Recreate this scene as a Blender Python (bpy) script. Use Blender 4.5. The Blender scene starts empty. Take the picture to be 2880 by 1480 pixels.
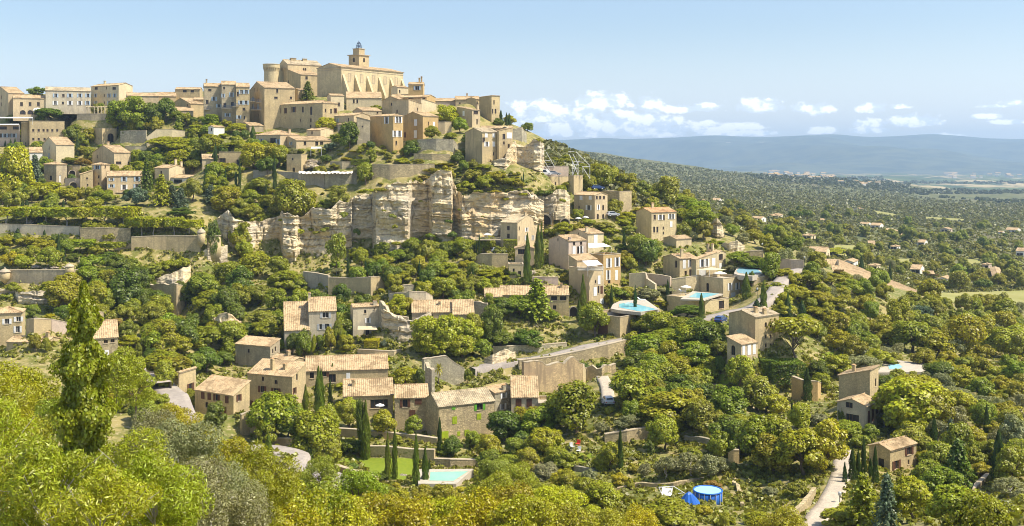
import bpy, math, random
import numpy as np
from mathutils import Vector, noise as mnoise
S = bpy.context.scene
rnd = random.Random(7)
R_ = math.radians
# ---------------------------------------------------------------- camera, sky, sun, exposure
F, YH, GS = 3000.0, 440.0, 1.25   # GS: metres per unit of estimated distance; focal length and eye level in photo pixels (2880 wide)
cam = bpy.data.objects.new('camera', bpy.data.cameras.new('camera'))
S.collection.objects.link(cam); S.camera = cam
cam.rotation_euler = (R_(90), 0, 0)
cam.data.sensor_width = 36; cam.data.lens = 36 * F / 2880
cam.data.shift_y = -(740 - YH) / 2880
cam.data.clip_start = 1; cam.data.clip_end = 60000
SUN_EL, SUN_AZ = 55.0, 14.0        # to the right of the view and a little behind the camera
to_sun = Vector((math.cos(R_(SUN_EL)) * math.cos(R_(SUN_AZ)), -math.cos(R_(SUN_EL)) * math.sin(R_(SUN_AZ)), math.sin(R_(SUN_EL))))
sl = bpy.data.lights.new('sun', 'SUN'); sl.energy = 4.3; sl.angle = R_(0.5); sl.color = (1, .92, .79)
so = bpy.data.objects.new('sun', sl); S.collection.objects.link(so)
so.rotation_euler = to_sun.to_track_quat('Z', 'Y').to_euler()
S.view_settings.view_transform = 'Standard'; S.view_settings.look = 'None'
S.view_settings.exposure = 0.66; S.view_settings.gamma = 1
S.cycles.volume_bounces = 0; S.cycles.max_bounces = 6; S.cycles.diffuse_bounces = 3; S.cycles.transparent_max_bounces = 4
S.cycles.use_denoising = True; S.cycles.filter_width = 1.0
W = bpy.data.worlds.new('World'); S.world = W; W.use_nodes = True

class N:
    """small node-tree writer"""
    def __init__(s, nt): s.nt = nt; s.nodes = nt.nodes; s.links = nt.links
    def new(s, t, **kw):
        n = s.nodes.new(t)
        for k, v in kw.items(): setattr(n, k, v)
        return n
    def link(s, a, b): s.links.new(a, b)
    def put(s, sock, v):
        if isinstance(v, (int, float)): sock.default_value = v
        elif isinstance(v, (tuple, list)):
            sock.default_value = tuple(v) + ((1,) if len(v) == 3 and sock.type == 'RGBA' else ())
        else: s.links.new(v, sock)
    def math(s, op, a, b=0.0, c=0.0, clamp=False):
        n = s.new('ShaderNodeMath', operation=op, use_clamp=clamp)
        s.put(n.inputs[0], a); s.put(n.inputs[1], b)
        if len(n.inputs) > 2: s.put(n.inputs[2], c)
        return n.outputs[0]
    def vmath(s, op, a, b=(0, 0, 0)):
        n = s.new('ShaderNodeVectorMath', operation=op); s.put(n.inputs[0], a); s.put(n.inputs[1], b)
        return n.outputs[0]
    def noise(s, vec, scale, detail=2, rough=.5):
        n = s.new('ShaderNodeTexNoise'); s.put(n.inputs['Vector'], vec)
        n.inputs['Scale'].default_value = scale; n.inputs['Detail'].default_value = detail; n.inputs['Roughness'].default_value = rough
        return n.outputs[0]
    def mix(s, f, a, b, mode='MIX'):
        n = s.new('ShaderNodeMix', data_type='RGBA', blend_type=mode)
        s.put(n.inputs[0], f); s.put(n.inputs[6], a); s.put(n.inputs[7], b)
        return n.outputs[2]
    def ramp(s, f, lo, hi, a=0.0, b=1.0):
        n = s.new('ShaderNodeMapRange', clamp=True); n.interpolation_type = 'SMOOTHSTEP'
        s.put(n.inputs[0], f); n.inputs[1].default_value = lo; n.inputs[2].default_value = hi
        n.inputs[3].default_value = a; n.inputs[4].default_value = b
        return n.outputs[0]

def build_world():
    n = N(W.node_tree); n.nodes.clear()
    out = n.new('ShaderNodeOutputWorld'); bg = n.new('ShaderNodeBackground')
    sky = n.new('ShaderNodeTexSky', sky_type='NISHITA'); sky.sun_disc = False
    sky.sun_elevation = R_(SUN_EL); sky.sun_rotation = R_(90 + SUN_AZ)
    sky.altitude = 300; sky.air_density = 1.0; sky.dust_density = 2.0; sky.ozone_density = 1.5
    tc = n.new('ShaderNodeTexCoord')
    sep = n.new('ShaderNodeSeparateXYZ'); n.link(tc.outputs['Generated'], sep.inputs[0])
    az = n.math('ARCTAN2', sep.outputs[0], sep.outputs[1]); el = n.math('ARCSINE', sep.outputs[2])
    cmb = n.new('ShaderNodeCombineXYZ'); n.put(cmb.inputs[0], az); n.put(cmb.inputs[1], n.math('MULTIPLY', el, 1.45))
    d1 = n.noise(cmb.outputs[0], 46, 5, .6); d2 = n.noise(cmb.outputs[0], 130, 4, .62)
    dn = n.math('ADD', n.math('MULTIPLY', n.math('SUBTRACT', d1, .5), 1.9), n.math('MULTIPLY', n.math('SUBTRACT', d2, .5), .9))
    # (centre azimuth, elevation, half widths) of every cumulus, degrees
    cl = [(1350,262,95,16),(1440,272,120,22),(1520,250,110,20),(1632,256,48,26),(1725,270,85,13),(1900,264,80,20),(2040,272,62,16),(2200,270,46,13),
          (2262,267,36,7),(2290,300,84,17),(2200,308,54,12),(2195,325,62,10),(1395,292,110,14),(1560,287,110,10),(1650,305,110,13),(1780,310,48,9),
          (1470,316,140,13),(1850,316,80,10),(2070,326,40,9),(2555,258,45,8),(2480,292,52,7),(2535,305,52,7),(2505,266,50,5),(1600,334,220,10),
          (1390,330,90,14),(1860,334,110,7),(1300,300,60,18),(1420,284,150,20),(1560,302,170,18),(1500,322,230,14),(1700,322,150,12),(2380,338,60,5),(2640,296,60,9)]
    m = None; shade = None
    for x, y, w, h in cl:
        x, y, w, h = x * 1.118, y * 1.118, w * 1.05, h * 1.5
        ca = math.atan((x - 1440) / F); ce = math.atan(-(y - YH) / F * math.cos(ca)); wa = w / F * math.cos(ca) ** 2; he = h / F * math.cos(ca)
        dx = n.math('DIVIDE', n.math('SUBTRACT', az, ca), wa); dy = n.math('DIVIDE', n.math('SUBTRACT', el, ce - he * .35), he)
        dyn = n.math('MINIMUM', n.math('MULTIPLY', dy, 1.0), n.math('MULTIPLY', dy, 1.9))   # flat undersides
        r = n.math('SUBTRACT', 1.0, n.math('ADD', n.math('MULTIPLY', dx, dx), n.math('MULTIPLY', dyn, dyn)))
        m = r if m is None else n.math('MAXIMUM', m, r)
    m = n.math('ADD', n.math('MULTIPLY', n.math('MAXIMUM', m, -2.0), .75), n.math('MULTIPLY', dn, 1.7))
    mask = n.ramp(m, -.16, .5)
    sh = n.new('ShaderNodeVectorMath', operation='ADD'); n.link(cmb.outputs[0], sh.inputs[0]); sh.inputs[1].default_value = (.006, .010, 0)
    d3 = n.noise(sh.outputs[0], 46, 5, .6)
    body = n.ramp(n.math('ADD', n.math('MULTIPLY', m, .35), n.math('MULTIPLY', n.math('SUBTRACT', d1, d3), 3.0)), -.1, .5)  # cloud relief: sunward sides lighter, shading put into the colour
    haze = n.ramp(el, 0.0, .13, .55, .0)
    base = n.mix(haze, sky.outputs[0], (7.2, 7.6, 8.4))
    ccol = n.mix(body, (5.6, 6.2, 7.2), (9.6, 9.5, 9.3))
    col = n.mix(n.math('MULTIPLY', mask, .93), base, ccol)
    n.link(col, bg.inputs[0]); bg.inputs[1].default_value = .12
    n.link(bg.outputs[0], out.inputs[0])
build_world()
# ---------------------------------------------------------------- helpers
K = dict(S=(0,0,1), C1=(0,200,.30214), C2=(560,100,.30214), C3=(1100,200,.30214), C4=(0,500,.30214), C5=(600,400,.30214), C6=(1200,400,.30214),
  D1=(1380,540,.27197), D2=(1780,540,.3173), D3=(1500,350,.30211), D4=(2150,350,.37765), D5=(2100,850,.4759), D6=(1500,900,.43805),
  E1=(400,900,.30211), E2=(900,940,.33238), E3=(0,780,.30205), E4=(0,1080,.30211), E5=(700,1080,.30211), E6=(760,750,.24922))
def pix(k, x, y): o = K[k]; return o[0] + x * o[2], o[1] + y * o[2]
def P(px, py, D): return Vector(((px - 1440) / F * D, D, -(py - YH) / F * D))
def link(o, parent=None):
    S.collection.objects.link(o)
    if parent is not None: o.parent = parent
    return o
def tag(o, label=None, cat=None, group=None, kind=None):
    if label: o['label'] = label
    if cat: o['category'] = cat
    if group: o['group'] = group
    if kind: o['kind'] = kind
    return o
def empty(name, loc): 
    o = bpy.data.objects.new(name, None); o.location = loc; o.empty_display_size = .5
    return link(o)
class MB:
    def __init__(s): s.v = []; s.f = []; s.m = []
    def poly(s, pts, m=0):
        i = len(s.v); s.v += [tuple(p) for p in pts]; s.f.append(tuple(range(i, i + len(pts)))); s.m.append(m)
    def box8(s, b, t, m=0):       # four bottom and four top corners, same turning
        i = len(s.v); s.v += [tuple(p) for p in b] + [tuple(p) for p in t]
        for q in ((3,2,1,0),(4,5,6,7),(0,1,5,4),(1,2,6,5),(2,3,7,6),(3,0,4,7)): s.f.append(tuple(i + k for k in q)); s.m.append(m)
    def box(s, c, sx, sy, sz, ax=(1,0), m=0):   # c: centre of the bottom
        c = Vector(c); u = Vector((ax[0], ax[1], 0)).normalized(); v = Vector((-u.y, u.x, 0)); z = Vector((0,0,sz))
        b = [c + u*(i*sx/2) + v*(j*sy/2) for i, j in ((-1,-1),(1,-1),(1,1),(-1,1))]
        s.box8(b, [p + z for p in b], m)
    def tube(s, pts, rads, n=6, m=0, cap=True):
        i0 = len(s.v); pts = [Vector(p) for p in pts]
        for k, p in enumerate(pts):
            d = (pts[min(k+1, len(pts)-1)] - pts[max(k-1, 0)]).normalized()
            u = d.cross(Vector((0,0,1)) if abs(d.z) < .9 else Vector((1,0,0))).normalized(); w = d.cross(u)
            for q in range(n):
                a = 2*math.pi*q/n; s.v.append(tuple(p + (u*math.cos(a) + w*math.sin(a))*rads[k]))
        for k in range(len(pts)-1):
            for q in range(n):
                s.f.append((i0+k*n+q, i0+k*n+(q+1)%n, i0+(k+1)*n+(q+1)%n, i0+(k+1)*n+q)); s.m.append(m)
        if cap:
            s.f.append(tuple(i0+q for q in range(n))[::-1]); s.m.append(m)
            s.f.append(tuple(i0+(len(pts)-1)*n+q for q in range(n))); s.m.append(m)
    def lathe(s, c, prof, n=20, m=0):  # prof: (radius, z)
        c = Vector(c); s.tube_like([[c + Vector((r*math.cos(2*math.pi*q/n), r*math.sin(2*math.pi*q/n), z)) for q in range(n)] for r, z in prof], m)
    def tube_like(s, rings, m=0):
        i0 = len(s.v); n = len(rings[0])
        for r in rings: s.v += [tuple(p) for p in r]
        for k in range(len(rings)-1):
            for q in range(n): s.f.append((i0+k*n+q, i0+k*n+(q+1)%n, i0+(k+1)*n+(q+1)%n, i0+(k+1)*n+q)); s.m.append(m)
        s.f.append(tuple(i0+q for q in range(n))[::-1]); s.m.append(m)
        s.f.append(tuple(i0+(len(rings)-1)*n+q for q in range(n))); s.m.append(m)
    def build(s, name, mats, parent=None, origin=(0,0,0), smooth=False):
        me = bpy.data.meshes.new(name); o_ = Vector(origin)
        me.from_pydata([tuple(Vector(p) - o_) for p in s.v], [], s.f)
        for m in (mats if isinstance(mats, (list, tuple)) else [mats]): me.materials.append(m)
        me.polygons.foreach_set('material_index', s.m)
        if smooth: me.polygons.foreach_set('use_smooth', [True]*len(s.f))
        o = link(bpy.data.objects.new(name, me), parent)
        if parent is None: o.location = o_
        return o
# ---------------------------------------------------------------- materials
MATS = {}
def principled(name, rough=.9):
    m = bpy.data.materials.new(name); m.use_nodes = True; n = N(m.node_tree)
    b = n.nodes['Principled BSDF']; b.inputs['Roughness'].default_value = rough
    b.inputs['Specular IOR Level'].default_value = .25
    MATS[name] = m
    return m, n, b
def scl(c, k): return tuple(min(1, v * k) for v in c)
def stone(name, col, grain=.5, rubble=0.0, stain=.5, bump=.5, pitch=2.6):
    m, n, b = principled(name)
    pos = n.new('ShaderNodeNewGeometry').outputs['Position']
    g = n.noise(pos, pitch * 1.7, 3, .6); big = n.noise(pos, .22, 4, .6)
    st = n.new('ShaderNodeMapping'); n.link(pos, st.inputs[0]); st.inputs['Scale'].default_value = (1, 1, .12)
    streak = n.noise(st.outputs[0], .9, 3, .6)
    c = n.mix(n.ramp(g, .3, .7), scl(col, 1 - grain * .55), scl(col, 1 + grain * .35))
    patch = n.noise(pos, .85, 4, .7)
    c = n.mix(n.ramp(patch, .36, .64, .0, .75), c, n.mix(n.ramp(g, .3, .7), scl(col, .62), scl(col, 1.12)))
    if rubble:
        mp = n.new('ShaderNodeMapping'); n.link(pos, mp.inputs[0]); mp.inputs['Scale'].default_value = (1, 1, 1.7)
        v = n.new('ShaderNodeTexVoronoi'); n.link(mp.outputs[0], v.inputs[0]); v.inputs['Scale'].default_value = pitch * .75
        hue = n.new('ShaderNodeSeparateColor'); n.link(v.outputs['Color'], hue.inputs[0])
        c = n.mix(rubble, c, n.mix(hue.outputs[0], scl(col, .55), scl(col, 1.3)), 'MIX')
        v2 = n.new('ShaderNodeTexVoronoi', feature='DISTANCE_TO_EDGE'); n.link(mp.outputs[0], v2.inputs[0]); v2.inputs['Scale'].default_value = pitch * .75
        c = n.mix(n.math('MULTIPLY', n.ramp(v2.outputs['Distance'], .0, .1, 1, 0), rubble * .8), c, scl(col, .4))
    c = n.mix(n.ramp(big, .44, .6, 0, stain), c, (col[0]*.62, col[1]*.62, col[2]*.68))
    c = n.mix(n.ramp(streak, .5, .66, 0, stain * .9), c, (col[0]*.5, col[1]*.5, col[2]*.55))
    n.link(c, b.inputs['Base Color'])
    bp = n.new('ShaderNodeBump'); bp.inputs['Strength'].default_value = bump; bp.inputs['Distance'].default_value = .12
    n.link(g, bp.inputs['Height']); n.link(bp.outputs[0], b.inputs['Normal'])
    return m
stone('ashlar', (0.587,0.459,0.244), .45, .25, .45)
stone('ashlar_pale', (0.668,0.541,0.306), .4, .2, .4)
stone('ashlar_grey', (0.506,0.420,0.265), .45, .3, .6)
stone('rubble_wall', (0.557,0.444,0.244), .6, .75, .5, .9)
stone('rubble_grey', (0.481,0.429,0.287), .6, .75, .6, .9)
stone('render_ochre', (0.582,0.404,0.175), .2, 0, .35, .2)
stone('render_tan', (0.617,0.483,0.282), .22, 0, .4, .2)
stone('render_cream', (0.707,0.592,0.361), .18, 0, .3, .2)
stone('render_pink', (0.626,0.497,0.377), .18, 0, .3, .2)
stone('render_white', (.80,.76,.66), .12, 0, .2, .1)
stone('concrete_grey', (0.425,0.372,0.274), .25, 0, .5, .2)
stone('plaster_grey', (0.607,0.522,0.356), .2, 0, .5, .2)
stone('red_earth_wall', (.54,.40,.22), .6, .5, .9)
stone('coping', (0.534,0.442,0.294), .3, 0, .4)
stone('paving', (0.534,0.451,0.331), .25, 0, .3, .15)
stone('asphalt', (0.414,0.359,0.294), .2, 0, .35, .1)
stone('deck', (0.528,0.467,0.362), .12, 0, .2, .1)
stone('wood_brown', (.20,.085,.035), .3, 0, .3)
def flat(name, col, rough=.6, var=.2, scale=3):
    m, n, b = principled(name, rough)
    pos = n.new('ShaderNodeNewGeometry').outputs['Position']
    n.link(n.mix(n.noise(pos, scale, 3), scl(col, 1 - var), scl(col, 1 + var)), b.inputs['Base Color'])
    return m
flat('shutter_blue', (.42,.52,.60)); flat('shutter_white', (.80,.79,.75)); flat('shutter_brown', (.13,.06,.035)); flat('shutter_lime', (.33,.42,.02)); flat('shutter_grey', (.45,.46,.45))
flat('shutter_green', (.13,.36,.03))
flat('frame_white', (.72,.70,.64)); flat('frame_brown', (.16,.09,.05)); flat('metal_white', (.8,.8,.78), .4, .05); flat('iron', (.05,.06,.06), .5, .2)
flat('iron_blue', (.07,.10,.16), .5, .2); flat('canvas_white', (.85,.83,.78), .8, .06); flat('canvas_cream', (.78,.72,.58), .8, .06)
flat('car_white', (.80,.80,.80), .25, .02); flat('car_silver', (.45,.47,.5), .25, .04); flat('car_blue', (.05,.09,.22), .25, .04); flat('tyre', (.02,.02,.02), .8, .1)
flat('car_glass', (.03,.04,.05), .08, .1); flat('plastic_blue', (.03,.14,.52), .35, .15); flat('plastic_red', (.6,.05,.03), .5, .1); flat('terracotta', (.50,.25,.13), .8, .25)
flat('lead_grey', (.24,.25,.28), .6, .2); flat('bark', (.16,.12,.085), .9, .35, 6); flat('bark_pale', (.40,.36,.30), .9, .3, 6); flat('dark_wood_and_shade', (.06,.045,.03), .8, .3)
flat('window_dark', (.035,.035,.04), .12, .5, .6)
def water(name, a, b_):
    m, n, b = principled(name, .06); pos = n.new('ShaderNodeNewGeometry').outputs['Position']
    n.link(n.mix(n.noise(pos, .25, 2), a, b_), b.inputs['Base Color'])
    bp = n.new('ShaderNodeBump'); bp.inputs['Strength'].default_value = .15; bp.inputs['Distance'].default_value = .05
    n.link(n.noise(pos, 2.5, 3), bp.inputs['Height']); n.link(bp.outputs[0], b.inputs['Normal'])
water('water_turquoise', (.16,.52,.62), (.30,.66,.72)); water('water_jade', (.22,.52,.40), (.36,.64,.52)); water('water_pale', (.30,.62,.74), (.42,.72,.82))
def tiles(name, c1, c2, c3):   # weathered canal tiles: patches of orange, tan and lichen grey
    m, n, b = principled(name)
    pos = n.new('ShaderNodeNewGeometry').outputs['Position']
    g = n.noise(pos, 1.7, 4, .75); big = n.noise(pos, .3, 4, .65)
    v = n.new('ShaderNodeTexVoronoi'); n.link(pos, v.inputs[0]); v.inputs['Scale'].default_value = 3.2
    hue = n.new('ShaderNodeSeparateColor'); n.link(v.outputs['Color'], hue.inputs[0])
    c = n.mix(n.ramp(g, .3, .7), c1, c2); c = n.mix(n.math('MULTIPLY', hue.outputs[1], .55), c, c3); c = n.mix(n.ramp(n.noise(pos, .8, 4, .7), .52, .66, 0, .6), c, (c1[0]*1.05, c1[1]*.9, c1[2]*.8))
    c = n.mix(n.ramp(big, .48, .62, 0, .7), c, scl(c1, .6)); c = n.mix(n.ramp(hue.outputs[0], .86, .95, 0, .6), c, scl(c1, .4))
    n.link(c, b.inputs['Base Color'])
tiles('tile_tan', (.40,.275,.14), (.62,.47,.265), (.50,.37,.22))
tiles('tile_orange', (.50,.29,.13), (.68,.44,.22), (.60,.35,.17))
tiles('tile_grey', (.38,.31,.19), (.62,.51,.335), (.48,.38,.23))
def rock_mat():
    m, n, b = principled('limestone')
    pos = n.new('ShaderNodeNewGeometry').outputs['Position']
    mp = n.new('ShaderNodeMapping'); n.link(pos, mp.inputs[0]); mp.inputs['Scale'].default_value = (.1, .1, 1); mp.inputs['Rotation'].default_value = (0, .05, 0)
    strata = n.noise(mp.outputs[0], 1.5, 4, .7); g = n.noise(pos, 1.1, 6, .65); big = n.noise(pos, .09, 4, .6)
    mv = n.new('ShaderNodeMapping'); n.link(pos, mv.inputs[0]); mv.inputs['Scale'].default_value = (1, 1, .13)
    streak = n.noise(mv.outputs[0], .28, 5, .65)
    c = n.mix(n.ramp(g, .3, .7), (.58,.46,.27), (.76,.64,.42))
    c = n.mix(n.ramp(big, .47, .62, 0, .55), c, (.44,.40,.33))
    c = n.mix(n.ramp(streak, .55, .68, 0, .45), c, (.28,.25,.21))
    c = n.mix(n.ramp(n.noise(pos, .06, 3), .56, .68, 0, .6), c, (.62,.42,.17))
    c = n.mix(n.ramp(strata, .54, .60, 0, .7), c, (.24,.19,.13))
    n.link(c, b.inputs['Base Color'])
    bp = n.new('ShaderNodeBump'); bp.inputs['Strength'].default_value = .9; bp.inputs['Distance'].default_value = .5
    n.link(n.math('ADD', n.math('MULTIPLY', strata, .8), g), bp.inputs['Height']); n.link(bp.outputs[0], b.inputs['Normal'])
rock_mat()
def leaf_mat(name, trans=.3, var=.45):
    m = bpy.data.materials.new(name); m.use_nodes = True; n = N(m.node_tree); n.nodes.clear(); MATS[name] = m
    out = n.new('ShaderNodeOutputMaterial'); oi = n.new('ShaderNodeObjectInfo'); ge = n.new('ShaderNodeNewGeometry')
    hs = n.new('ShaderNodeHueSaturation')
    n.put(hs.inputs['Hue'], n.math('ADD', n.math('MULTIPLY', oi.outputs['Random'], .035), n.math('ADD', n.math('MULTIPLY', ge.outputs['Random Per Island'], .03), .468)))
    n.put(hs.inputs['Value'], n.math('ADD', n.math('MULTIPLY', ge.outputs['Random Per Island'], var * 2), 1 - var))
    n.link(oi.outputs['Color'], hs.inputs['Color'])
    d = n.new('ShaderNodeBsdfDiffuse'); t = n.new('ShaderNodeBsdfTranslucent'); n.link(hs.outputs[0], d.inputs[0])
    n.link(n.mix(1.0, hs.outputs[0], (1.0, .95, .35), 'MULTIPLY'), t.inputs[0])
    mx = n.new('ShaderNodeMixShader'); mx.inputs[0].default_value = trans; n.link(d.outputs[0], mx.inputs[1]); n.link(t.outputs[0], mx.inputs[2])
    gl = n.new('ShaderNodeBsdfGlossy'); gl.inputs['Roughness'].default_value = .45; gl.inputs[0].default_value = (1,1,.9,1)
    m2 = n.new('ShaderNodeMixShader'); m2.inputs[0].default_value = .035; n.link(mx.outputs[0], m2.inputs[1]); n.link(gl.outputs[0], m2.inputs[2])
    n.link(m2.outputs[0], out.inputs[0])
leaf_mat('leaves', .38)
# ---------------------------------------------------------------- buildings, read off the photo: corners (far end of the face to one side, near corner, far end of the other face)
SPECS = []
def h(name, label, k, xs, base, eave, D, t=35, roof='gA', p=.3, m='ashlar', r='tile_tan', wl='', wr='', ch=(), dep=9, cat='house', o=.3, ref=None, f=3):
    SPECS.append(dict(name=name, label=label, k=k, xs=xs, base=base, eave=eave, D=D, t=t, roof=roof, p=p, m=m, r=r, wl=wl, wr=wr, ch=ch, dep=dep, cat=cat, o=o, f=f, ref=ref))
    return len(SPECS) - 1
HB, SH = 'stone_house', 'hotel_building'
# -- hotel terraces on the hilltop
h(SH,'tall tan hotel block with gabled side and a chimney, next to three white awnings','C1',(-60,78,225),430,205,405,48,'gB',.3,'render_tan',wl='15,245,d;15,310,d',cat='hotel',ref='the gabled hotel block')
h(SH,'low tan hotel wing with three small windows over three arched white awnings','C1',(122,424,424),410,258,404,0,'gA',.3,'render_tan',wl='200,308,d;280,308,d;357,308,d;212,385,A,1.9,1.6;282,385,A,1.9,1.6;345,385,A,1.9,1.6',cat='hotel',ref='the hotel wing with awnings')
h(SH,'long pale hotel range with two rows of blue shuttered windows','C1',(425,845,845),345,190,410,0,'gA',.33,'plaster_grey',r='tile_grey',wl='518,228,b;590,228,d,.8,1;651,228,b;742,228,b;818,228,b;515,298,w;585,298,d,.7,1;651,298,w;742,298,w;815,298,b',cat='hotel',ref='the long pale hotel range')
h(SH,'tallest pale hotel block with a lookout loggia under its roof and bright gabled side','C1',(848,1105,1235),335,132,411,32,'gA',.3,'render_cream',wl='895,150,d,1.8,1;990,158,d,.5,1;1062,162,d,2,1;890,228,b;970,228,d,.5,1;1015,228,b;1068,228,b;892,295,b;970,295,d,.5,1;1015,295,b;1060,295,w',ch=((.75,.5,.9),),cat='hotel',ref='the tallest hotel block')
h(SH,'pinkish hotel terrace block with white slab awnings and a balcony','C1',(-70,185,185),700,500,392,0,'flat',0,'render_pink',r='deck',wl='5,600,d;45,600,b;88,600,b;130,600,b;20,530,d,3,1.1;90,530,d,3,1.1;150,530,d,2,1.1',cat='hotel',ref='the pinkish hotel terrace block')
h('round_tower','round pale tower at the end of the pinkish hotel terrace','C1',(182,225,270),705,475,391,45,'round',0,'render_tan',cat='tower',ref='the round hotel tower')
h(HB,'broad flat topped stone block with six small square windows in a row','C1',(275,600,600),690,470,393,0,'flat',0,'ashlar',r='paving',wl=';'.join('%d,553,d,.7,.9'%x for x in (310,360,405,442,487,533))+';'+';'.join('%d,635,d,.7,.9'%x for x in (310,360,415,487,530)),ref='the broad flat topped block')
h(HB,'terrace building with a line of arches and one tall white arched opening on its side','C1',(605,950,1085),712,535,389,40,'flat',0,'ashlar',r='paving',wl='650,630,A,1.3,2;712,630,A,1.5,2.2;775,630,A,1.5,2.2;868,620,d,.5,1.7;920,630,d,.5,.8',wr='1030,625,A,2.4,3.4',ref='the arched terrace building')
# -- houses on the left slope
h(HB,'pale house with light blue shutters and a bright blank gable wall','C1',(390,522,692),840,688,366,52,'gB',.3,'render_cream',wl='460,715,d,.6,1;460,785,b',ref='the pale blank gabled house')
h(HB,'low annexe under a sloping roof against the pale blank gabled house','C1',(275,395,395),835,760,364,0,'sA',.3,'render_white',dep=6,ref='the low sloping annexe')
h(HB,'small grey house with a hipped roof and a white door, below the blank gabled one','C1',(410,525,622),1045,870,352,48,'hip',.3,'ashlar_grey',wl='472,995,d',wr='560,1000,o,.9,2.2',ref='the hipped grey house')
h(HB,'tan house with bright gabled end above the tower house with a light blue window','C1',(860,1062,1218),905,762,363,45,'gB',.3,'render_tan',wl='908,795,d,.6,1;995,803,d,.5,1.3',wr='1105,855,d,1.8,.9;1200,860,d,.7,1',ch=((.5,.3,.9),),ref='the tan gabled house')
h(HB,'narrow tower house with a wide light blue window and lit side wall','C1',(858,945,1022),1065,872,350,50,'hip',.3,'render_tan',wl='905,895,b,1.6,1.2;918,985,d,.7,.9;918,1048,d,.6,.7',wr='980,885,d,.5,.9',ref='the narrow tower house')
h(HB,'low stone wing with roof slanting down from the narrow tower house','C1',(748,866,866),1100,962,349,0,'sB-',.33,'ashlar',wl='810,1000,d,.5,.6;815,1060,d,.5,.6',dep=6,ref='the low slanting wing')
h(HB,'tan house with light blue shutters and a balcony, beside the dark cedar','C1',(997,1325,1325),1135,978,347,8,'gA',.33,'render_tan',wl='1038,1010,b,.8,.8;1038,1070,b,.9,1;1155,1003,b;1275,1003,b;1155,1082,w,1,1.6;1275,1080,b,1,1.8',dep=9,ref='the balcony house')
h(HB,'low house with two chimneys and stepped pale roofs among pines','C1',(1440,1572,1722),1020,905,351,40,'gA',.33,'render_cream',wl='1500,950,d',ch=((.1,.5,1.6),(.0,.8,1.4)),ref='the two chimney house')
h(HB,'low house with one long glazed window strip and white side wall','C1',(1577,1748,1885),1065,997,346,38,'gA',.3,'render_white',wl='1655,1025,d,4.4,1.1',ref='the glazed strip house')
h(HB,'long low roofed hilltop house half hidden by plane trees','C1',(1180,1478,1478),320,237,408,0,'gA',.3,'render_tan',ref='the long low hilltop house')
h(HB,'hilltop house with shaded loggia windows high behind the gabled one','C1',(1630,1860,1885),270,172,421,12,'gA',.3,'ashlar',wl='1720,182,d,1.4,.9;1790,182,d,1.2,.9',ref='the loggia hilltop house')
h(HB,'brown gabled hilltop house over a lower lean-to roof','C1',(1590,1775,1900),440,305,402,42,'gB',.34,'ashlar',wl='1745,318,d,.6,.8',ref='the brown gabled hilltop house')
h(HB,'low roofed outbuilding in front of the brown gabled hilltop house','C1',(1605,1800,1800),440,372,399,0,'sA',.3,'render_tan',dep=5,ref='the lean-to outbuilding')
h(HB,'roof rows stepping up behind the plane trees on the hilltop','C1',(1470,1640,1640),300,238,414,0,'gA',.3,'ashlar',ref='the stepping roof house')
h(HB,'tiny white house with bright gable among plane trees','C2',(85,135,236),950,852,364,55,'gB',.3,'render_white',wl='115,875,d,.6,1',ref='the tiny white house')
# -- the tall row
h(HB,'tall grey row house at the far end, with a small balcony','C2',(48,210,210),765,478,390,0,'gA',.3,'ashlar_grey',wl='100,508,d,1.1,.8;140,590,b;185,655,b,1,1.2;75,620,d',ch=((.85,.5,1.2),),ref='the end row house')
h(HB,'tall grey row house with a long shared balcony','C2',(210,345,345),835,460,388,0,'gA',.33,'ashlar_grey',wl='232,490,d,.6,.9;302,552,b,.8,1.6;225,560,b,.6,1.3;240,650,d,1,1.5;310,640,d,1,1.5;265,740,b,1,1.2',ref='the balcony row house')
h(HB,'tall tan row house with a close pair of blue shuttered windows','C2',(345,470,470),845,482,386,0,'gA',.36,'ashlar',wl='395,525,b;440,525,b;360,545,d,.6,1.6;390,625,b;437,625,b;415,687,d,.8,1;422,765,d,.5,1.2;370,760,b,.8,1.2',ref='the tan row house')
h(HB,'tall row house with three dark blue balconies and a lit gable wall','C2',(470,608,892),865,487,384,62,'gB',.26,'ashlar',wl='515,505,d,.6,1.2;545,505,d,.6,1.2;575,505,d,.6,1.2;500,590,b,1.1,1.6;555,600,d,1.1,1.6;500,660,b,1.2,1.7;550,660,b,1.2,1.7;500,742,d,.5,.9;552,742,d,.6,.9;545,790,d,.4,1.2',wr='727,515,d,.7,1.4;715,580,d,1.2,.8;855,580,d,.8,.8',ref='the blue balcony house')
h(HB,'long grey house with a row of shuttered windows and one tall arched window','C2',(592,1150,1290),870,628,373,38,'hip',.3,'ashlar',wl='662,700,n,.9,1.9;748,700,n,.9,1.9;805,700,n,.7,1.9;880,690,n,1.2,1.9;965,690,d,.9,2;1043,700,A,1.1,2.9;945,790,d,.4,.9;1040,790,d,.7,1.3;1038,845,d,.7,1;800,765,d,.3,.9',wr='1178,700,d,.6,1.2;1228,705,d,.7,1.6;1268,700,n,.7,1.6',ref='the long grey house')
h(HB,'low house with wide dark windows in front of the long grey house','C2',(530,755,935),1045,925,351,35,'hip',.34,'render_tan',wl='580,985,b,.9,1.6;690,985,d,3,2.1;735,990,b,1,1.6',ch=((.1,.6,1.2),),ref='the wide windowed house')
h(HB,'low broad house with a dormer slab and white awning over its terrace','C2',(760,905,1240),1045,978,347,55,'gB',.22,'render_tan',wl='855,1005,b,1.2,1',wr='985,1000,d,.8,1.2;1095,995,d,1,1.4;1140,995,d,1,1.4',ref='the broad awning house')
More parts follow.
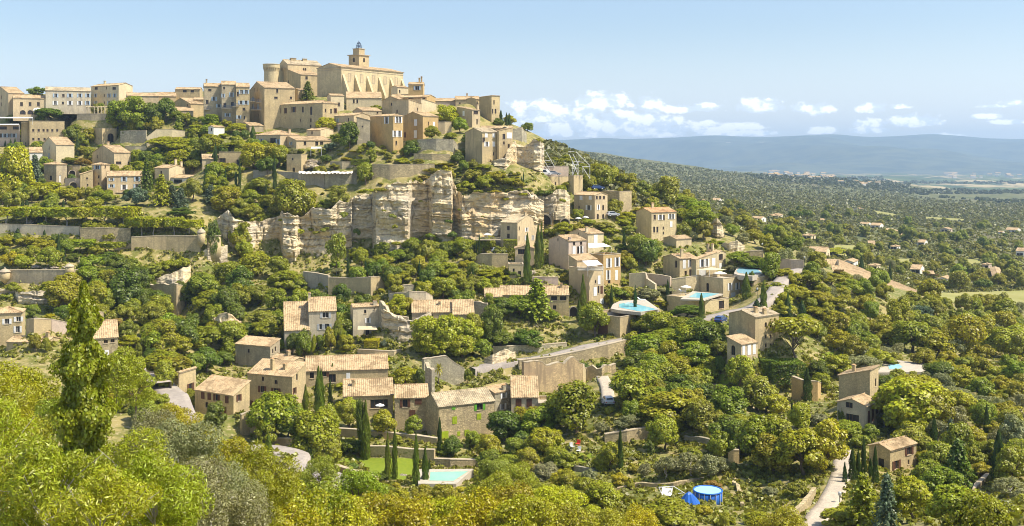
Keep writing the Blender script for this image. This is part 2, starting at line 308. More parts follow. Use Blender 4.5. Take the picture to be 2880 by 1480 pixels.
h(HB,'small square stone hut with a dark doorway above the draped wall','C2',(815,950,1005),1275,1108,334,20,'flat',0,'ashlar',wl='870,1150,d,.5,.7;880,1250,o,.8,1.3',ref='the square stone hut')
h(HB,'pale wall house with two small windows under the church buttresses','C2',(1372,1700,1700),690,585,391,0,'sA',.3,'render_cream',wl='1440,612,d,.6,1.3;1472,612,d,.6,1.3',ref='the pale house under the church')
h(HB,'small house with steep lean-to roof beside the church apse','C2',(1190,1225,1350),690,560,384,62,'gB',.3,'render_cream',wr='1300,640,d,.8,1.2',ref='the apse side house')
h(HB,'little tan house with jagged roofs between the long house and cream tower house','C2',(1258,1440,1600),820,745,362,42,'gA',.25,'render_tan',wl='1290,790,b,.5,1.2;1390,785,d,.6,1.2',ref='the little jagged roof house')
h(HB,'small grey gabled house above the little jagged roofs','C2',(1430,1520,1700),770,700,370,58,'gB',.28,'ashlar_grey',wr='1660,690,d,.6,.7',ref='the grey gabled house')
h(HB,'cream tower house with white shutters, tallest under the church','C2',(1592,1808,1900),1095,748,340,45,'hip',.3,'render_ochre',wl='1745,785,w,1.3,2.1;1600,930,d,.3,1',wr='1840,785,w,.8,1.9;1870,785,w,.8,1.9;1865,915,w,.9,1.9;1820,915,w,.8,1.9;1835,1000,d,.6,1.2',ref='the cream tower house')
h(HB,'grey annexe with one tiny window leaning on the cream tower house','C2',(1472,1592,1592),985,790,341,0,'sB',.25,'ashlar_grey',wl='1520,848,d,.5,.6',dep=6,ref='the grey annexe')
h(HB,'ochre house with closed white shutters and a gabled lit side','C3',(112,295,440),645,418,349,40,'gB',.3,'render_ochre',wl='228,480,W,1.2,2;226,588,W,1.2,2.4;130,595,N,.8,1.6',wr='347,490,d,.4,1.3;398,495,W,.9,1.4',ref='the ochre gabled house')
h(HB,'tall bare ochre wall house with a slanting roof behind the ochre gabled one','C3',(12,162,285),430,300,361,40,'sA-',.2,'render_tan',wl='55,375,d,.6,1.1',wr='245,355,d,.4,1',ref='the bare ochre house')
h(HB,'house with red panel and open upper terrace under a pale roof','C3',(85,330,412),370,240,370,30,'gA',.25,'render_ochre',wl='185,258,d,2.2,1.2;280,255,d,3,1.2;315,335,W,.7,1.6',wr='365,335,W,1,1.6',ref='the red panel house')
h(HB,'topmost ochre house with a blue window and clustered chimneys','C3',(160,298,310),205,125,388,10,'gA',.3,'render_ochre',wl='243,158,b,1.4,1.4',ch=((.3,.5,1.3),(.15,.5,1.8)),ref='the topmost ochre house')
h(HB,'plain lit house under the church end wall','C3',(0,60,160),225,150,394,50,'gB',.3,'render_cream',wr='80,190,d,.6,1',ref='the plain church end house')
h(HB,'low pinkish ridge house with a bare wall','C3',(412,600,600),345,282,391,0,'gA',.25,'render_pink',ref='the pinkish ridge house')
h(HB,'ridge house with a stubby gabled dormer next to the square tower','C3',(600,820,820),345,268,386,0,'gA',.3,'render_tan',wl='640,300,d,.5,.6',ch=((.5,.5,.8),),ref='the dormer ridge house')
h('square_tower','plain square stone tower with two windows, last building on the ridge','C3',(820,935,1012),470,238,376,45,'sB-',.05,'ashlar',wr='958,290,d,.6,1.3;972,375,d,.8,1.6;945,375,d,.6,1.6',cat='tower',ref='the square tower')
h(HB,'house with a wide loggia under the eave in front of the square tower','C3',(612,755,828),520,362,361,48,'sB',.16,'render_tan',wl='675,395,W,.9,1.6;680,468,w,.9,1.6',wr='788,385,d,1.9,1.1;800,470,d,.6,1.6',ch=((.1,.9,1.5),),ref='the loggia house')
h(HB,'stone house with pink shutters standing on the cliff edge','C3',(690,848,1000),865,570,329,52,'gB',.3,'ashlar',r='tile_grey',wr='885,600,W,.9,1.1;955,600,W,.9,1.1;890,680,w,.9,1.4;955,680,W,.8,1.4;955,770,d,.4,1;800,640,d',ref='the cliff edge house')
h(HB,'lower wing with a tall slit window joined to the cliff edge house','C3',(985,1003,1132),815,556,331,55,'sA',.2,'ashlar',wr='1100,600,W,1.8,1.7;1050,670,d,.6,.9;1095,715,d,.7,2.2;1050,610,d,1,1.6',ref='the cliff edge wing')
h(HB,'long roofed house above the cliff edge house','C3',(840,1130,1130),620,535,345,0,'gA',.25,'render_tan',wl='960,545,d,.8,.8;1010,548,d,.8,.8',dep=6,ref='the long house above the cliff edge')
# -- centre right
h(HB,'flat roofed stone building with a door, its roof a terrace with a white van','C3',(1238,1485,1655),1090,985,331,40,'flat',0,'ashlar',r='paving',wl='1420,1050,N,1.6,2.8',wr='1530,1050,d,.6,1.2',ref='the flat roofed terrace building')
h(HB,'square stone pillar building with ivy below the white metal frames','C3',(1650,1700,1785),1115,975,328,50,'flat',0,'ashlar',r='paving',ref='the ivy pillar building')
h(HB,'three storey stone house with a strip of small attic windows','D3',(380,572,690),885,662,318,45,'gA',.27,'render_tan',wl='445,675,W,1,1.2;530,683,W,1,1;515,775,w,1.2,1.4;425,770,d,.5,.6',wr='590,682,d,.9,.9;622,682,d,.9,.9;657,682,d,.9,.9;605,772,w,.6,1.5;650,775,A,.8,1.6;650,862,A,.9,1.7;600,860,A,.9,1.7',ref='the attic strip house')
h('terrace_block','tall square terrace block of grey stone hung with yellow ivy','D3',(640,802,915),805,628,333,42,'flat',0,'rubble_wall',r='paving',cat='terrace',ref='the ivy hung terrace block')
h(HB,'tall pale house under an orange tiled roof with one chimney','D3',(958,1100,1332),1115,822,320,60,'gB',.3,'ashlar_pale',r='tile_orange',wr='1130,865,d,.8,1.4;1183,865,w,.9,1.5;1215,868,d,.7,1.5;1272,858,w,.7,1.5;1300,858,w,.7,1.5;1283,930,W,.8,1.6;1125,980,d,.7,1.7;1155,980,d,.7,1.7;1210,965,d,.5,.8;1210,1012,d,.5,.8;1130,1090,A,1,1.4',ch=((.5,.35,1.2),),ref='the orange roofed house')
h(HB,'large house with stepped pale roofs and three chimneys above a paved terrace','D2',(268,415,572),758,595,289,58,'gB',.28,'ashlar_pale',wl='382,640,d,.8,1.8',wr='455,640,W,.9,2.2;510,635,w,.8,1.9;548,635,w,.8,1.6;468,730,d,.8,1.7;510,720,d,.8,2;552,720,d,.8,2',ch=((.2,.3,1.8),),ref='the stepped roof house')
h(HB,'white shuttered wing of the large stepped roof house, over a flat canopy','D2',(520,560,748),758,600,284,60,'sA',.22,'ashlar_pale',wr='615,632,w,.9,2;655,628,w,.8,2;715,620,W,1,1.9;620,720,o,2.4,2.4',ref='the white shuttered wing')
h(HB,'end house with a wide green loggia window beside the stepped roofs','D2',(640,745,822),700,548,296,48,'gA',.25,'ashlar_pale',wr='780,578,d,2.2,1.6;775,660,W,1.2,1.6',ch=((.9,.2,1.8),(.6,.3,1.8)),ref='the green loggia house')
h('terrace_block','stone terrace block with a white garage door and paved top','D2',(598,800,978),965,770,275,48,'flat',0,'ashlar_pale',r='deck',wl='662,845,A,.8,2.2',wr='860,840,w,.9,1.8;928,835,w,.9,1.7;890,932,o,2,2.4',cat='terrace',ref='the garage terrace block')
h('terrace_block','low stone block with one square window carrying a swimming pool','D2',(300,640,850),1125,968,261,52,'flat',0,'ashlar_pale',r='deck',wr='785,1000,d,1.9,1.9',cat='terrace',ref='the pool block')
h(HB,'gabled grey house with small paired windows beside the umbrella pine','D2',(850,1085,1292),1310,1112,216,52,'gB',.28,'ashlar',r='tile_grey',wr='1178,1178,A,.7,1;1222,1178,A,.7,1;1178,1282,A,.6,.8;1222,1282,A,.6,.8;1178,1360,A,.6,.8;1222,1360,A,.6,.8',ch=((.25,.3,.8),(.1,.5,.8)),ref='the paired window house',f=6)
h(HB,'low wing with three white doors under a lean-to roof','D6',(1245,1335,1440),228,160,211,58,'sB',.3,'render_tan',wl='1283,195,A,1,1.9',wr='1350,190,W,.7,1.9;1385,190,W,.9,1.9;1418,188,W,.7,1.8',ref='the white door wing')
# -- the tall central group
h(HB,'pink grey house with a blank gable and white shutters, in the central group','D1',(600,806,990),830,512,284,52,'gB',.3,'render_pink',wl='695,490,d,.4,.7',wr='862,532,d,.8,.9;935,530,d,.8,.9;862,612,W,.9,2.4;905,608,d,.7,2.2;935,605,w,.7,2.2',ch=((.02,.1,.6),),ref='the blank pink gable house',f=5)
h(HB,'upper house with one tall white shutter and big chimney over a white awning','D1',(815,1005,1168),620,437,292,52,'gB',.28,'render_cream',wl='905,430,d,.4,.5',wr='1085,490,W,1.2,2.4',ch=((.15,.1,1.2),),ref='the tall white shutter house')
h(HB,'low roofed house with planted balcony under a square white awning','D1',(808,1018,1172),1180,800,266,50,'flat',0,'render_tan',r='paving',wr='1085,930,d,.5,.8;1120,910,W,.8,2;1080,1030,W,1,2;1115,1012,d,.6,1.8;1147,1012,N,.7,1.8;1080,1080,d,.4,.5;1150,1130,W,1.2,1.2',ref='the planted balcony house')
h(HB,'small roof room behind the square white awning','D1',(808,895,1105),815,712,272,58,'sB',.3,'render_tan',ref='the small roof room')
h(HB,'ochre house front with two rows of white shutters and ivy along the top','D1',(1010,1165,1345),1010,655,277,52,'flat',0,'render_ochre',r='deck',wr='1222,735,w,.9,2.3;1308,725,w,.9,2.3;1215,860,w,.7,2.4;1300,860,W,.8,2.4;1225,950,d,.9,1.8',ref='the ivy topped ochre house')
h(HB,'cream house with white shutters standing under the cliff arch','C6',(688,845,1032),965,752,292,14,'gA',.3,'render_tan',r='tile_grey',wl='760,800,d,.8,1.1;760,873,d,.8,1.2',wr='862,803,d,.6,1;930,815,w,.9,1.1;925,890,w,.8,1.3;988,890,w,.8,1.3;860,895,d,.5,1',ch=((.02,.4,.9),),ref='the house under the cliff arch')
h('garden_shelter','little tiled shelter with a dark open front beside twin cypresses','C6',(825,1002,1002),1140,992,281,0,'gB',.33,'render_tan',wl='890,1020,d,2.2,1.3',dep=5,cat='shelter',ref='the little tiled shelter')
h('ruined_hut','small roofless white stone hut with a dark doorway','C6',(765,900,900),1260,1140,274,0,'flat',0,'ashlar_pale',r='paving',wl='810,1205,d,.5,1.5;865,1230,d,.7,1.6',dep=5,cat='hut',ref='the roofless white hut')
h(HB,'long house under one broad pale tiled roof, with an arched gateway at its end','D1',(95,808,808),1335,1068,256,0,'gA',.36,'ashlar',r='tile_tan',wl='655,1092,d,1.4,1;750,1092,d,1.5,1;662,1195,d,.8,1;715,1302,w,.9,.9;560,1092,d,1.2,1',ch=((.1,.4,.7),),ref='the broad roofed long house')
h(HB,'lower end of the broad roofed long house with a rubble side','D1',(-60,115,115),1200,1085,254,0,'gA',.36,'ashlar_grey',dep=8,ref='the low rubble end house')
# -- lower village
h(HB,'narrow front house with two storeys of brown shutters','E1',(335,345,500),740,490,206,70,'gB',.3,'ashlar',wr='465,545,n,.9,1.6;450,640,n,1,2;455,735,A,1.3,1.2',ref='the narrow brown shuttered house',cat='house')
h(HB,'large tan house with a broad roof and a row of four brown shuttered windows','E1',(490,850,1000),985,705,199,31,'sA',.45,'ashlar',wl='565,668,N,.8,1.2;625,685,N,.8,1.2;693,700,n,.8,1.2;788,727,N,.8,1.3;770,840,N,.7,1.2;600,790,d,.8,1',wr='900,725,n,.6,1.2',ref='the four window house',f=5)
h(HB,'square stone house with brown shutters, chimneys and an outside stair','E1',(980,1395,1525),860,532,211,36,'sA',.36,'ashlar',wl='1122,550,d,.5,.8;1245,578,A,.7,.8;1118,645,n,.9,1.2;1245,665,n,1.1,1.2;1012,790,N,1,1.6',wr='1440,520,d,.5,1.2;1418,660,n,.6,1.2',ch=((.55,.35,1.9),(.3,.45,.8)),ref='the outside stair house',f=5)
h(HB,'plain tower like house with one tiny window behind the lower roofs','E1',(868,1192,1282),440,250,229,38,'sA',.3,'ashlar_grey',wl='990,288,d,.5,.8',wr='1240,270,d,.5,1;1215,290,d,.4,1',ref='the plain tower house',f=6)
h(HB,'low roofed wing running back from the plain tower house','E1',(1200,1400,1525),520,388,222,40,'gA',.3,'ashlar',wr='1480,420,d,.6,1.3;1505,410,d,.6,1.3',ch=((.5,.5,.7),),ref='the low back wing')
h(HB,'very long tan house under one gently sagging roof','E6',(395,1330,1330),1320,1155,222,6,'gA',.36,'ashlar',wl='600,1200,n,1.2,.9;880,1240,W,.7,1.4;700,1260,d,1.4,1.6;470,1220,d,.8,1.2',dep=11,ref='the very long sagging roof house')
h(HB,'tan house with tiled roof and a recessed loggia door','E2',(198,620,620),640,515,205,5,'gA',.4,'ashlar',wl='262,540,d,.4,.6;515,512,N,1,1.2;500,590,d,3.2,1.6',ch=((.8,.3,.9),),dep=10.5,ref='the recessed loggia house')
h(HB,'small stone house with ridged tile roof and one brown door','E2',(634,915,915),870,535,198,8,'gA',.42,'rubble_wall',wl='720,568,n,.9,1.4;832,572,N,1.1,.9;782,675,N,1,1.4',dep=7.5,ref='the ridged tile house')
h(HB,'big stone house with lime green shutters and doors','E2',(888,1004,1476),895,617,192,64,'gB',.5,'rubble_wall',r='tile_grey',wr='1130,625,G,.6,.5;1352,608,g,1.1,1.1;1139,728,L,.8,1.2;1345,697,L,.8,1;1058,862,L,1.2,1.6;1173,842,L,.5,.7;1242,835,L,.8,1',ch=(),ref='the green shuttered house')
h(HB,'lower half of a double house with one white shuttered window','E2',(1340,1478,1640),700,500,203,58,'gB',.3,'rubble_grey',wr='1555,520,w,.8,.9;1548,615,w,.8,1.1',ch=((.0,.5,.7),),ref='the white shuttered double house')
h(HB,'higher half of a double house with two brown shutter openings','E2',(1620,1848,1848),700,535,201,6,'gA',.45,'plaster_grey',wl='1680,578,N,1,1.5;1770,565,N,.9,1.5',dep=12,ref='the brown shuttered double house')
h('garden_shelter','low stone outhouse with a pale flat roof and round arch','E2',(1850,1990,1990),690,588,199,0,'flat',0,'rubble_wall',r='paving',wl='1875,635,A,.9,1;1950,650,d,1,1.5',dep=6,cat='outhouse',ref='the pale flat roofed outhouse')
h(HB,'two storey rubble house with grey shutters under a ridged tile roof','E6',(436,745,745),900,500,238,6,'gA',.42,'plaster_grey',wl='625,540,s,1.3,1.2;575,680,s,.8,1.2;640,680,s,1,1.3;600,815,d,1,1.2',ch=((.98,.5,.8),),dep=11,ref='the grey shuttered house')
h(HB,'half shaded lean-to house with ridged tiles against the grey shuttered house','E6',(162,440,440),920,715,236,0,'sA',.55,'plaster_grey',r='tile_tan',dep=9,ref='the lean-to tiled house')
h(HB,'pale plastered house with a little canopy over its glazed door','E6',(905,935,1226),830,462,240,68,'gB',.42,'plaster_grey',wr='1072,508,d,.5,.8;1101,608,w,.6,1.1;1098,745,d,.8,1.5;1175,478,d,.3,.3',ch=((.1,.85,.8),),ref='the canopy house')
h(HB,'low wide house with curved pale roof beside the ruined walls','E6',(1600,2050,2050),700,515,243,6,'gA',.4,'ashlar_grey',r='tile_tan',wl='1820,560,d,.6,.8',ch=((.3,.3,.5),),dep=10,ref='the curved roof house')
h(HB,'small roofed annexe at the end of the curved roof house','E6',(2062,2300,2300),640,540,241,0,'sA',.4,'ashlar',dep=6,ref='the small roofed annexe')
h(HB,'tall tan house with three white silled windows, cut by the frame edge','E3',(-80,200,235),620,330,215,20,'hip',.32,'ashlar',wl='65,412,w,.8,1;172,390,w,.8,.9;165,485,w,.7,1.2',ref='the white silled house')
h(HB,'low roofed house in front of the walled court','E3',(60,430,560),690,610,207,35,'gA',.25,'ashlar',ch=((.1,.4,.8),),ref='the walled court house')
h(HB,'stone house with a strip of attic windows and one white door','E3',(868,1098,1098),800,558,206,8,'gA',.45,'rubble_wall',wl='950,605,d,.7,.6;985,600,d,.7,.6;1020,595,d,.7,.6;1048,592,d,.7,.6;987,735,W,.9,2.2',dep=11,ref='the attic window strip house')
h(HB,'two part house with stacked roofs and reddish shutters beside big trees','D5',(535,708,782),755,618,178,60,'gB',.34,'plaster_grey',wl='605,605,d,1.2,.9;625,685,d,2.2,1.2',wr='722,680,N,.7,2;745,665,N,.7,2;768,630,N,.7,1.5',ref='the stacked roof house',f=4)
h(HB,'upper part of the stacked roof house with one window in its lit wall','D5',(545,728,779),640,455,187,45,'sB-',.28,'ashlar',wr='762,475,d,.8,1.4',ch=((.6,.3,.9),),ref='the stacked upper house')
h(HB,'small stone cottage with brown shutters and a dark doorway','D5',(724,847,1003),1012,878,158,53,'gB',.34,'ashlar',wl='795,965,o,.9,2',wr='960,880,n,1.1,1.1;885,962,n,1,1.2;957,945,d,.4,.7',ref='the brown shuttered cottage',f=4)
h(HB,'flat topped house with a square dark window among the yellow trees','C2',(185,398,412),1240,1086,343,20,'flat',0,'ashlar',r='paving',wl='215,1165,d,1.9,1.5;360,1180,d,.8,1.6',ref='the flat topped house')
h(HB,'lean-to joined to the flat topped house among the yellow trees','C2',(30,185,185),1245,1152,342,0,'sA',.3,'render_tan',dep=5,ref='the yellow tree lean-to')
h(HB,'plain gabled house between the square tower and the dormer ridge house','C3',(700,790,822),300,262,380,50,'gB',.3,'ashlar',ref='the plain ridge gable')
h(HB,'small roofed house under the red panel house with one window','C3',(170,280,420),330,295,366,45,'sA-',.2,'render_cream',wl='245,320,d,.6,.8',ref='the small house under the red panel')
h(HB,'low stone house at the foot of the tall row among round trees','C2',(380,470,600),900,840,379,50,'gB',.3,'ashlar_grey',ref='the low house under the tall row')
h(HB,'stone shed with pale roof behind the long grey house','C2',(880,925,1010),560,505,392,50,'gB',.3,'ashlar',ref='the pale roofed shed')
h(HB,'small stone house stepping down between attic strip house and arches','C6',(1180,1250,1335),720,640,313,45,'flat',0,'ashlar',r='paving',wr='1290,690,d,.7,1',ref='the stepping stone house')
h(HB,'long low house tucked under the end wall of the church','C3',(0,150,170),305,248,385,0,'gA',.3,'ashlar',wl='50,272,d,.7,1;110,270,d,.7,1',ref='the house under the church end')
h(HB,'gabled house below the buttresses beside the bare ochre house','C2',(1700,1870,1965),705,600,372,50,'gB',.3,'ashlar',wl='1790,640,d,.7,1',ref='the gabled house under the buttresses')
h(HB,'low hilltop house with long pale roof between loggia house and trees','C1',(1440,1600,1650),265,214,418,30,'gA',.28,'render_tan',wl='1500,235,d,.8,.8',ref='the long pale hilltop roof')
h(HB,'small stone house squeezed beside the end row house','C1',(1800,1892,1905),345,268,408,10,'gA',.3,'ashlar',wl='1850,300,d,.7,1',ref='the squeezed small house')
h(HB,'cream house with a shallow roof above the low broad awning house','C2',(1000,1130,1250),925,880,360,40,'gA',.25,'render_cream',wl='1050,905,d,.7,.9',ref='the shallow roofed cream house')
h(HB,'stone house with shallow roof under the little jagged roofs','C2',(1290,1420,1490),900,828,352,42,'hip',.25,'ashlar_grey',wl='1350,860,d,.8,1.1',ref='the house under the jagged roofs')
h(HB,'low stone house with pale roof stepping down under the orange roofed one','D2',(270,385,520),480,420,303,55,'gB',.25,'ashlar_pale',ref='the pale roofed step house')
h('garage_building','garage with a brown wooden door under the pool garden','D6',(350,556,705),118,-16,243,42,'flat',0,'ashlar',r='paving',wl='447,62,N,2.6,2.2',cat='garage',ref='the brown door garage')
CH = h('church','big stone church with sloping buttresses and a square bell tower','C2',(1100,1325,1900),565,292,401,36,'gB',.24,'ashlar_pale',r='tile_tan',cat='church',ref='the church',o=.5)
CA = h('castle','castle hall with a gabled front and flat dormers behind the church','C2',(740,825,1140),445,268,430,58,'gB',.42,'ashlar_pale',r='tile_grey',wl='770,315,d,.8,1.2',wr='972,320,A,.7,1.4;990,320,A,.7,1.4;1000,395,d,.9,1.2;880,330,d,.6,.9',cat='castle',ref='the castle hall')
h('castle','lower gabled castle wing in front of the hall','C2',(790,945,1150),500,365,422,50,'sB',.25,'ashlar',wl='830,432,d,.7,1.2',wr='1000,395,d,1,1.2',cat='castle',ref='the castle wing')

def solve(s):
    k = s['k']; L, M, R = (pix(k, x, 0)[0] for x in s['xs']); D = s['D'] * GS
    by = pix(k, 0, s['base'])[1]; ey = pix(k, 0, s['eave'])[1]
    m = P(M, by, D); z1 = P(M, ey, D).z
    t = R_(s['t'])
    one = abs(R - M) < .5
    if one: t = math.atan2(m.x, m.y) - R_(2.5)
    ea = Vector((-math.cos(t), math.sin(t), 0)); eb = Vector((math.sin(t), math.cos(t), 0))
    def run(e, px):
        q = (px - 1440) / F; return (q * m.y - m.x) / (e.x - q * e.y)
    a = run(ea, L); b = s['dep'] * GS if one else run(eb, R)
    tall = s['cat'] == 'tower' or 'tower' in s['label'] or (L is M)
    for _ in range(60):           # a face seen too much end on is turned until the house is a plausible depth
        if one or s['name'] in ('church', 'castle') or 'four brown' in s['label']: break
        lo = 5.0 * GS if not tall else 3.5 * GS
        if b < lo and t > math.atan2(m.x, m.y) + R_(3): t -= R_(1)
        elif b > 13 * GS and t < R_(75): t += R_(1)
        else: break
        ea = Vector((-math.cos(t), math.sin(t), 0)); eb = Vector((math.sin(t), math.cos(t), 0)); a = run(ea, L); b = run(eb, R)
    b = min(b, 40 * GS)
    s.update(O=m, ea=ea, eb=eb, a=a, b=b, he=z1 - m.z)
    if s['roof'] == 'round': s['a'] = s['b'] = 0
    if not (0 < a < 60 and 0 < b < 60): print('BAD', s['label'], round(a, 1), round(b, 1))
for s_ in SPECS: solve(s_)
# ---------------------------------------------------------------- walls, read off the photo: x, foot, top, distance
WALLS = []
def wall(*a, **k): WALLS.append((a, k))
wall('long smooth garden wall with a pale coping under the clipped plane trees','C4',[(-30,545,432,290),(250,550,440,290),(740,560,458,289)],'plaster_grey',ref='the long garden wall')
wall('ivy covered stretch of garden wall running to the walnut trees','C4',[(745,610,470,288),(1000,650,470,288),(1215,690,478,289)],'rubble_wall',ref='the ivy covered garden wall')
wall('tan terrace wall between the ivy stretch and the little corbelled turret','C4',[(1222,678,555,284),(1545,690,540,285),(1860,712,545,284.5)],'ashlar',ref='the turret terrace wall')
wall('low curved rampart descending from the turret terrace wall','C4',[(1095,700,690,288),(1160,690,660,286),(1218,680,615,284.5)],'ashlar_pale',ref='the curved rampart')
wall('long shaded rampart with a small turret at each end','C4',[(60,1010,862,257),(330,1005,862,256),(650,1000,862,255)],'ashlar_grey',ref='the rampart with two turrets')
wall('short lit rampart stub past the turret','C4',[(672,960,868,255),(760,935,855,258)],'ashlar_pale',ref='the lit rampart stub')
wall('bare grey retaining wall beside the cave cliff','E6',[(372,305,60,268),(520,305,78,266),(652,320,105,263)],'concrete_grey',ref='the bare grey retaining wall')
wall('tan retaining wall with a buttress carrying an olive terrace','E6',[(655,345,125,262),(880,352,132,261),(1100,360,125,259),(1135,360,118,258.5),(1290,330,122,262)],'ashlar',ref='the olive terrace retaining wall')
wall('grey concrete wall partly hung with netting on the upper slope','C5',[(370,345,265,333),(700,360,280,330),(790,470,285,327),(1030,470,298,326)],'concrete_grey',ref='the grey concrete wall')
wall('netted rubble wall next to the grey concrete wall','C5',[(1034,440,280,326),(1180,425,278,325),(1335,430,272,326)],'rubble_grey',ref='the netted rubble wall')
wall('dry rubble wall crowning the cliff with grass along its top','C5',[(1480,400,208,322),(1640,380,212,321),(1830,350,208,322),(2060,330,205,324)],'rubble_wall',ref='the cliff crowning wall')
wall('round cornered rubble wall below the ochre house','C3',[(225,800,700,338),(250,790,640,336),(420,775,632,335),(580,760,640,336),(625,755,700,340)],'rubble_grey',ref='the round cornered rubble wall')
wall('low rubble terrace wall under the round cornered one','C3',[(210,840,772,331),(380,845,775,330),(550,850,780,331)],'rubble_wall',ref='the low rubble terrace wall')
wall('plain wall closing the garden next to the ochre house','C3',[(438,580,475,352),(500,580,475,352),(562,575,475,353)],'render_tan',ref='the plain garden wall')
wall('old rampart stub on the ridge by dark cypresses','C3',[(1040,600,515,345),(1130,610,520,343),(1220,620,525,344),(1262,640,575,347)],'rubble_grey',jag=.2,ref='the ridge rampart')
wall('pale fence like wall closing the roof terrace','C3',[(1362,975,890,340),(1510,975,888,340),(1652,970,886,341)],'render_pink',ref='the roof terrace wall')
wall('long rubble wall carrying the village road','D6',[(-90,330,262,222),(120,300,238,225),(330,285,195,228),(480,270,160,231),(620,262,125,236)],'rubble_wall',ref='the road wall')
wall('mossy retaining wall above the village road','E2',[(1462,225,110,236),(1600,215,105,236),(1850,190,95,238),(2090,130,75,243)],'rubble_grey',ref='the mossy retaining wall')
wall('tall orange stained ruin wall beside the double house','D6',[(-60,440,258,207),(60,445,268,210),(170,450,250,213),(200,452,238,214),(318,440,240,217)],'red_earth_wall',jag=.16,name='ruined_wall',ref='the orange stained wall')
wall('short return of the orange stained ruin wall with broken edge','D6',[(320,440,245,217.5),(345,420,300,221)],'ashlar_pale',jag=.3,name='ruined_wall',keep=False,ref='the broken wall return')
wall('small ruined wall with ivy next to the orange stained ruin','D6',[(345,385,290,220),(440,380,300,219),(530,360,280,222)],'rubble_wall',jag=.3,name='ruined_wall',ref='the small ivied ruin')
wall('tall ragged ruin with a palm growing inside it','E2',[(880,470,185,217),(940,475,182,218),(1070,440,186,219),(1150,430,235,220),(1222,425,268,221)],'rubble_grey',jag=.12,name='ruined_wall',ref='the palm ruin')
wall('front stump of the palm ruin standing like a pillar','E2',[(890,500,210,208),(945,510,300,206)],'rubble_grey',jag=.2,name='ruined_wall',ref='the pillar ruin')
wall('broken upper ruin wall with a bright capped edge','E6',[(1338,335,215,256),(1480,300,210,257),(1620,290,212,258)],'rubble_grey',jag=.12,name='ruined_wall',ref='the upper ruin')
wall('curving white capped ruin wall below the upper ruin','E6',[(1340,400,300,250),(1570,420,272,248),(1760,410,278,249),(1835,400,340,253)],'plaster_grey',jag=.1,name='ruined_wall',ref='the curving ruin')
wall('jagged ruin wall falling away from the canopy house','E6',[(1228,640,385,241),(1300,640,430,239),(1340,650,540,238),(1560,680,580,238)],'rubble_grey',jag=.15,name='ruined_wall',ref='the jagged ruin')
wall('dark back wall rising behind the curved roof house','E6',[(2080,700,388,252),(2250,690,390,252),(2450,700,402,251)],'rubble_grey',jag=.06,name='ruined_wall',ref='the dark back wall')
wall('curved white capped garden wall below the canopy house','E6',[(985,1010,940,232),(1180,1000,950,229),(1400,1010,960,229),(1480,980,940,233)],'ashlar_pale',ref='the white capped garden wall')
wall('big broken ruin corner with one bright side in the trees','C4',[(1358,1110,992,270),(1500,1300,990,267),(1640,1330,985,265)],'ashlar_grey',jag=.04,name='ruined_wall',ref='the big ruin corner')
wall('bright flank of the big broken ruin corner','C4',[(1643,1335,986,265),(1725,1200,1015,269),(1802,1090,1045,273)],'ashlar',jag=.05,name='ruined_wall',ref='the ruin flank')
wall('brown courtyard wall beside the white silled house','E3',[(240,520,395,212),(315,520,388,209),(478,500,395,212)],'ashlar',ref='the courtyard wall')
wall('long pale courtyard wall running behind the tall poplar','E3',[(480,500,393,213),(690,470,438,216)],'render_pink',ref='the pale courtyard wall')
wall('brown wall stump above the attic window strip house','E3',[(850,430,322,216),(910,430,322,215),(965,430,330,217)],'rubble_wall',jag=.15,name='ruined_wall',ref='the wall stump')
wall('rubble wall with two arches along the lower lane','E3',[(1330,1000,860,213),(1420,1050,880,211),(1530,1050,940,211),(1660,1035,910,212)],'rubble_wall',jag=.15,ref='the two arched wall')
wall('tan garden wall below the big lime shuttered house','E2',[(95,880,800,191),(350,900,815,189),(580,920,840,188),(800,945,860,186),(990,955,888,185)],'ashlar',ref='the tan garden wall')
wall('lower terrace wall draped with vines behind the lawn','E2',[(385,1055,955,183),(540,1060,955,182),(770,1090,980,181),(965,1095,985,180)],'ashlar',ref='the vine draped terrace wall')
wall('stone wall holding the white terrace over the jade pool','E2',[(965,1125,1060,180),(1100,1130,1065,179),(1340,1125,1070,180)],'rubble_wall',ref='the pool terrace wall')
wall('tan boundary wall slanting down beside the lane and lawn','E5',[(640,800,755,176),(745,840,745,173),(950,890,810,169),(1190,930,880,167)],'ashlar',ref='the slanting boundary wall')
wall('tan corner wall at the foot of the outside stair house','E1',[(925,1060,890,187),(1000,1090,850,188),(1085,1115,980,186)],'ashlar',keep=False,ref='the corner wall')
wall('low orange wall along the shaded lane','E1',[(1215,1180,1110,180),(1300,1195,1105,179),(1390,1195,1110,178)],'red_earth_wall',ref='the low orange wall')
wall('low wall end beside the lane with one small hole','E4',[(1690,965,905,158),(1740,975,908,157),(1860,985,900,157)],'ashlar_pale',ref='the lane wall end')
wall('square dry stone wall holding an olive terrace by a lone cypress','D6',[(458,800,738,181),(600,810,715,181),(762,800,690,184)],'rubble_wall',ref='the olive terrace wall')
wall('dark dry stone wall below the small lawn','D6',[(170,940,890,172),(260,975,935,168),(410,1010,965,166),(600,1050,1010,163)],'rubble_grey',th=.5,jag=.15,cope=False,ref='the dark dry stone wall')
wall('pale dry stone wall curving behind the loungers and blue pool','D6',[(540,1110,1080,157),(660,1100,1045,157),(900,1095,1045,155),(1040,1060,1020,156),(1150,1020,1000,158)],'rubble_wall',th=.5,jag=.12,cope=False,ref='the pale dry stone wall')
wall('straight dry stone wall running downhill past the blue pool','D6',[(1300,1000,960,158),(1300,1080,1050,150),(1330,1210,1175,141)],'rubble_wall',th=.5,jag=.12,cope=False,ref='the downhill dry stone wall')
wall('square tan gate pillar wall above the olive slope','D6',[(1250,935,850,169),(1285,940,830,168),(1322,940,835,168)],'ashlar',jag=.1,ref='the gate pillar wall')
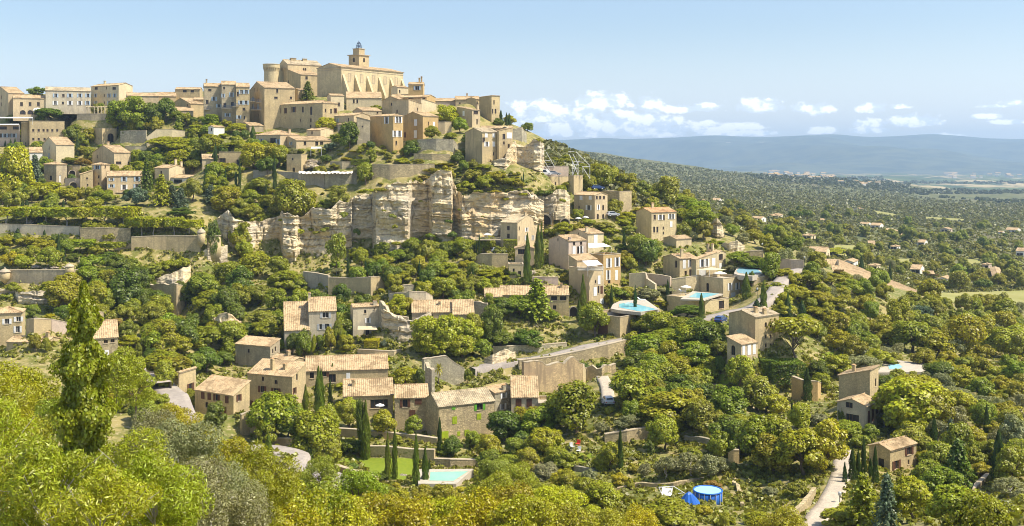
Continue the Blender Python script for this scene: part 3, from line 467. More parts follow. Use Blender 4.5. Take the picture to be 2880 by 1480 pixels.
wall('shaded retaining wall under the dense thicket','D6',[(965,790,740,180),(1060,800,750,178),(1130,800,765,177)],'rubble_grey',jag=.2,cope=False,ref='the thicket wall')
wall('curving pale stone wall beside the gravel drive','D5',[(180,1330,1290,122),(230,1330,1270,124),(330,1250,1200,131),(385,1190,1130,137),(412,1140,1095,142)],'rubble_wall',th=.5,jag=.08,cope=False,ref='the drive wall')
wall('pale garden wall with lit face at the edge of the olive grove','D5',[(1275,1160,1130,147),(1330,1230,1120,142),(1445,1060,1010,152)],'rubble_wall',th=.5,keep=True,ref='the olive grove wall')
wall('light retaining wall with a flight of steps by small lawns','D6',[(1125,450,410,214),(1215,480,430,211),(1380,500,440,208),(1415,520,450,207),(1480,420,380,213)],'rubble_wall',ref='the stepped retaining wall')
wall('ochre court wall behind a dark cypress','D5',[(265,575,440,208),(330,580,465,205),(420,590,470,205),(440,545,480,210)],'render_ochre',ref='the ochre court wall')
wall('low pale terrace wall with the pair of thin cypresses','D5',[(20,650,625,205),(170,700,685,194),(320,745,720,190),(382,690,655,196)],'rubble_wall',ref='the pale terrace wall')
wall('pinkish curved wall above the turquoise pool','D2',[(115,830,725,285),(240,840,738,282),(330,850,755,280),(342,840,760,281)],'render_pink',ref='the pinkish curved wall')
wall('long terrace wall under the stepped roof house','D2',[(345,980,775,279),(470,900,760,279),(598,880,740,281)],'ashlar_pale',ref='the long terrace wall')
wall('stepped cream wall over the small olive tree','D1',[(1430,990,850,279),(1600,985,840,278),(1610,980,900,277),(1700,985,960,275)],'render_cream',ref='the stepped cream wall')
wall('smooth pale wall at the road bend with a lamp post','D2',[(1283,690,592,303),(1400,712,602,300),(1512,715,610,299)],'render_pink',ref='the road bend wall')
wall('ruined low wall with a thin post above the road bend','D2',[(945,585,545,312),(1040,582,525,310),(1155,580,520,310)],'rubble_wall',ref='the post wall')
wall('curved garden wall under the round pale pool','D2',[(1070,830,770,276),(1200,800,740,279),(1290,760,712,284)],'rubble_wall',ref='the pale pool garden wall')
wall('vaulted recess wall with one broad arch in the cliff','C6',[(1015,790,652,313),(1100,790,655,312),(1180,800,652,312)],'render_ochre',ref='the vaulted recess wall')
wall('pale court wall between tall dark cypresses','C6',[(430,1120,1085,283),(500,1150,1040,281),(610,1160,1045,280),(755,1150,1045,280)],'ashlar',ref='the pale court wall')
wall('low garden wall above the broad roofed long house','D1',[(430,960,880,266),(560,960,885,265),(700,965,885,265)],'render_pink',ref='the low garden wall')
wall('garden terrace wall above the white silled turrets','C1',[(1120,700,560,388),(1240,705,555,387),(1358,710,555,386)],'rubble_grey',ref='the grey garden terrace wall')
wall('bright garden wall under the hilltop plane trees','C1',[(1365,735,615,380),(1455,700,545,381),(1600,640,545,382),(1720,610,560,384)],'render_cream',ref='the bright garden wall')
wall('low bright parapet wall above the tan gabled house','C1',[(1160,745,700,376),(1260,745,700,375),(1362,745,702,375)],'render_cream',ref='the bright parapet wall')
wall('stone court wall with one dark arch below the blank gabled house','C1',[(622,990,888,358),(680,990,885,357),(742,985,885,357)],'ashlar',ref='the arched court wall')
wall('low pinkish court wall with flowering shrubs','C1',[(605,1070,1000,350),(700,1085,998,349),(745,1090,1000,349)],'render_pink',ref='the pinkish court wall')
wall('dark lower wall of the hotel terrace under a pergola','C1',[(715,470,400,402),(850,465,398,401),(990,460,400,401)],'ashlar_grey',ref='the pergola terrace wall')
wall('garden wall with a doorway below the broad awning house','C2',[(1220,1265,1175,335),(1330,1260,1178,334),(1450,1250,1180,335)],'ashlar_grey',ref='the doorway garden wall')
wall('low stone terrace wall behind yellow dry grass','C2',[(1620,1260,1205,327),(1800,1255,1205,327),(1990,1255,1200,328)],'rubble_wall',ref='the dry grass terrace wall')
# ---------------------------------------------------------------- the ground: one sheet from under the camera to the foot of the far hills
ROADS = [  # (label name, half width m, [(k, x, y, D)])
 ('road', 1.75, [('D2',1500,665,292),('D2',1400,690,285),('D2',1310,770,272),('D2',1235,880,259),('D2',1080,990,250),('D2',900,1060,246),('D2',700,1110,243),('D6',600,118,240),('D6',430,150,234),('D6',200,205,229),('D6',0,240,226),('E2',1500,270,224),('E2',1290,290,222)]),
 ('road', 2.3, [('E1',60,650,214),('E1',200,705,206),('E1',290,800,197),('E1',420,1020,180),('E1',700,1190,171),('E1',1000,1195,171),('E1',1200,1215,170),('E1',1420,1270,167),('E5',420,790,164),('E5',600,870,160),('E5',790,920,156),('E5',900,1010,150)]),
 ('path', 1.35, [('D5',575,860,160),('D5',565,960,153),('D5',545,1060,146),('D5',500,1150,139),('D5',440,1250,131),('D5',380,1340,124),('D5',320,1420,118)]),
 ('path', 1.2, [('D6',440,350,212),('D6',470,420,206),('D6',480,500,199),('D6',480,560,195)]),
 ('road', 2.4, [('E3',1150,830,203),('E3',1200,890,203),('E3',1290,950,206),('E3',1400,1010,207),('E3',1480,1080,203)]),
]
CP = [ # (px, py, D) read off the photo at the open ground
 (100,2300,2.5),(1440,2300,2.5),(2780,2300,2.5),(100,2100,10),(1440,2100,10),(2800,2000,10),(100,1950,22),(700,1930,22),(1440,1900,22),(2300,1900,25),(2800,1800,25),
 (0,1640,50),(500,1700,50),(1000,1720,50),(1500,1650,55),(2000,1650,60),(2500,1600,60),(2900,1500,60),(0,1480,90),(500,1560,90),(1000,1560,95),(1500,1540,95),(2000,1520,105),(2500,1500,100),(2900,1420,95),
 (0,1260,150),(300,1300,150),(560,1320,150),(-200,1200,170),(100,1060,190),(420,1090,195),
 (20,870,245),(200,870,250),(380,900,240),(-100,700,275),(0,762,262),(200,760,262),(320,750,268),(0,700,284),(200,695,286),(330,700,282),(0,632,292),(200,640,292),(360,650,290),(520,615,296),
 (0,575,322),(200,570,322),(400,560,324),(560,560,318),(0,540,335),(650,590,318),(700,560,322),
 (50,450,372),(250,470,362),(420,430,372),(560,430,372),(620,470,345),(0,410,390),(350,408,385),(480,380,390),(420,340,398),(560,345,398),(620,360,388),(200,335,402),(330,330,402),
 (0,290,440),(300,290,440),(600,270,445),(900,235,450),(1200,270,430),(1400,330,420),(1480,380,400),
 (-400,300,420),(-400,700,290),(-400,1000,210),(-300,1500,90),
 (560,830,268),(500,760,282),(620,740,292),(430,900,252),(620,930,250),(740,900,255),(740,990,235),(700,800,282),(760,740,298),(850,760,296),
 (780,470,332),(900,520,324),(960,470,330),(860,560,316),(700,620,312),(780,615,312),(860,600,314),(960,545,317),(1060,505,320),(1180,500,318),(1300,520,322),(1420,530,320),(1500,540,318),
 (1000,745,298),(1100,720,299),(1200,712,300),(1300,705,300),(1380,700,298),
 (1100,445,328),(1200,455,328),(1300,470,326),(1350,480,325),(1230,420,336),(1440,455,330),(1500,470,330),(1540,480,330),
 (900,775,266),(1000,780,266),(1120,790,264),(1250,760,270),(1340,760,272),(860,850,255),(950,850,256),(1080,870,250),(1180,850,252),(1300,835,256),
 (1000,985,234),(1080,960,240),(1130,1020,226),(1230,1060,214),(1180,1080,212),(900,1000,230),(1300,1000,230),(1500,1000,228),(1560,1100,212),(1640,1080,214),(1700,1040,220),
 (960,1280,183),(1000,1310,178),(1100,1320,177),(1160,1340,175),(1250,1310,182),(1340,1285,186),(1350,1240,190),(1450,1230,192),(1560,1200,194),(1650,1220,184),(1480,1300,176),
 (700,1250,176),(800,1290,170),(900,1340,165),(1000,1400,155),(1300,1400,150),(1500,1400,148),(1600,1345,155),(1600,1250,174),(1700,1260,172),(1750,1290,165),(1900,1300,160),(2030,1300,158),
 (1760,1380,148),(1880,1385,145),(1985,1400,143),(2080,1390,146),(2150,1350,152),(2250,1330,152),(1900,1460,128),(2100,1450,130),
 (1700,950,241.5),(1665,951,240),(1745,952,241.5),(1790,948,244),(1700,957,238),(1560,860,258),(1640,880,252),(1760,880,251),(1800,860,254),(1900,900,245),(1900,1000,225),(1800,1080,212),(1950,1090,208),(2000,1150,192),(2100,1060,206),(2150,1200,178),(2250,1150,184),
 (1600,640,306),(1680,660,305),(1760,640,308),(1560,700,292),(1620,760,280),(1700,760,280),(1790,690,300),(1620,560,335),(1720,545,342),(1800,560,345),(1700,500,365),(1560,470,365),
 (1900,640,330),(1990,690,310),(2060,720,300),(2130,740,295),(2200,700,330),(1950,600,420),(2100,640,470),(2250,720,420),(2100,820,290),(2200,850,290),(2230,900,262),(2300,1010,236),
 (2350,960,250),(2480,1030,232),(2600,1020,236),(2450,900,285),(2600,900,300),(2750,1000,262),(2850,900,320),(2600,1150,195),(2750,1200,180),(2850,1300,150),(2650,1320,158),(2560,1350,155),(2500,1450,128),(2750,1440,122),(2400,1260,168),(2300,1240,170),
 (2500,820,400),(2700,840,400),(2850,840,420),(2300,790,400),(2350,740,520),(2500,740,540),(2700,760,520),(2850,760,560),(2450,690,700),(2650,690,720),(2850,690,740),(2300,680,640),(2200,640,640),
 (2100,590,800),(2300,620,860),(2500,640,900),(2800,640,950),(2000,560,1050),(2200,570,1200),(2500,580,1350),(2850,590,1400),(1900,540,1100),(1800,520,1150),
 (1550,470,1500),(1700,490,1600),(2000,515,1900),(2300,540,2000),(2600,555,2200),(2880,562,2200),(1530,408,2300),(1650,428,2350),(1800,450,2500),(1950,472,2700),(2100,487,2900),(2250,503,3100),
 (1400,390,2300),(1000,370,2300),(400,380,2300),(-300,380,2300),(1400,440,1000),(800,430,1000),(100,430,1000),
 (2400,522,3600),(2650,535,3400),(2880,540,3300),(2400,508,4600),(2650,518,4600),(2880,522,4500),(2150,493,5000),(2450,496,6000),(2700,503,6000),(2900,506,6000),(2100,488,7600),(2450,489,7800),(2880,490,8000),
 (1600,470,5200),(1300,470,5000),(500,470,5000),(-300,470,5000),(1600,480,7600),(700,480,8000),(-300,480,8000),(3300,560,2200),(3300,500,5600),(3300,490,8000),(3300,900,330),(3300,1200,170),(3300,700,700),
]
def spec_points():
    out = []
    for s in SPECS:
        if s['name'] == 'castle': continue
        for i, j in ((0,0),(s['a'],0),(0,s['b']),(s['a'],s['b'])):
            q = s['O'] + s['ea']*i + s['eb']*j
            dz = 0.0 if (i, j) == (0, 0) else .0
            out.append((q.x, q.y, q.z + dz))
    return out
def cp_world(px, py, D): q = P(px, py, D * GS); return (q.x, q.y, q.z)
_c = [cp_world(*p) for p in CP] + spec_points()
for _n, _w, pts in ROADS:
    for k, x, y, D in pts: _c.append(cp_world(*pix(k, x, y), D))
for (lab_, k_, pts_, *_r), kw_ in WALLS:
    back = kw_.get('name') != 'ruined_wall' and not any(t in lab_ for t in ('fence', 'court', 'road bend', 'plain wall', 'pinkish', 'stepped cream', 'stub', 'thin post', 'gate pillar', 'return', 'drive'))
    for x_, yb_, yt_, D_ in pts_:
        px_, b_ = pix(k_, x_, yb_); _c.append(cp_world(px_, b_, D_))
        if back: t_ = P(px_, pix(k_, x_, yt_)[1], D_*GS); s_f = (t_.y+3.0)/t_.y; _c.append((t_.x*s_f, t_.y+3.0, t_.z-.15))
_c = np.array(_c)
_cu = np.stack([_c[:,0]/_c[:,1], np.log(_c[:,1])], 1); _ch = _c[:,2]/_c[:,1]
def _phi(r): return r
_n = len(_cu); _d = np.linalg.norm(_cu[:,None]-_cu[None], axis=2)
_A = np.zeros((_n+3,_n+3)); _A[:_n,:_n] = -_d + np.eye(_n)*.003   # smoothed, so that estimates that disagree make no spikes
_A[:_n,_n] = 1; _A[:_n,_n+1:] = _cu; _A[_n,:_n] = 1; _A[_n+1:,:_n] = _cu.T
_w = np.linalg.solve(_A, np.concatenate([_ch, np.zeros(3)]))
def slope_at(u, v):
    q = np.stack([np.ravel(u), np.ravel(v)], 1); out = np.empty(len(q))
    for i in range(0, len(q), 4000):
        p = q[i:i+4000]; out[i:i+4000] = -np.linalg.norm(p[:,None]-_cu[None], axis=2) @ _w[:_n] + _w[_n] + p @ _w[_n+1:]
    return out.reshape(np.shape(u))
US = np.linspace(-.62, .62, 420)
_y = np.concatenate([np.geomspace(3, 100*GS, 70)[:-1], np.geomspace(100*GS, 470*GS, 420)[:-1], np.geomspace(470*GS, 8600*GS, 260)])
VS = np.log(_y)
UU, VV = np.meshgrid(US, VS)
HH = slope_at(UU, VV)
def fbm_grid(x, y, seed, octs=4):
    r = np.random.RandomState(seed); o = np.zeros_like(x); amp = 1.0
    for k in range(octs):
        for _ in range(5):
            a = r.rand()*6.283; f = (1.7**k)*(.7+.6*r.rand()); o += amp*np.sin((x*math.cos(a)+y*math.sin(a))*f + r.rand()*6.283)*.3
        amp *= .55
    return o
_X, _Y = UU*np.exp(VV), np.exp(VV)
_near = np.clip((_Y-20)/60, 0, 1)
HH = HH + _near*(fbm_grid(_X*.22, _Y*.22, 3)*.35 + np.clip((_Y-700)/2500, 0, 1)*fbm_grid(_X*.012, _Y*.012, 5)*6)/_Y
def zground(x, y):
    u = x/y; v = math.log(max(y, 3.01)); i = min(max((u-US[0])/(US[1]-US[0]), 0), len(US)-1.001); j = min(max(np.searchsorted(VS, v)-1, 0), len(VS)-2)
    i0 = int(i); fu = i-i0; fv = (v-VS[j])/(VS[j+1]-VS[j])
    hh = (HH[j,i0]*(1-fu)+HH[j,i0+1]*fu)*(1-fv)+(HH[j+1,i0]*(1-fu)+HH[j+1,i0+1]*fu)*fv
    return float(hh*y)
def G(px, py, dmin=0, dmax=1e9):
    """where the line of sight through a photo pixel meets the ground"""
    u = (px-1440)/F; i = min(max((u-US[0])/(US[1]-US[0]), 0), len(US)-1.001); i0 = int(i); fu = i-i0
    col = HH[:,i0]*(1-fu)+HH[:,i0+1]*fu; t = -(py-YH)/F
    ok = (col >= t) & (VS > math.log(max(dmin, 3.0)*1.0001) if dmin else True)
    k = int(np.argmax(ok))
    if not ok[k]: return None
    if k > 0 and col[k-1] < t: f = (t-col[k-1])/(col[k]-col[k-1]); v = VS[k-1]*(1-f)+VS[k]*f
    else: v = VS[k]
    y = math.exp(v)
    if y > dmax: return None
    return Vector((u*y, y, t*y if (k > 0 and col[k-1] < t) else float(col[k]*y)))
def grid_object(name, X, Y, Z, mat, smooth=True):
    nv, nu = X.shape; me = bpy.data.meshes.new(name)
    co = np.stack([X, Y, Z], 2).reshape(-1, 3); me.vertices.add(len(co)); me.vertices.foreach_set('co', co.astype(np.float32).ravel())
    a = (np.arange(nv-1)[:,None]*nu+np.arange(nu-1)[None]).ravel(); q = np.stack([a, a+1, a+nu+1, a+nu], 1)
    me.loops.add(q.size); me.loops.foreach_set('vertex_index', q.ravel().astype(np.int32))
    me.polygons.add(len(q)); me.polygons.foreach_set('loop_start', (np.arange(len(q))*4).astype(np.int32))
    me.polygons.foreach_set('use_smooth', np.ones(len(q), bool)); me.materials.append(mat); me.update(calc_edges=True); me.validate()
    return link(bpy.data.objects.new(name, me))
def ground_mat():
    m, n, b = principled('hillside_soil')
    pos = n.new('ShaderNodeNewGeometry').outputs['Position']
    sp = n.new('ShaderNodeSeparateXYZ'); n.link(pos, sp.inputs[0])
    g = n.noise(pos, .9, 5, .65); big = n.noise(pos, .07, 4, .6); mid = n.noise(pos, .25, 3, .6)
    c = n.mix(n.ramp(mid, .4, .6), (.15,.15,.03), (.33,.27,.10))
    c = n.mix(n.ramp(big, .5, .62, 0, .7), c, (.12,.15,.02))
    c = n.mix(n.ramp(g, .54, .66, 0, .85), c, (.46,.37,.22))
    # the valley: scrub, then fields on the plain
    gs = n.noise(pos, .03, 6, .7); gb = n.noise(pos, .004, 4, .6)
    far = n.mix(n.ramp(gs, .35, .65), (.085,.10,.03), (.17,.165,.065)); far = n.mix(n.ramp(gb, .5, .65, 0, .6), far, (.16,.13,.07))
    mp = n.new('ShaderNodeMapping'); n.link(pos, mp.inputs[0]); mp.inputs['Scale'].default_value = (1, .35, 0); mp.inputs['Rotation'].default_value = (0, 0, .3)
    v = n.new('ShaderNodeTexVoronoi'); n.link(mp.outputs[0], v.inputs[0]); v.inputs['Scale'].default_value = .0052
    sc = n.new('ShaderNodeSeparateColor'); n.link(v.outputs['Color'], sc.inputs[0])
    f1 = n.mix(n.ramp(sc.outputs[0], .45, .55), (.06,.10,.03), (.48,.38,.20)); f1 = n.mix(n.ramp(sc.outputs[1], .6, .7), f1, (.10,.14,.04))
    f1 = n.mix(n.ramp(n.noise(pos, .006, 4, .7), .5, .58, 0, .9), f1, (.035,.055,.025))
    plain = n.math('MULTIPLY', n.ramp(sp.outputs[1], 3700, 4300), n.ramp(n.math('ADD', sp.outputs[0], n.math('MULTIPLY', sp.outputs[1], -.22)), 0, 400))
    far = n.mix(n.math('MULTIPLY', plain, .9), far, f1)
    c = n.mix(n.ramp(sp.outputs[1], 420, 900), c, far)
    n.link(c, b.inputs['Base Color'])
    bp = n.new('ShaderNodeBump'); bp.inputs['Strength'].default_value = .8; bp.inputs['Distance'].default_value = .3
    n.link(g, bp.inputs['Height']); n.link(bp.outputs[0], b.inputs['Normal'])
    return m
tag(grid_object('ground', _X, _Y, HH*_Y, ground_mat()), kind='structure')
# far hills: a ridge 15 km away with shoulders
def hills():
    m, n, b = principled('far_hills'); pos = n.new('ShaderNodeNewGeometry').outputs['Position']
    c = n.mix(n.ramp(n.noise(pos, .004, 5, .65), .38, .62), (.045,.070,.060), (.11,.13,.085))
    c = n.mix(n.ramp(n.noise(pos, .0022, 5, .7), .66, .69, 0, .8), c, (.5,.42,.3)); n.link(c, b.inputs['Base Color'])
    ridge = [(-900,400),(600,398),(1530,396),(1640,391),(1690,387),(1760,391),(1880,388),(1930,385),(2010,380),(2080,384),(2150,386),(2260,381),(2350,377),(2440,386),(2540,382),(2620,376),(2700,382),(2780,389),(2880,391),(3600,395)]
    xs = np.array([p[0] for p in ridge]); ys = np.array([p[1] for p in ridge])
    nu, nv = 360, 70; px = np.linspace(-900, 3600, nu); prof = np.interp(px, xs, ys)
    kern = np.ones(5)/5; prof = np.convolve(np.pad(prof, 2, 'edge'), kern, 'valid')
    t = np.linspace(0, 1.25, nv); X = np.zeros((nv, nu)); Y = X.copy(); Z = X.copy()
    for j, tt in enumerate(t):
        D = (7600 + 5400*tt)*GS
        Y[j] = D; X[j] = (px-1440)/F*D
        ztop = -(prof-YH)/F*13000*GS; z0 = -(494-YH)/F*7600*GS
        e = tt if tt <= 1 else 1-(tt-1)*1.5
        k = e**1.25
        Z[j] = z0*(1-k) + ztop*k
    rid = fbm_grid(X*.0016+Y*.0006, Y*.0007, 11, 5)
    w = np.sin(np.clip(t, 0, 1)*math.pi)[:,None]
    Z += rid*w*120*GS
    # a wooded knoll in front
    kx, ky = (2230-1440)/F*8600*GS, 8600*GS
    Z += 62*GS*np.exp(-(((X-kx)/560/GS)**2 + ((Y-ky)/420/GS)**2))
    tag(grid_object('hills', X, Y, Z, m), kind='structure')
hills()
# ---------------------------------------------------------------- building the buildings
FOOT = []      # footprints, to keep trees out of them
KEEP = []      # what the photo shows in front: (x0, y0, x1, y1, depth) in photo pixels
REFS = []      # (phrase, px, py) to describe plants by
def proj(p): return 1440 + F*p[0]/p[1], YH - F*p[2]/p[1]
SHUT = dict(b='shutter_blue', w='shutter_white', n='shutter_brown', g='shutter_green', s='shutter_grey', W='shutter_white', N='shutter_brown', G='shutter_green', L='shutter_lime')
WS = 1.3
def parse_windows(s, txt, side):
    out = []
    for w in filter(None, txt.split(';')):
        q = w.split(','); x, y = pix(s['k'], float(q[0]), float(q[1])); st = q[2]
        ww, hh = (float(q[3]), float(q[4])) if len(q) > 4 else (.9, 1.4)
        ww *= WS; hh *= WS
        e = s['ea'] if side == 'l' else s['eb']; m = s['O']
        k = (x-1440)/F; run = (k*m.y-m.x)/(e.x-k*e.y); Y = m.y+run*e.y
        z = -(y-YH)/F*Y - m.z; L = s['a'] if side == 'l' else s['b']
        ww = min(ww, L-.3); x0 = min(max(run-ww/2, .12), L-ww-.12)
        out.append([x0, x0+ww, z-hh/2, z+hh/2, st])
    out.sort(); ok = []
    for w in out:      # openings never overlap
        if all(w[0] >= q[1]+.05 or w[1] <= q[0]-.05 or w[2] >= q[3]+.05 or w[3] <= q[2]-.05 for q in ok): ok.append(w)
    return ok
def wall_face(mb, O, e, nrm, L, top, zlo, holes, mids=()):
    """a wall with real openings: e runs along it, nrm points outward, top(s) is its upper edge"""
    xs = sorted({0, L, *mids, *[h_[0] for h_ in holes], *[h_[1] for h_ in holes]}); zs = sorted({zlo, *[h_[2] for h_ in holes], *[h_[3] for h_ in holes]})
    pt = lambda x, z: O + e*x + Vector((0,0,z))
    for x0, x1 in zip(xs, xs[1:]):
        lim = min(top(x0), top(x1)); cuts = [z for z in zs if z < lim-.02]
        for i, z0 in enumerate(cuts):
            last = i == len(cuts)-1; xm = (x0+x1)/2
            za, zb = (top(x0), top(x1)) if last else (cuts[i+1],)*2
            zm = (z0+min(za, zb))/2
            if any(h_[0] < xm < h_[1] and h_[2] < zm < h_[3] for h_ in holes): continue
            q = [pt(x0,z0), pt(x1,z0), pt(x1,zb), pt(x0,za)]
            mb.poly(q if (q[1]-q[0]).cross(q[3]-q[0]).dot(nrm) > 0 else q[::-1])
    for x0, x1, z0, z1, st in holes:
        d = -nrm*.28; a, b, c, f = pt(x0,z0), pt(x1,z0), pt(x1,z1), pt(x0,z1)
        for p, q in ((a,b),(b,c),(c,f),(f,a)): mb.poly([p, q, q+d, p+d])
def make_window(root, s, O, e, nrm, w, far):
    x0, x1, z0, z1, st = w; W_, H_ = x1-x0, z1-z0
    pt = lambda x, z, d: O + e*x + Vector((0,0,z)) + nrm*d
    o0 = root.location
    def bar(mb, xa, xb, za, zb, da, db, m=0): mb.box8([pt(xa,za,da), pt(xb,za,da), pt(xb,za,db), pt(xa,za,db)], [pt(xa,zb,da), pt(xb,zb,da), pt(xb,zb,db), pt(xa,zb,db)], m)
    if st in 'WNGLo':
        door = H_ > 1.75*WS or st == 'o'
        mb = MB(); n = max(2, round(W_/.35))
        if st in 'WGLN':      # closed leaves hung on the face
            for k in range(2): bar(mb, x0-.06+k*(W_+.12)/2+.012, x0-.06+(k+1)*(W_+.12)/2-.012, z0-.05, z1+.05, .02, .075)
            for zz in (.2, .8): bar(mb, x0+.03, x1-.03, z0+H_*zz-.05, z0+H_*zz+.05, .078, .1)
        else:
            for k in range(n): bar(mb, x0+k*W_/n+.01, x0+(k+1)*W_/n-.01, z0, z1, -.26, -.2)
        mat = SHUT.get(st) or ('wood_brown' if s['cat'] in ('garage',) else 'frame_white' if 'white' in s['label'] else 'dark_wood_and_shade')
        mb.build('door' if door else 'shutter', MATS[mat], root, o0)
        if st in 'WNGL':
            pb = MB(); pb.poly([pt(x0,z0,-.24), pt(x1,z0,-.24), pt(x1,z1,-.24), pt(x0,z1,-.24)]); pb.build('window', MATS['window_dark'], root, o0)
        return
    mb = MB(); fm = MATS['frame_white' if st in 'wbs' else 'frame_brown']; t = .07
    for q in ((x0,x1,z0,z0+t),(x0,x1,z1-t,z1),(x0,x0+t,z0+t,z1-t),(x1-t,x1,z0+t,z1-t)): bar(mb, *q, -.24, -.17)
    if W_ > .7: bar(mb, (x0+x1)/2-.035, (x0+x1)/2+.035, z0+t, z1-t, -.235, -.175)
    if W_ > 2.2:
        for f in (.25, .75): bar(mb, x0+W_*f-.035, x0+W_*f+.035, z0+t, z1-t, -.235, -.175)
    if st == 'A':          # round headed: stone spandrels close the corners of the opening
        n = 8; r = W_/2; cx = (x0+x1)/2; zc = z1-r
        for sg in (-1, 1):
            for k in range(n):
                a0, a1 = math.pi/2*k/n, math.pi/2*(k+1)/n
                p = [(cx+sg*r*math.cos(a0), zc+r*math.sin(a0)), (cx+sg*r*math.cos(a1), zc+r*math.sin(a1))]
                mb.box8([pt(p[0][0],p[0][1],-.16), pt(p[1][0],p[1][1],-.16), pt(p[1][0],p[1][1],.004), pt(p[0][0],p[0][1],.004)],
                        [pt(p[0][0],z1,-.16), pt(p[1][0],z1,-.16), pt(p[1][0],z1,.004), pt(p[0][0],z1,.004)], 1)
    if st not in 'A': bar(mb, x0-.12, x1+.12, z0-.14, z0-.002, -.1, .1, 1)
    mats = [fm, MATS['coping' if st != 'A' else s['m']]]
    pane = MB(); pane.poly([pt(x0,z0,-.22), pt(x1,z0,-.22), pt(x1,z1,-.22), pt(x0,z1,-.22)])
    if far:
        i = len(mb.v); mb.v += pane.v; mb.f.append((i,i+1,i+2,i+3)); mb.m.append(2); mb.build('window', mats+[MATS['window_dark']], root, o0)
    else:
        fr = mb.build('window', mats, root, o0); pane.build('pane', MATS['window_dark'], fr, o0)
    if st in SHUT:
        for sg in (0, 1):
            lw = min(W_/2, .62); xa = x0-lw-.03 if sg == 0 else x1+.03; xb = xa+lw
            sh = MB(); bar(sh, xa, xb, z0-.03, z1+.03, .03, .08)
            for zz in (.2, .8): bar(sh, xa+.04, xb-.04, z0+H_*zz-.05, z0+H_*zz+.05, .083, .105)
            sh.build('shutter', MATS[SHUT[st]], root, o0)
def roof_plane(mb, p0, p1, q1, q0, th=.16, pitch=.24, m=0, seed=0):
    """canal tiles: p0-p1 is the eave, q0-q1 the top edge"""
    p0, p1, q0, q1 = map(Vector, (p0, p1, q0, q1)); nr = (p1-p0).cross(q0-p0 if (q0-p0).length > .1 else q1-p0).normalized()
    if nr.z < 0: nr = -nr
    n = max(4, 2*int((p1-p0).length/pitch/2)); rows = max(3, int(((q0+q1)/2-(p0+p1)/2).length/1.1)); r = random.Random(seed)
    i0 = len(mb.v)
    for k in range(n+1):
        s_ = k/n; a = p0.lerp(p1, s_); b = q0.lerp(q1, s_)
        for j in range(rows+1):
            up = (.045 if k % 2 else -.05) + r.uniform(-.022, .022)
            mb.v.append(tuple(a.lerp(b, j/rows) + nr*up))
    w = rows+1
    for k in range(n):
        for j in range(rows): mb.f.append((i0+k*w+j, i0+(k+1)*w+j, i0+(k+1)*w+j+1, i0+k*w+j+1)); mb.m.append(m)
    dn = -nr*th; e = nr*-.052
    mb.box8([p0+dn, p1+dn, q1+dn, q0+dn], [p0+e, p1+e, q1+e, q0+e], m)
    return nr
def ridge_tiles(mb, a, b, m=0):
    a, b = Vector(a), Vector(b); n = max(2, int((b-a).length/.4)); pts = [a.lerp(b, k/n)+Vector((0,0,rnd.uniform(-.02,.03)+.01)) for k in range(n+1)]
    mb.tube(pts, [.13]*(n+1), 6, m)
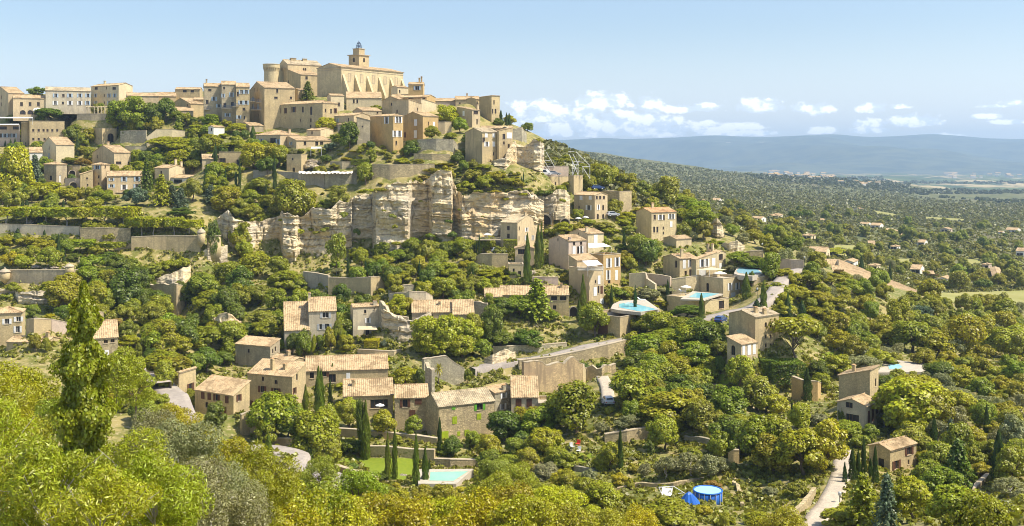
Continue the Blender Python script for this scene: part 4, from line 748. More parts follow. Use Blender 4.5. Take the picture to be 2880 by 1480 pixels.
def make_building(s):
    O, ea, eb, a, b, he, p, o = (s[q] for q in ('O','ea','eb','a','b','he','p','o')); f = s['f']; rt = s['roof']
    root = empty(s['name'], O); tag(root, s['label'], s['cat']); s['root'] = root
    wm = MATS[s['m']]; far = O.y > 300*GS
    if s.get('ref'): REFS.append((s['ref'], *proj(O+Vector((0,0,he/2)) + ea*a*.3 + eb*b*.2)))
    if rt == 'round':
        R = abs(pix(s['k'], s['xs'][2], 0)[0]-pix(s['k'], s['xs'][0], 0)[0])/2/F*O.y; c = O + Vector((0, R, 0))
        mb = MB(); mb.lathe(c, [(R*1.04,-f),(R,he*.3),(R*.97,he-.5),(R*1.05,he-.45),(R*1.05,he)], 28); mb.build('wall', wm, root, O, True)
        cp = MB(); cp.lathe(c+Vector((0,0,he+.003)), [(R*1.1,0),(R*1.1,.2)], 28); cp.build('parapet', MATS['coping'], root, O)
        FOOT.append((c, Vector((1,0,0)), Vector((0,1,0)), R, R, -R, -R)); KEEP.append((*proj(c+Vector((-R,0,he))), *proj(c+Vector((R,0,0))), O.y)); return root
    top = {'gA': lambda i,j: he+p*min(j,b-j), 'gB': lambda i,j: he+p*min(i,a-i), 'sA': lambda i,j: he+p*j, 'sA-': lambda i,j: he+p*(b-j), 'sB': lambda i,j: he+p*i,
           'sB-': lambda i,j: he+p*(a-i), 'hip': lambda i,j: he, 'flat': lambda i,j: he}[rt]
    Q = lambda i, j, z: O + ea*i + eb*j + Vector((0,0,z))
    wl, wr = parse_windows(s, s['wl'], 'l'), parse_windows(s, s['wr'], 'r')
    def fit(ws, tp):
        for w in ws:
            lim = min(tp(w[0]), tp(w[1]))-.3; dz = max(0, w[3]-lim)
            if dz < 2.2: w[2] -= dz; w[3] -= dz
        ok = []
        for w in ws:
            if w[3] < min(tp(w[0]), tp(w[1])) and w[2] > -f and all(w[0] >= q[1]+.05 or w[1] <= q[0]-.05 or w[2] >= q[3]+.05 or w[3] <= q[2]-.05 for q in ok): ok.append(w)
        return ok
    wl = fit(wl, lambda x: top(x, 0)); wr = fit(wr, lambda x: top(0, x))
    mb = MB(); mi = (a/2,) if rt == 'gB' else (); mj = (b/2,) if rt == 'gA' else ()
    wall_face(mb, O, ea, -eb, a, lambda x: top(x,0), -f, wl, mi); wall_face(mb, O, eb, -ea, b, lambda x: top(0,x), -f, wr, mj)
    wall_face(mb, O+eb*b, ea, eb, a, lambda x: top(x,b), -f, [], mi); wall_face(mb, O+ea*a, eb, ea, b, lambda x: top(a,x), -f, [], mj)
    if rt == 'flat':
        mb.poly([Q(.25,.25,he-.7), Q(a-.25,.25,he-.7), Q(a-.25,b-.25,he-.7), Q(.25,b-.25,he-.7)], 1)
        for (i0,j0,i1,j1) in ((.25,.25,a-.25,.25),(a-.25,.25,a-.25,b-.25),(a-.25,b-.25,.25,b-.25),(.25,b-.25,.25,.25)):
            mb.poly([Q(i0,j0,he-.7), Q(i1,j1,he-.7), Q(i1,j1,he), Q(i0,j0,he)])
    mb.build('wall', [wm, MATS[s['r']]] if rt == 'flat' else wm, root, O)
    for w in wl: make_window(root, s, O, ea, -eb, w, far)
    for w in wr: make_window(root, s, O, eb, -ea, w, far)
    r = MB(); g = o*.55; zt = .19; rid = None
    pl = lambda P_, seed: roof_plane(r, *P_, seed=seed)
    if rt == 'gA':
        H_ = he+p*b/2+zt
        pl((Q(-g,-o,he-p*o+zt), Q(a+g,-o,he-p*o+zt), Q(a+g,b/2,H_), Q(-g,b/2,H_)), 1); pl((Q(-g,b+o,he-p*o+zt), Q(a+g,b+o,he-p*o+zt), Q(a+g,b/2,H_), Q(-g,b/2,H_)), 2)
        rid = (Q(-g,b/2,H_), Q(a+g,b/2,H_))
    elif rt == 'gB':
        H_ = he+p*a/2+zt
        pl((Q(-o,-g,he-p*o+zt), Q(-o,b+g,he-p*o+zt), Q(a/2,b+g,H_), Q(a/2,-g,H_)), 1); pl((Q(a+o,-g,he-p*o+zt), Q(a+o,b+g,he-p*o+zt), Q(a/2,b+g,H_), Q(a/2,-g,H_)), 2)
        rid = (Q(a/2,-g,H_), Q(a/2,b+g,H_))
    elif rt in ('sA', 'sA-'):
        z0, z1 = (he-p*o, he+p*(b+o)) if rt == 'sA' else (he+p*(b+o), he-p*o)
        e = ((Q(-g,-o,z0+zt), Q(a+g,-o,z0+zt)), (Q(-g,b+o,z1+zt), Q(a+g,b+o,z1+zt))); e = e if rt == 'sA' else e[::-1]; pl((e[0][0], e[0][1], e[1][1], e[1][0]), 3)
    elif rt in ('sB', 'sB-'):
        z0, z1 = (he-p*o, he+p*(a+o)) if rt == 'sB' else (he+p*(a+o), he-p*o)
        e = ((Q(-o,-g,z0+zt), Q(-o,b+g,z0+zt)), (Q(a+o,-g,z1+zt), Q(a+o,b+g,z1+zt))); e = e if rt == 'sB' else e[::-1]; pl((e[0][0], e[0][1], e[1][1], e[1][0]), 3)
    elif rt == 'hip':
        z0 = he-p*o+zt; hf = min(a,b)/2; H_ = he+p*hf+zt
        A, B, C, D_ = Q(-o,-o,z0), Q(a+o,-o,z0), Q(a+o,b+o,z0), Q(-o,b+o,z0)
        r1, r2 = (Q(hf,b/2,H_), Q(a-hf,b/2,H_)) if a >= b else (Q(a/2,hf,H_), Q(a/2,b-hf,H_))
        if a >= b: pl((A,B,r2,r1), 1); pl((D_,C,r2,r1), 2); pl((A,D_,r1,r1), 3); pl((B,C,r2,r2), 4)
        else: pl((A,B,r1,r1), 1); pl((D_,C,r2,r2), 2); pl((A,D_,r2,r1), 3); pl((B,C,r2,r1), 4)
        rid = (r1, r2); ridge_tiles(r, A, r1); ridge_tiles(r, B, r2 if a >= b else r1)
    else:
        for (i0,j0,i1,j1) in ((-.08,-.08,a+.08,.3),(-.08,b-.3,a+.08,b+.08),(-.08,.3,.3,b-.3),(a-.3,.3,a+.08,b-.3)):
            r.box8([Q(i0,j0,he+.003), Q(i1,j0,he+.003), Q(i1,j1,he+.003), Q(i0,j1,he+.003)], [Q(i0,j0,he+.18), Q(i1,j0,he+.18), Q(i1,j1,he+.18), Q(i0,j1,he+.18)])
    if rid and (rid[1]-rid[0]).length > .3: ridge_tiles(r, *rid)
    ro = r.build('parapet' if rt == 'flat' else 'roof', MATS['coping' if rt == 'flat' else s['r']], root, O)
    # genoise: the stepped tile cornice under the eaves
    if rt in ('gA','gB','hip','sA','sB'):
        c = MB()
        def strip(i0,j0,i1,j1): c.box8([Q(i0,j0,he-.26), Q(i1,j0,he-.26), Q(i1,j1,he-.26), Q(i0,j1,he-.26)], [Q(i0,j0,he-.02), Q(i1,j0,he-.02), Q(i1,j1,he-.02), Q(i0,j1,he-.02)])
        if rt in ('gA','sA','hip'): strip(0,-.16,a,-.003)
        if rt in ('gB','sB','hip'): strip(-.16,0,-.003,b)
        if c.v: c.build('cornice', MATS['coping'], root, O)
    for fi, fj, hh in s['ch']:
        i, j = a*min(max(fi,.04),.96), b*min(max(fj,.06),.94); z = top(i,j) if rt != 'hip' else he+p*min(i,a-i,j,b-j)
        c = MB(); cc = Q(i,j,z-.1); w_ = .55*GS; c.box(cc, w_, w_*1.35, hh*GS+.3, (ea.x,ea.y)); c.box(cc+Vector((0,0,hh*GS+.303)), w_*1.3, w_*1.65, .1, (ea.x,ea.y))
        c.box(cc+Vector((0,0,hh*GS+.406)), w_*.8, w_*1.1, .22, (ea.x,ea.y)); c.box(cc+Vector((0,0,hh*GS+.63)), w_*1.15, w_*1.5, .07, (ea.x,ea.y), 1)
        c.build('chimney', [wm, MATS['tile_orange']], ro, O)
    FOOT.append((O, ea, eb, a, b, 0, 0))
    x = [proj(Q(i,j,0))[0] for i, j in ((0,0),(a,0),(0,b))]; y1 = proj(O)[1]; y0 = min(proj(Q(i,j,top(i,j)))[1] for i, j in ((0,0),(a,0),(0,b),(a/2,b/2)))
    KEEP.append((min(x), y0, max(x), y1, O.y))
    return root
for s_ in SPECS: make_building(s_)
# -- the church: apse corner, buttresses, upper windows, bell tower with its iron cage
def church_details():
    s = SPECS[CH]; O, ea, eb, a, b, he, p = (s[q] for q in ('O','ea','eb','a','b','he','p')); root = s['root']; far = True
    Q = lambda i, j, z: O + ea*i + eb*j + Vector((0,0,z))
    for k in range(6):
        j = 1.2+k*(b-2.2)/5; mb = MB(); w = .55*GS; q = 3.6*GS
        zt = he-2.6*GS
        mb.box8([Q(-q,j-w,-6), Q(-q,j+w,-6), Q(-.004,j+w,-6), Q(-.004,j-w,-6)], [Q(-q*.92,j-w,1.2), Q(-q*.92,j+w,1.2), Q(-.004,j+w,zt), Q(-.004,j-w,zt)])
        mb.build('buttress', MATS['ashlar_pale'], root, O)
        if k < 5:
            jm = j+(b-2.2)/10; wn = MB(); hw = .8*GS
            for (j0,j1,z0,z1) in ((jm-hw,jm+hw,he-5.4*GS,he-5.2*GS),(jm-hw,jm+hw,he-2.3*GS,he-2.1*GS),(jm-hw,jm-hw+.2,he-5.2*GS,he-2.3*GS),(jm+hw-.2,jm+hw,he-5.2*GS,he-2.3*GS)):
                wn.box8([Q(-.12,j0,z0), Q(-.12,j1,z0), Q(-.002,j1,z0), Q(-.002,j0,z0)], [Q(-.12,j0,z1), Q(-.12,j1,z1), Q(-.002,j1,z1), Q(-.002,j0,z1)])
            wn.poly([Q(-.02,jm-hw,he-5.2*GS), Q(-.02,jm+hw,he-5.2*GS), Q(-.02,jm+hw,he-2.3*GS), Q(-.02,jm-hw,he-2.3*GS)], 1)
            wn.build('window', [MATS['coping'], MATS['render_tan']], root, O)
    c = MB()
    for z, d in ((he-1.1*GS,.14),(he-.3,.35)): c.box8([Q(-d,-d,z), Q(a,-d,z), Q(a,-.003,z), Q(-d,-.003,z)], [Q(-d,-d,z+.28), Q(a,-d,z+.28), Q(a,-.003,z+.28), Q(-d,-.003,z+.28)]); c.box8([Q(-d,.0,z), Q(-d,b,z), Q(-.003,b,z), Q(-.003,0,z)], [Q(-d,0,z+.28), Q(-d,b,z+.28), Q(-.003,b,z+.28), Q(-.003,0,z+.28)])
    c.build('cornice', MATS['coping'], root, O)
    # bell tower, standing on the far part of the roof
    D = 424*GS; k = 'C2'; px, y0 = pix(k, 1487, 262); base = P(px, y0, D); m = D/F*.30214
    t1 = P(px, pix(k,0,190)[1], D).z; t2 = P(px, pix(k,0,128)[1], D).z; t3 = P(px, pix(k,0,45)[1], D).z
    ax = (ea.x, ea.y); w1, w2 = 132*m, 76*m
    bt = MB(); bt.box(base-Vector((0,0,6)), w1, w1, t1-base.z+6, ax); z = Vector((base.x, base.y, t1))
    bt.box(z+Vector((0,0,.003)), w1*1.16, w1*1.16, .35, ax, 1); bt.box(z+Vector((0,0,.36)), w2, w2, t2-t1-.36, ax); bt.box(Vector((base.x,base.y,t2+.003)), w2*1.14, w2*1.14, .25, ax, 1)
    tw = bt.build('bell_tower', [MATS['ashlar'], MATS['coping']], root, O)
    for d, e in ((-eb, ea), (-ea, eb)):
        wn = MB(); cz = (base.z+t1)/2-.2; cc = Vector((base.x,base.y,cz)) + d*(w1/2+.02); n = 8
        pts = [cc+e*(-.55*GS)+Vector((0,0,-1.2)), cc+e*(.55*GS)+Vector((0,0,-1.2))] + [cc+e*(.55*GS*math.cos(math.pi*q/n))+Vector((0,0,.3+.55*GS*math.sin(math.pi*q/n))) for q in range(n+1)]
        wn.poly(pts); wn.build('belfry_shade', MATS['dark_wood_and_shade'], tw, O)  # shade of the belfry opening drawn as a dark sheet on the wall
    ir = MB(); zc = Vector((base.x,base.y,t2+.25)); H_ = t3-t2-.25
    for q in range(8):
        an = math.pi/4*q+.3; rad = lambda r: Vector((math.cos(an)*r, math.sin(an)*r, 0))
        ir.tube([zc+rad(1.5), zc+rad(1.25)+Vector((0,0,H_*.35)), zc+rad(.9)+Vector((0,0,H_*.62)), zc+rad(.1)+Vector((0,0,H_*.85))], [.09]*4, 5)
    for zz, rr in ((.05,1.5),(.35,1.25),(.62,.9)):
        ir.tube([zc+Vector((math.cos(.3+q*math.pi/8)*rr, math.sin(.3+q*math.pi/8)*rr, H_*zz)) for q in range(17)], [.08]*17, 5)
    ir.tube([zc, zc+Vector((0,0,H_))], [.1,.05], 5)
    bell = [(.75,0),(.55,.3),(.42,.8),(.15,1.0)]; ir.lathe(zc+Vector((0,0,H_*.2)), bell, 12)
    ir.build('iron_campanile', MATS['iron_blue'], root, O)
church_details()
def castle_details():
    s = SPECS[CA]; root = s['root']; O = s['O']; D = 432*GS; k = 'C2'
    for cx, yb, yt, w, nm in ((674, 470, 268, 150, 'round_tower'),):
        px = pix(k, cx, 0)[0]; base = P(px, pix(k,0,yb)[1], D); zt = P(px, pix(k,0,yt)[1], D).z; R = w/2*.30214/F*D; H_ = zt-base.z
        mb = MB(); mb.lathe(base, [(R*.93,-5),(R*.9,H_*.62),(R*.9,H_-.2)], 32); zc = H_*.67
        for q in range(26):     # machicolation: corbels carrying the projecting ring
            an = 2*math.pi*q/26; dv = Vector((math.cos(an), math.sin(an), 0)); tv = Vector((-dv.y, dv.x, 0))
            p0 = base + dv*(R*.9) + Vector((0,0,zc)); 
            mb.box8([p0-tv*.22, p0+tv*.22, p0+tv*.22+dv*.1, p0-tv*.22+dv*.1], [p0-tv*.22+Vector((0,0,1.7)), p0+tv*.22+Vector((0,0,1.7)), p0+tv*.22+dv*R*.12+Vector((0,0,1.7)), p0-tv*.22+dv*R*.12+Vector((0,0,1.7))])
        mb.lathe(base+Vector((0,0,zc+1.7)), [(R*.92,0),(R*1.03,.003),(R*1.03,H_-zc-2.1),(R*1.07,H_-zc-2.0),(R*1.07,H_-zc-1.7)], 32)
        t = tag(mb.build(nm, MATS['ashlar_pale'], None, base), 'round castle tower ringed with corbels under its rim', 'tower'); REFS.append(('the round castle tower', *proj(base+Vector((0,0,H_/2)))))
    for fj, w in ((.28, 1.5), (.62, 1.2)):
        ea, eb, a, b, he, p = (s[q] for q in ('ea','eb','a','b','he','p')); i, j = a*.45, b*fj; c = MB(); z = he+p*min(i,a-i)-.4
        c.box(O+ea*i+eb*j+Vector((0,0,z)), w*GS, w*1.4*GS, 1.5, (ea.x,ea.y)); c.box(O+ea*i+eb*j+Vector((0,0,z+1.503)), w*1.25*GS, w*1.6*GS, .2, (ea.x,ea.y), 1); c.build('dormer', [MATS['ashlar'], MATS['coping']], root, O)
castle_details()
# ---------------------------------------------------------------- cliffs, walls, roads, pools
def fb(x, y, z, s, o=4): return mnoise.fractal(Vector((x, y, z))*s, 1.0, 2.0, o, noise_basis='PERLIN_ORIGINAL')
def cliff(name, k, pts, lean=.10, amp=1.0, step=.55, seed=1, cap=7, dip=.05):
    """a rock face with bedding ledges; pts: (x, y of foot, y of top, depth)"""
    w = [(P(*pix(k, x, yb), D*GS), P(*pix(k, x, yt), D*GS)) for x, yb, yt, D in pts]
    seg = [0]
    for q in range(1, len(w)): seg.append(seg[-1] + max(.5, (w[q][0].xy-w[q-1][0].xy).length))
    n = max(6, int(seg[-1]/step)); hmax = max((t.z-b.z) for b, t in w); nv = max(6, int(hmax/(step*.75))); r = random.Random(seed)
    layers = [0.0]
    while layers[-1] < hmax*2+60: layers.append(layers[-1] + r.choice((.35,.5,.7,1.0,1.5)))
    lo = [r.uniform(-.55,.55) for _ in layers]; nc = 5
    X = np.zeros((nv+1+nc+1, n+1)); Y = X.copy(); Z = X.copy()
    for c in range(n+1):
        L = seg[-1]*c/n; q = max(0, min(len(seg)-2, int(np.searchsorted(seg, L, side='right'))-1)); f = (L-seg[q])/(seg[q+1]-seg[q]); f = f*f*(3-2*f)
        B = w[q][0].lerp(w[q+1][0], f); T = w[q][1].lerp(w[q+1][1], f); view = Vector((-B.x, -B.y, 0)).normalized(); H_ = T.z-B.z; base = B.z-3
        T.z += fb(B.x, B.y, seed*7, .16, 4)*2.0*amp
        for j in range(nv+1):
            v = j/nv; z = base + (T.z-base)*v; hz = z-w[0][0].z
            p = Vector((B.x, B.y, z)) - view*(lean*(z-B.z))
            bed = hz + 20 + dip*L + fb(B.x, B.y, z, .12, 2)*.8; li = int(np.searchsorted(layers, bed))-1
            fade = min(1, (hmax+z*0-0)/6)
            soft = max(0, min(1, .55+2.2*fb(B.x*.6, B.y*.6, z*.6, .09, 2))); rib = abs(fb(B.x, B.y, z*.22, .16, 3)); d = lo[li % len(lo)]*1.5*amp*(.25+.75*soft) + fb(B.x, B.y, z*.9, .10, 4)*2.0*amp - max(0, .07-rib)*14*amp + fb(B.x, B.y, z, .7, 3)*.45*amp - max(0, 1-(z-B.z)/max(1,H_)*2.2)*soft*1.2*amp
            p += view*d; X[j,c], Y[j,c], Z[j,c] = p
        tp = Vector((X[nv,c], Y[nv,c], Z[nv,c]))
        for j in range(1, nc+2):
            p = tp - view*(cap*j/(nc+1)); p.z = tp.z - (j/(nc+1))**2*1.5 + fb(p.x, p.y, p.z, .4, 3)*.4; X[nv+j,c], Y[nv+j,c], Z[nv+j,c] = p
    o = grid_object(name, X, Y, Z, MATS['limestone'], smooth=False)
    o.data.polygons.foreach_set('use_smooth', np.zeros(len(o.data.polygons), bool)); tag(o, kind='structure')
    for q in range(len(w)-1): KEEP.append((min(proj(w[q][0])[0],proj(w[q+1][0])[0]), min(proj(w[q][1])[1],proj(w[q+1][1])[1])+12, max(proj(w[q][0])[0],proj(w[q+1][0])[0]), max(proj(w[q][0])[1],proj(w[q+1][0])[1])-16, w[q][0].y))
    return o
cliff('cliff','S',[(985,742,556,303),(1010,735,545,303),(1046,730,541,302.5),(1058,728,538,297),(1100,722,514,296),(1148,716,504,296.5),(1160,714,508,302),(1205,710,505,303.5),(1216,708,492,298),(1240,708,478,297.5),(1268,706,490,298),(1276,705,520,302.5),(1286,704,540,302),(1300,702,542,298),(1380,700,541,297),(1440,700,540,299),(1505,690,545,301),(1530,668,560,304)], seed=3, amp=1.15)
cliff('cliff','S',[(605,700,612,304),(640,720,602,300),(655,745,612,298),(690,755,628,300),(735,765,630,304),(785,775,610,305),(797,776,602,299),(830,778,604,298),(845,770,606,301),(870,765,600,300.5),(930,752,585,299),(990,745,556,302)], seed=5, amp=1.1)
cliff('cliff','S',[(352,790,700,288),(372,800,704,285),(432,798,706,285),(440,800,706,288),(545,806,716,288),(562,815,712,284),(585,818,705,283),(618,812,690,285),(640,790,690,290)], seed=8, amp=.8, cap=4)
cliff('cliff','S',[(-30,905,812,252),(40,900,818,252),(52,893,820,248),(100,885,818,248),(158,878,826,250),(190,870,838,254)], seed=9, amp=.7, cap=4)
cliff('cliff','S',[(1065,985,862,242),(1080,1000,872,237),(1120,1012,896,235),(1160,1018,905,235),(1196,1014,890,237),(1215,1000,880,242)], seed=12, amp=.6, cap=5)
cliff('cliff','C3',[(905,905,830,331),(960,940,805,327),(1060,985,790,326),(1085,1000,700,327),(1150,1005,640,328),(1172,1010,690,331),(1240,1000,735,331.5),(1330,975,630,328),(1385,940,640,328),(1425,880,680,334)], seed=14, amp=.9, cap=8)
cliff('cliff','C6',[(930,670,470,316),(985,680,460,312),(1100,665,500,312),(1200,650,450,311),(1290,640,455,312),(1335,660,500,316)], seed=16, amp=.7, cap=5)
cliff('cliff','D2',[(680,470,330,331),(705,480,275,328),(745,485,255,326),(790,480,290,327),(815,478,390,330)], seed=18, amp=.7, cap=3)
cliff('cliff','D2',[(790,560,470,318),(850,570,462,314),(930,565,458,314),(990,560,490,318)], seed=19, amp=.6, cap=4)
cliff('cliff','E1',[(660,70,-20,245),(720,75,-40,242),(800,75,-35,241),(880,70,10,242),(925,75,40,245)], seed=21, amp=.6, cap=5)
cliff('cliff','C4',[(1400,1020,960,276),(1480,1030,930,273),(1600,1030,880,272),(1700,1020,840,272),(1775,990,830,275)], lean=.8, seed=23, amp=.5, cap=4)
cliff('cliff','S',[(1362,1052,1005,226),(1385,1058,1000,224),(1420,1050,990,225),(1450,1040,985,228)], seed=24, amp=.5, cap=3)

def make_wall(label, k, pts, mat='rubble_wall', th=.7, jag=0.0, ref=None, name='stone_wall', keep=True, cope=True, down=2.0):
    w = [(P(*pix(k, x, yb), D*GS), P(*pix(k, x, yt), D*GS)) for x, yb, yt, D in pts]
    V_ = []
    for q in range(len(w)-1):
        n = max(1, int((w[q+1][0]-w[q][0]).length/(1.0 if jag else 4)))
        for c in range(n + (q == len(w)-2)):
            f = c/n; b, t = w[q][0].lerp(w[q+1][0], f), w[q][1].lerp(w[q+1][1], f); h_ = t.z-b.z
            if jag: h_ *= 1-jag*max(0, .5+1.5*fb(b.x, b.y, 3.3, .35, 3))
            V_.append((b, b.z+h_))
    mb = MB(); cp = MB(); nrm = []
    for q in range(len(V_)):
        d = (V_[min(q+1,len(V_)-1)][0]-V_[max(q-1,0)][0]).xy; nrm.append(Vector((-d.y, d.x, 0)).normalized()*(1 if True else 1))
    for q in range(len(nrm)):
        if nrm[q].dot(Vector((V_[q][0].x, V_[q][0].y, 0))) < 0: nrm[q] = -nrm[q]
    def ring(q, d0, d1, za, zb): b = V_[q][0]; return [Vector((b.x,b.y,za))+nrm[q]*d0, Vector((b.x,b.y,za))+nrm[q]*d1, Vector((b.x,b.y,zb))+nrm[q]*d1, Vector((b.x,b.y,zb))+nrm[q]*d0]
    mb.tube_like([ring(q, 0, th*GS, V_[q][0].z-down, V_[q][1]) for q in range(len(V_))])
    if cope: cp.tube_like([ring(q, -.06, th*GS+.06, V_[q][1]+.004, V_[q][1]+.17) for q in range(len(V_))])
    o0 = V_[0][0]
    o = mb.build(name, MATS[mat], None, o0); tag(o, label, 'wall' if name != 'ruined_wall' else 'ruin')
    if cope: cp.build('coping', MATS['coping'], o, o0)
    m_ = w[len(w)//2]
    REFS.append((ref or 'the '+label.split(' with ')[0].split(' under ')[0].split(' below ')[0], *proj((m_[0]+m_[1])/2)))
    if keep:
        for q in range(len(w)-1):
            a, b = proj(w[q][0]), proj(w[q+1][0]); c, d = proj(w[q][1]), proj(w[q+1][1]); KEEP.append((a[0], min(c[1],d[1]), b[0], max(a[1],b[1])-3, (w[q][0].y+w[q+1][0].y)/2))
    for q in range(len(w)-1): 
        a, b = w[q][0], w[q+1][0]; e = (b-a); L = e.xy.length
        if L > .3: e = Vector((e.x, e.y, 0))/L; FOOT.append((a, e, Vector((-e.y, e.x, 0)) if Vector((-e.y,e.x,0)).dot(Vector((a.x,a.y,0))) > 0 else Vector((e.y,-e.x,0)), L, th*GS, 0, -.4))
    return o
for a_, k_ in WALLS: make_wall(*a_, **k_)
def arch_opening(k, x, y, wpx, hpx, D, label):
    """a round headed arch, its inner shade a flat dark sheet, its ring of stones standing proud"""
    c = P(*pix(k, x, y), D*GS); u = K[k][2]/F*D*GS; w, hh = wpx*u, hpx*u; r = w/2; n = 12; mb = MB(); view = Vector((c.x, c.y, 0)).normalized(); e = Vector((view.y, -view.x, 0))
    pts = [(-r,0)] + [(r*math.cos(math.pi-math.pi*q/n), hh-r+r*math.sin(math.pi*q/n)) for q in range(n+1)] + [(r,0)]
    W_ = lambda p, d: c + e*p[0] + Vector((0,0,p[1])) + view*d
    for p, q in zip(pts, pts[1:]):
        s = 1.22; po, qo = (p[0]*s, p[1] if p[1] == 0 else p[1]+(s-1)*r), (q[0]*s, q[1] if q[1] == 0 else q[1]+(s-1)*r)
        mb.box8([W_(p,-.5), W_(q,-.5), W_(qo,-.5), W_(po,-.5)], [W_(p,.3), W_(q,.3), W_(qo,.3), W_(po,.3)])
    o = mb.build('stone_arch', MATS['coping'], None, c); tag(o, label, 'arch'); REFS.append(('the arch', *proj(c)))
    b = MB(); b.poly([W_(p, -.02) for p in pts]); b.build('recess_shade', MATS['dark_wood_and_shade'], o, c)  # flat dark sheet standing in for the shade inside the arch
arch_opening('C6',1095,768,118,92,311,'broad stone arch in the cliff above the twin cypresses')
arch_opening('C6',1287,775,78,60,309.5,'smaller stone arch beside the broad one in the cliff')
arch_opening('E3',1162,800,88,80,212,'brick arch over a lane with a white car in front')
arch_opening('E3',1432,1035,30,80,209.5,'narrow stone arch opening onto the lower lane')
arch_opening('D1',857,1290,75,100,252,'pale arched gateway at the end of the long house')
arch_opening('C1',672,985,52,60,356,'dark arch in the court wall under the blank gable')
arch_opening('C1',682,1085,60,50,348.5,'low dark arch behind pink flowers')

def turret(k, x, yt, yb, w, D, label, cone=True):
    c = P(*pix(k, x, yb), D*GS); u = K[k][2]/F*D*GS; R = w*u/2; H_ = (yb-yt)*u; mb = MB()
    hw = H_*(.62 if cone else 1)
    mb.lathe(c, [(R*.15,-H_*.45),(R*.75,-H_*.12),(R,0),(R*.97,hw)] if cone else [(R,-3),(R*.96,hw)], 24)
    o = mb.build('wall_turret', MATS['ashlar'], None, c, True); tag(o, label, 'turret'); REFS.append(('the turret', *proj(c)))
    r = MB()
    if cone: r.lathe(c+Vector((0,0,hw+.003)), [(R*1.12,0),(R*1.12,.12),(R*.7,H_*.2),(R*.14,H_*.3),(R*.16,H_*.36),(R*.02,H_*.42)], 24)
    else: r.lathe(c+Vector((0,0,hw+.003)), [(R*1.06,0),(R*1.06,.25)], 24)
    r.build('roof' if cone else 'coping', MATS['coping'], o, c); KEEP.append((pix(k,x-w/2,0)[0], pix(k,0,yt)[1], pix(k,x+w/2,0)[0], pix(k,0,yb+30)[1], D*GS))
turret('C4',1873,462,590,72,283.5,'little corbelled watch turret with a stone cap on the terrace corner')
turret('C4',1990,540,690,130,286,'round open bastion beside the corbelled watch turret',False)
turret('C4',648,792,885,78,254,'capped turret at the lit end of the shaded rampart')
turret('C4',45,838,940,92,256,'capped turret at the shaded end of the rampart, by the frame edge')
def road(name, hw, pts):
    c = [P(*pix(k, x, y), D*GS) for k, x, y, D in pts]; s = []
    for q in range(len(c)-1):
        p0, p1, p2, p3 = c[max(q-1,0)], c[q], c[q+1], c[min(q+2,len(c)-1)]; n = max(2, int((p2-p1).length/1.2))
        for i in range(n):
            t = i/n; s.append(.5*((2*p1)+(p2-p0)*t+(2*p0-5*p1+4*p2-p3)*t*t+(3*p1-p0-3*p2+p3)*t**3))
    s.append(c[-1]); rows = []
    for q, p in enumerate(s):
        d = (s[min(q+1,len(s)-1)]-s[max(q-1,0)]).xy.normalized(); nn = Vector((-d.y, d.x, 0)); e = [p+nn*hw*GS*f for f in (-1,-.5,0,.5,1)]
        z = max(zground(v.x, v.y) for v in e)+.1; z = max(z, p.z-.6); rows.append([Vector((v.x,v.y,z)) for v in e])
    zs = [r[0].z for r in rows]; zs = [max(zs[q], sum(zs[max(0,q-3):q+4])/len(zs[max(0,q-3):q+4])) for q in range(len(zs))]
    for r, z in zip(rows, zs):
        for v in r: v.z = z
        r.insert(0, r[0]-Vector((0,0,2.5))); r.append(r[-1]-Vector((0,0,2.5)))
    A = np.array([[tuple(v) for v in r] for r in rows]); o = grid_object(name, A[:,:,0], A[:,:,1], A[:,:,2], MATS['asphalt' if name == 'road' else 'paving'], False); tag(o, kind='structure')
    for q in range(0, len(s)-1): ROADP.append((rows[q][3], hw*GS))
ROADP = []
for n_, w_, p_ in ROADS: road(n_, w_, p_)
def lawn(k, q4, n=14):
    X = np.zeros((n+1,n+1)); Y = X.copy(); Z = X.copy(); a, b, c, d = [pix(k,*p) for p in q4]
    for i in range(n+1):
        for j in range(n+1):
            u, v = i/n, j/n; x = (a[0]*(1-u)+b[0]*u)*(1-v)+(d[0]*(1-u)+c[0]*u)*v; y = (a[1]*(1-u)+b[1]*u)*(1-v)+(d[1]*(1-u)+c[1]*u)*v
            p = G(x, y); X[j,i], Y[j,i], Z[j,i] = p.x, p.y, p.z+.14
    tag(grid_object('lawn', X, Y, Z, MATS['lawn']), kind='structure'); KEEP.append((min(a[0],d[0]), min(a[1],b[1]), max(b[0],c[0]), max(c[1],d[1]), G(*c).y+3))
def lawn_mat():
    m, n, b = principled('lawn'); pos = n.new('ShaderNodeNewGeometry').outputs['Position']
    n.link(n.mix(n.noise(pos, 1.2, 4), (.13,.19,.012), (.24,.28,.02)), b.inputs['Base Color'])
lawn_mat()
lawn('E5',[(1000,695),(1590,700),(1560,915),(1180,880)]); lawn('E5',[(770,655),(1000,665),(1000,760),(800,760)]); lawn('D5',[(455,300),(555,295),(545,352),(425,350)]); lawn('D6',[(1170,350),(1400,365),(1400,430),(1140,410)]); lawn('D6',[(225,855),(400,860),(380,940),(215,925)])
def at_z(k, x, y, z): px, py = pix(k, x, y); D = -z*F/(py-YH); return P(px, py, D)
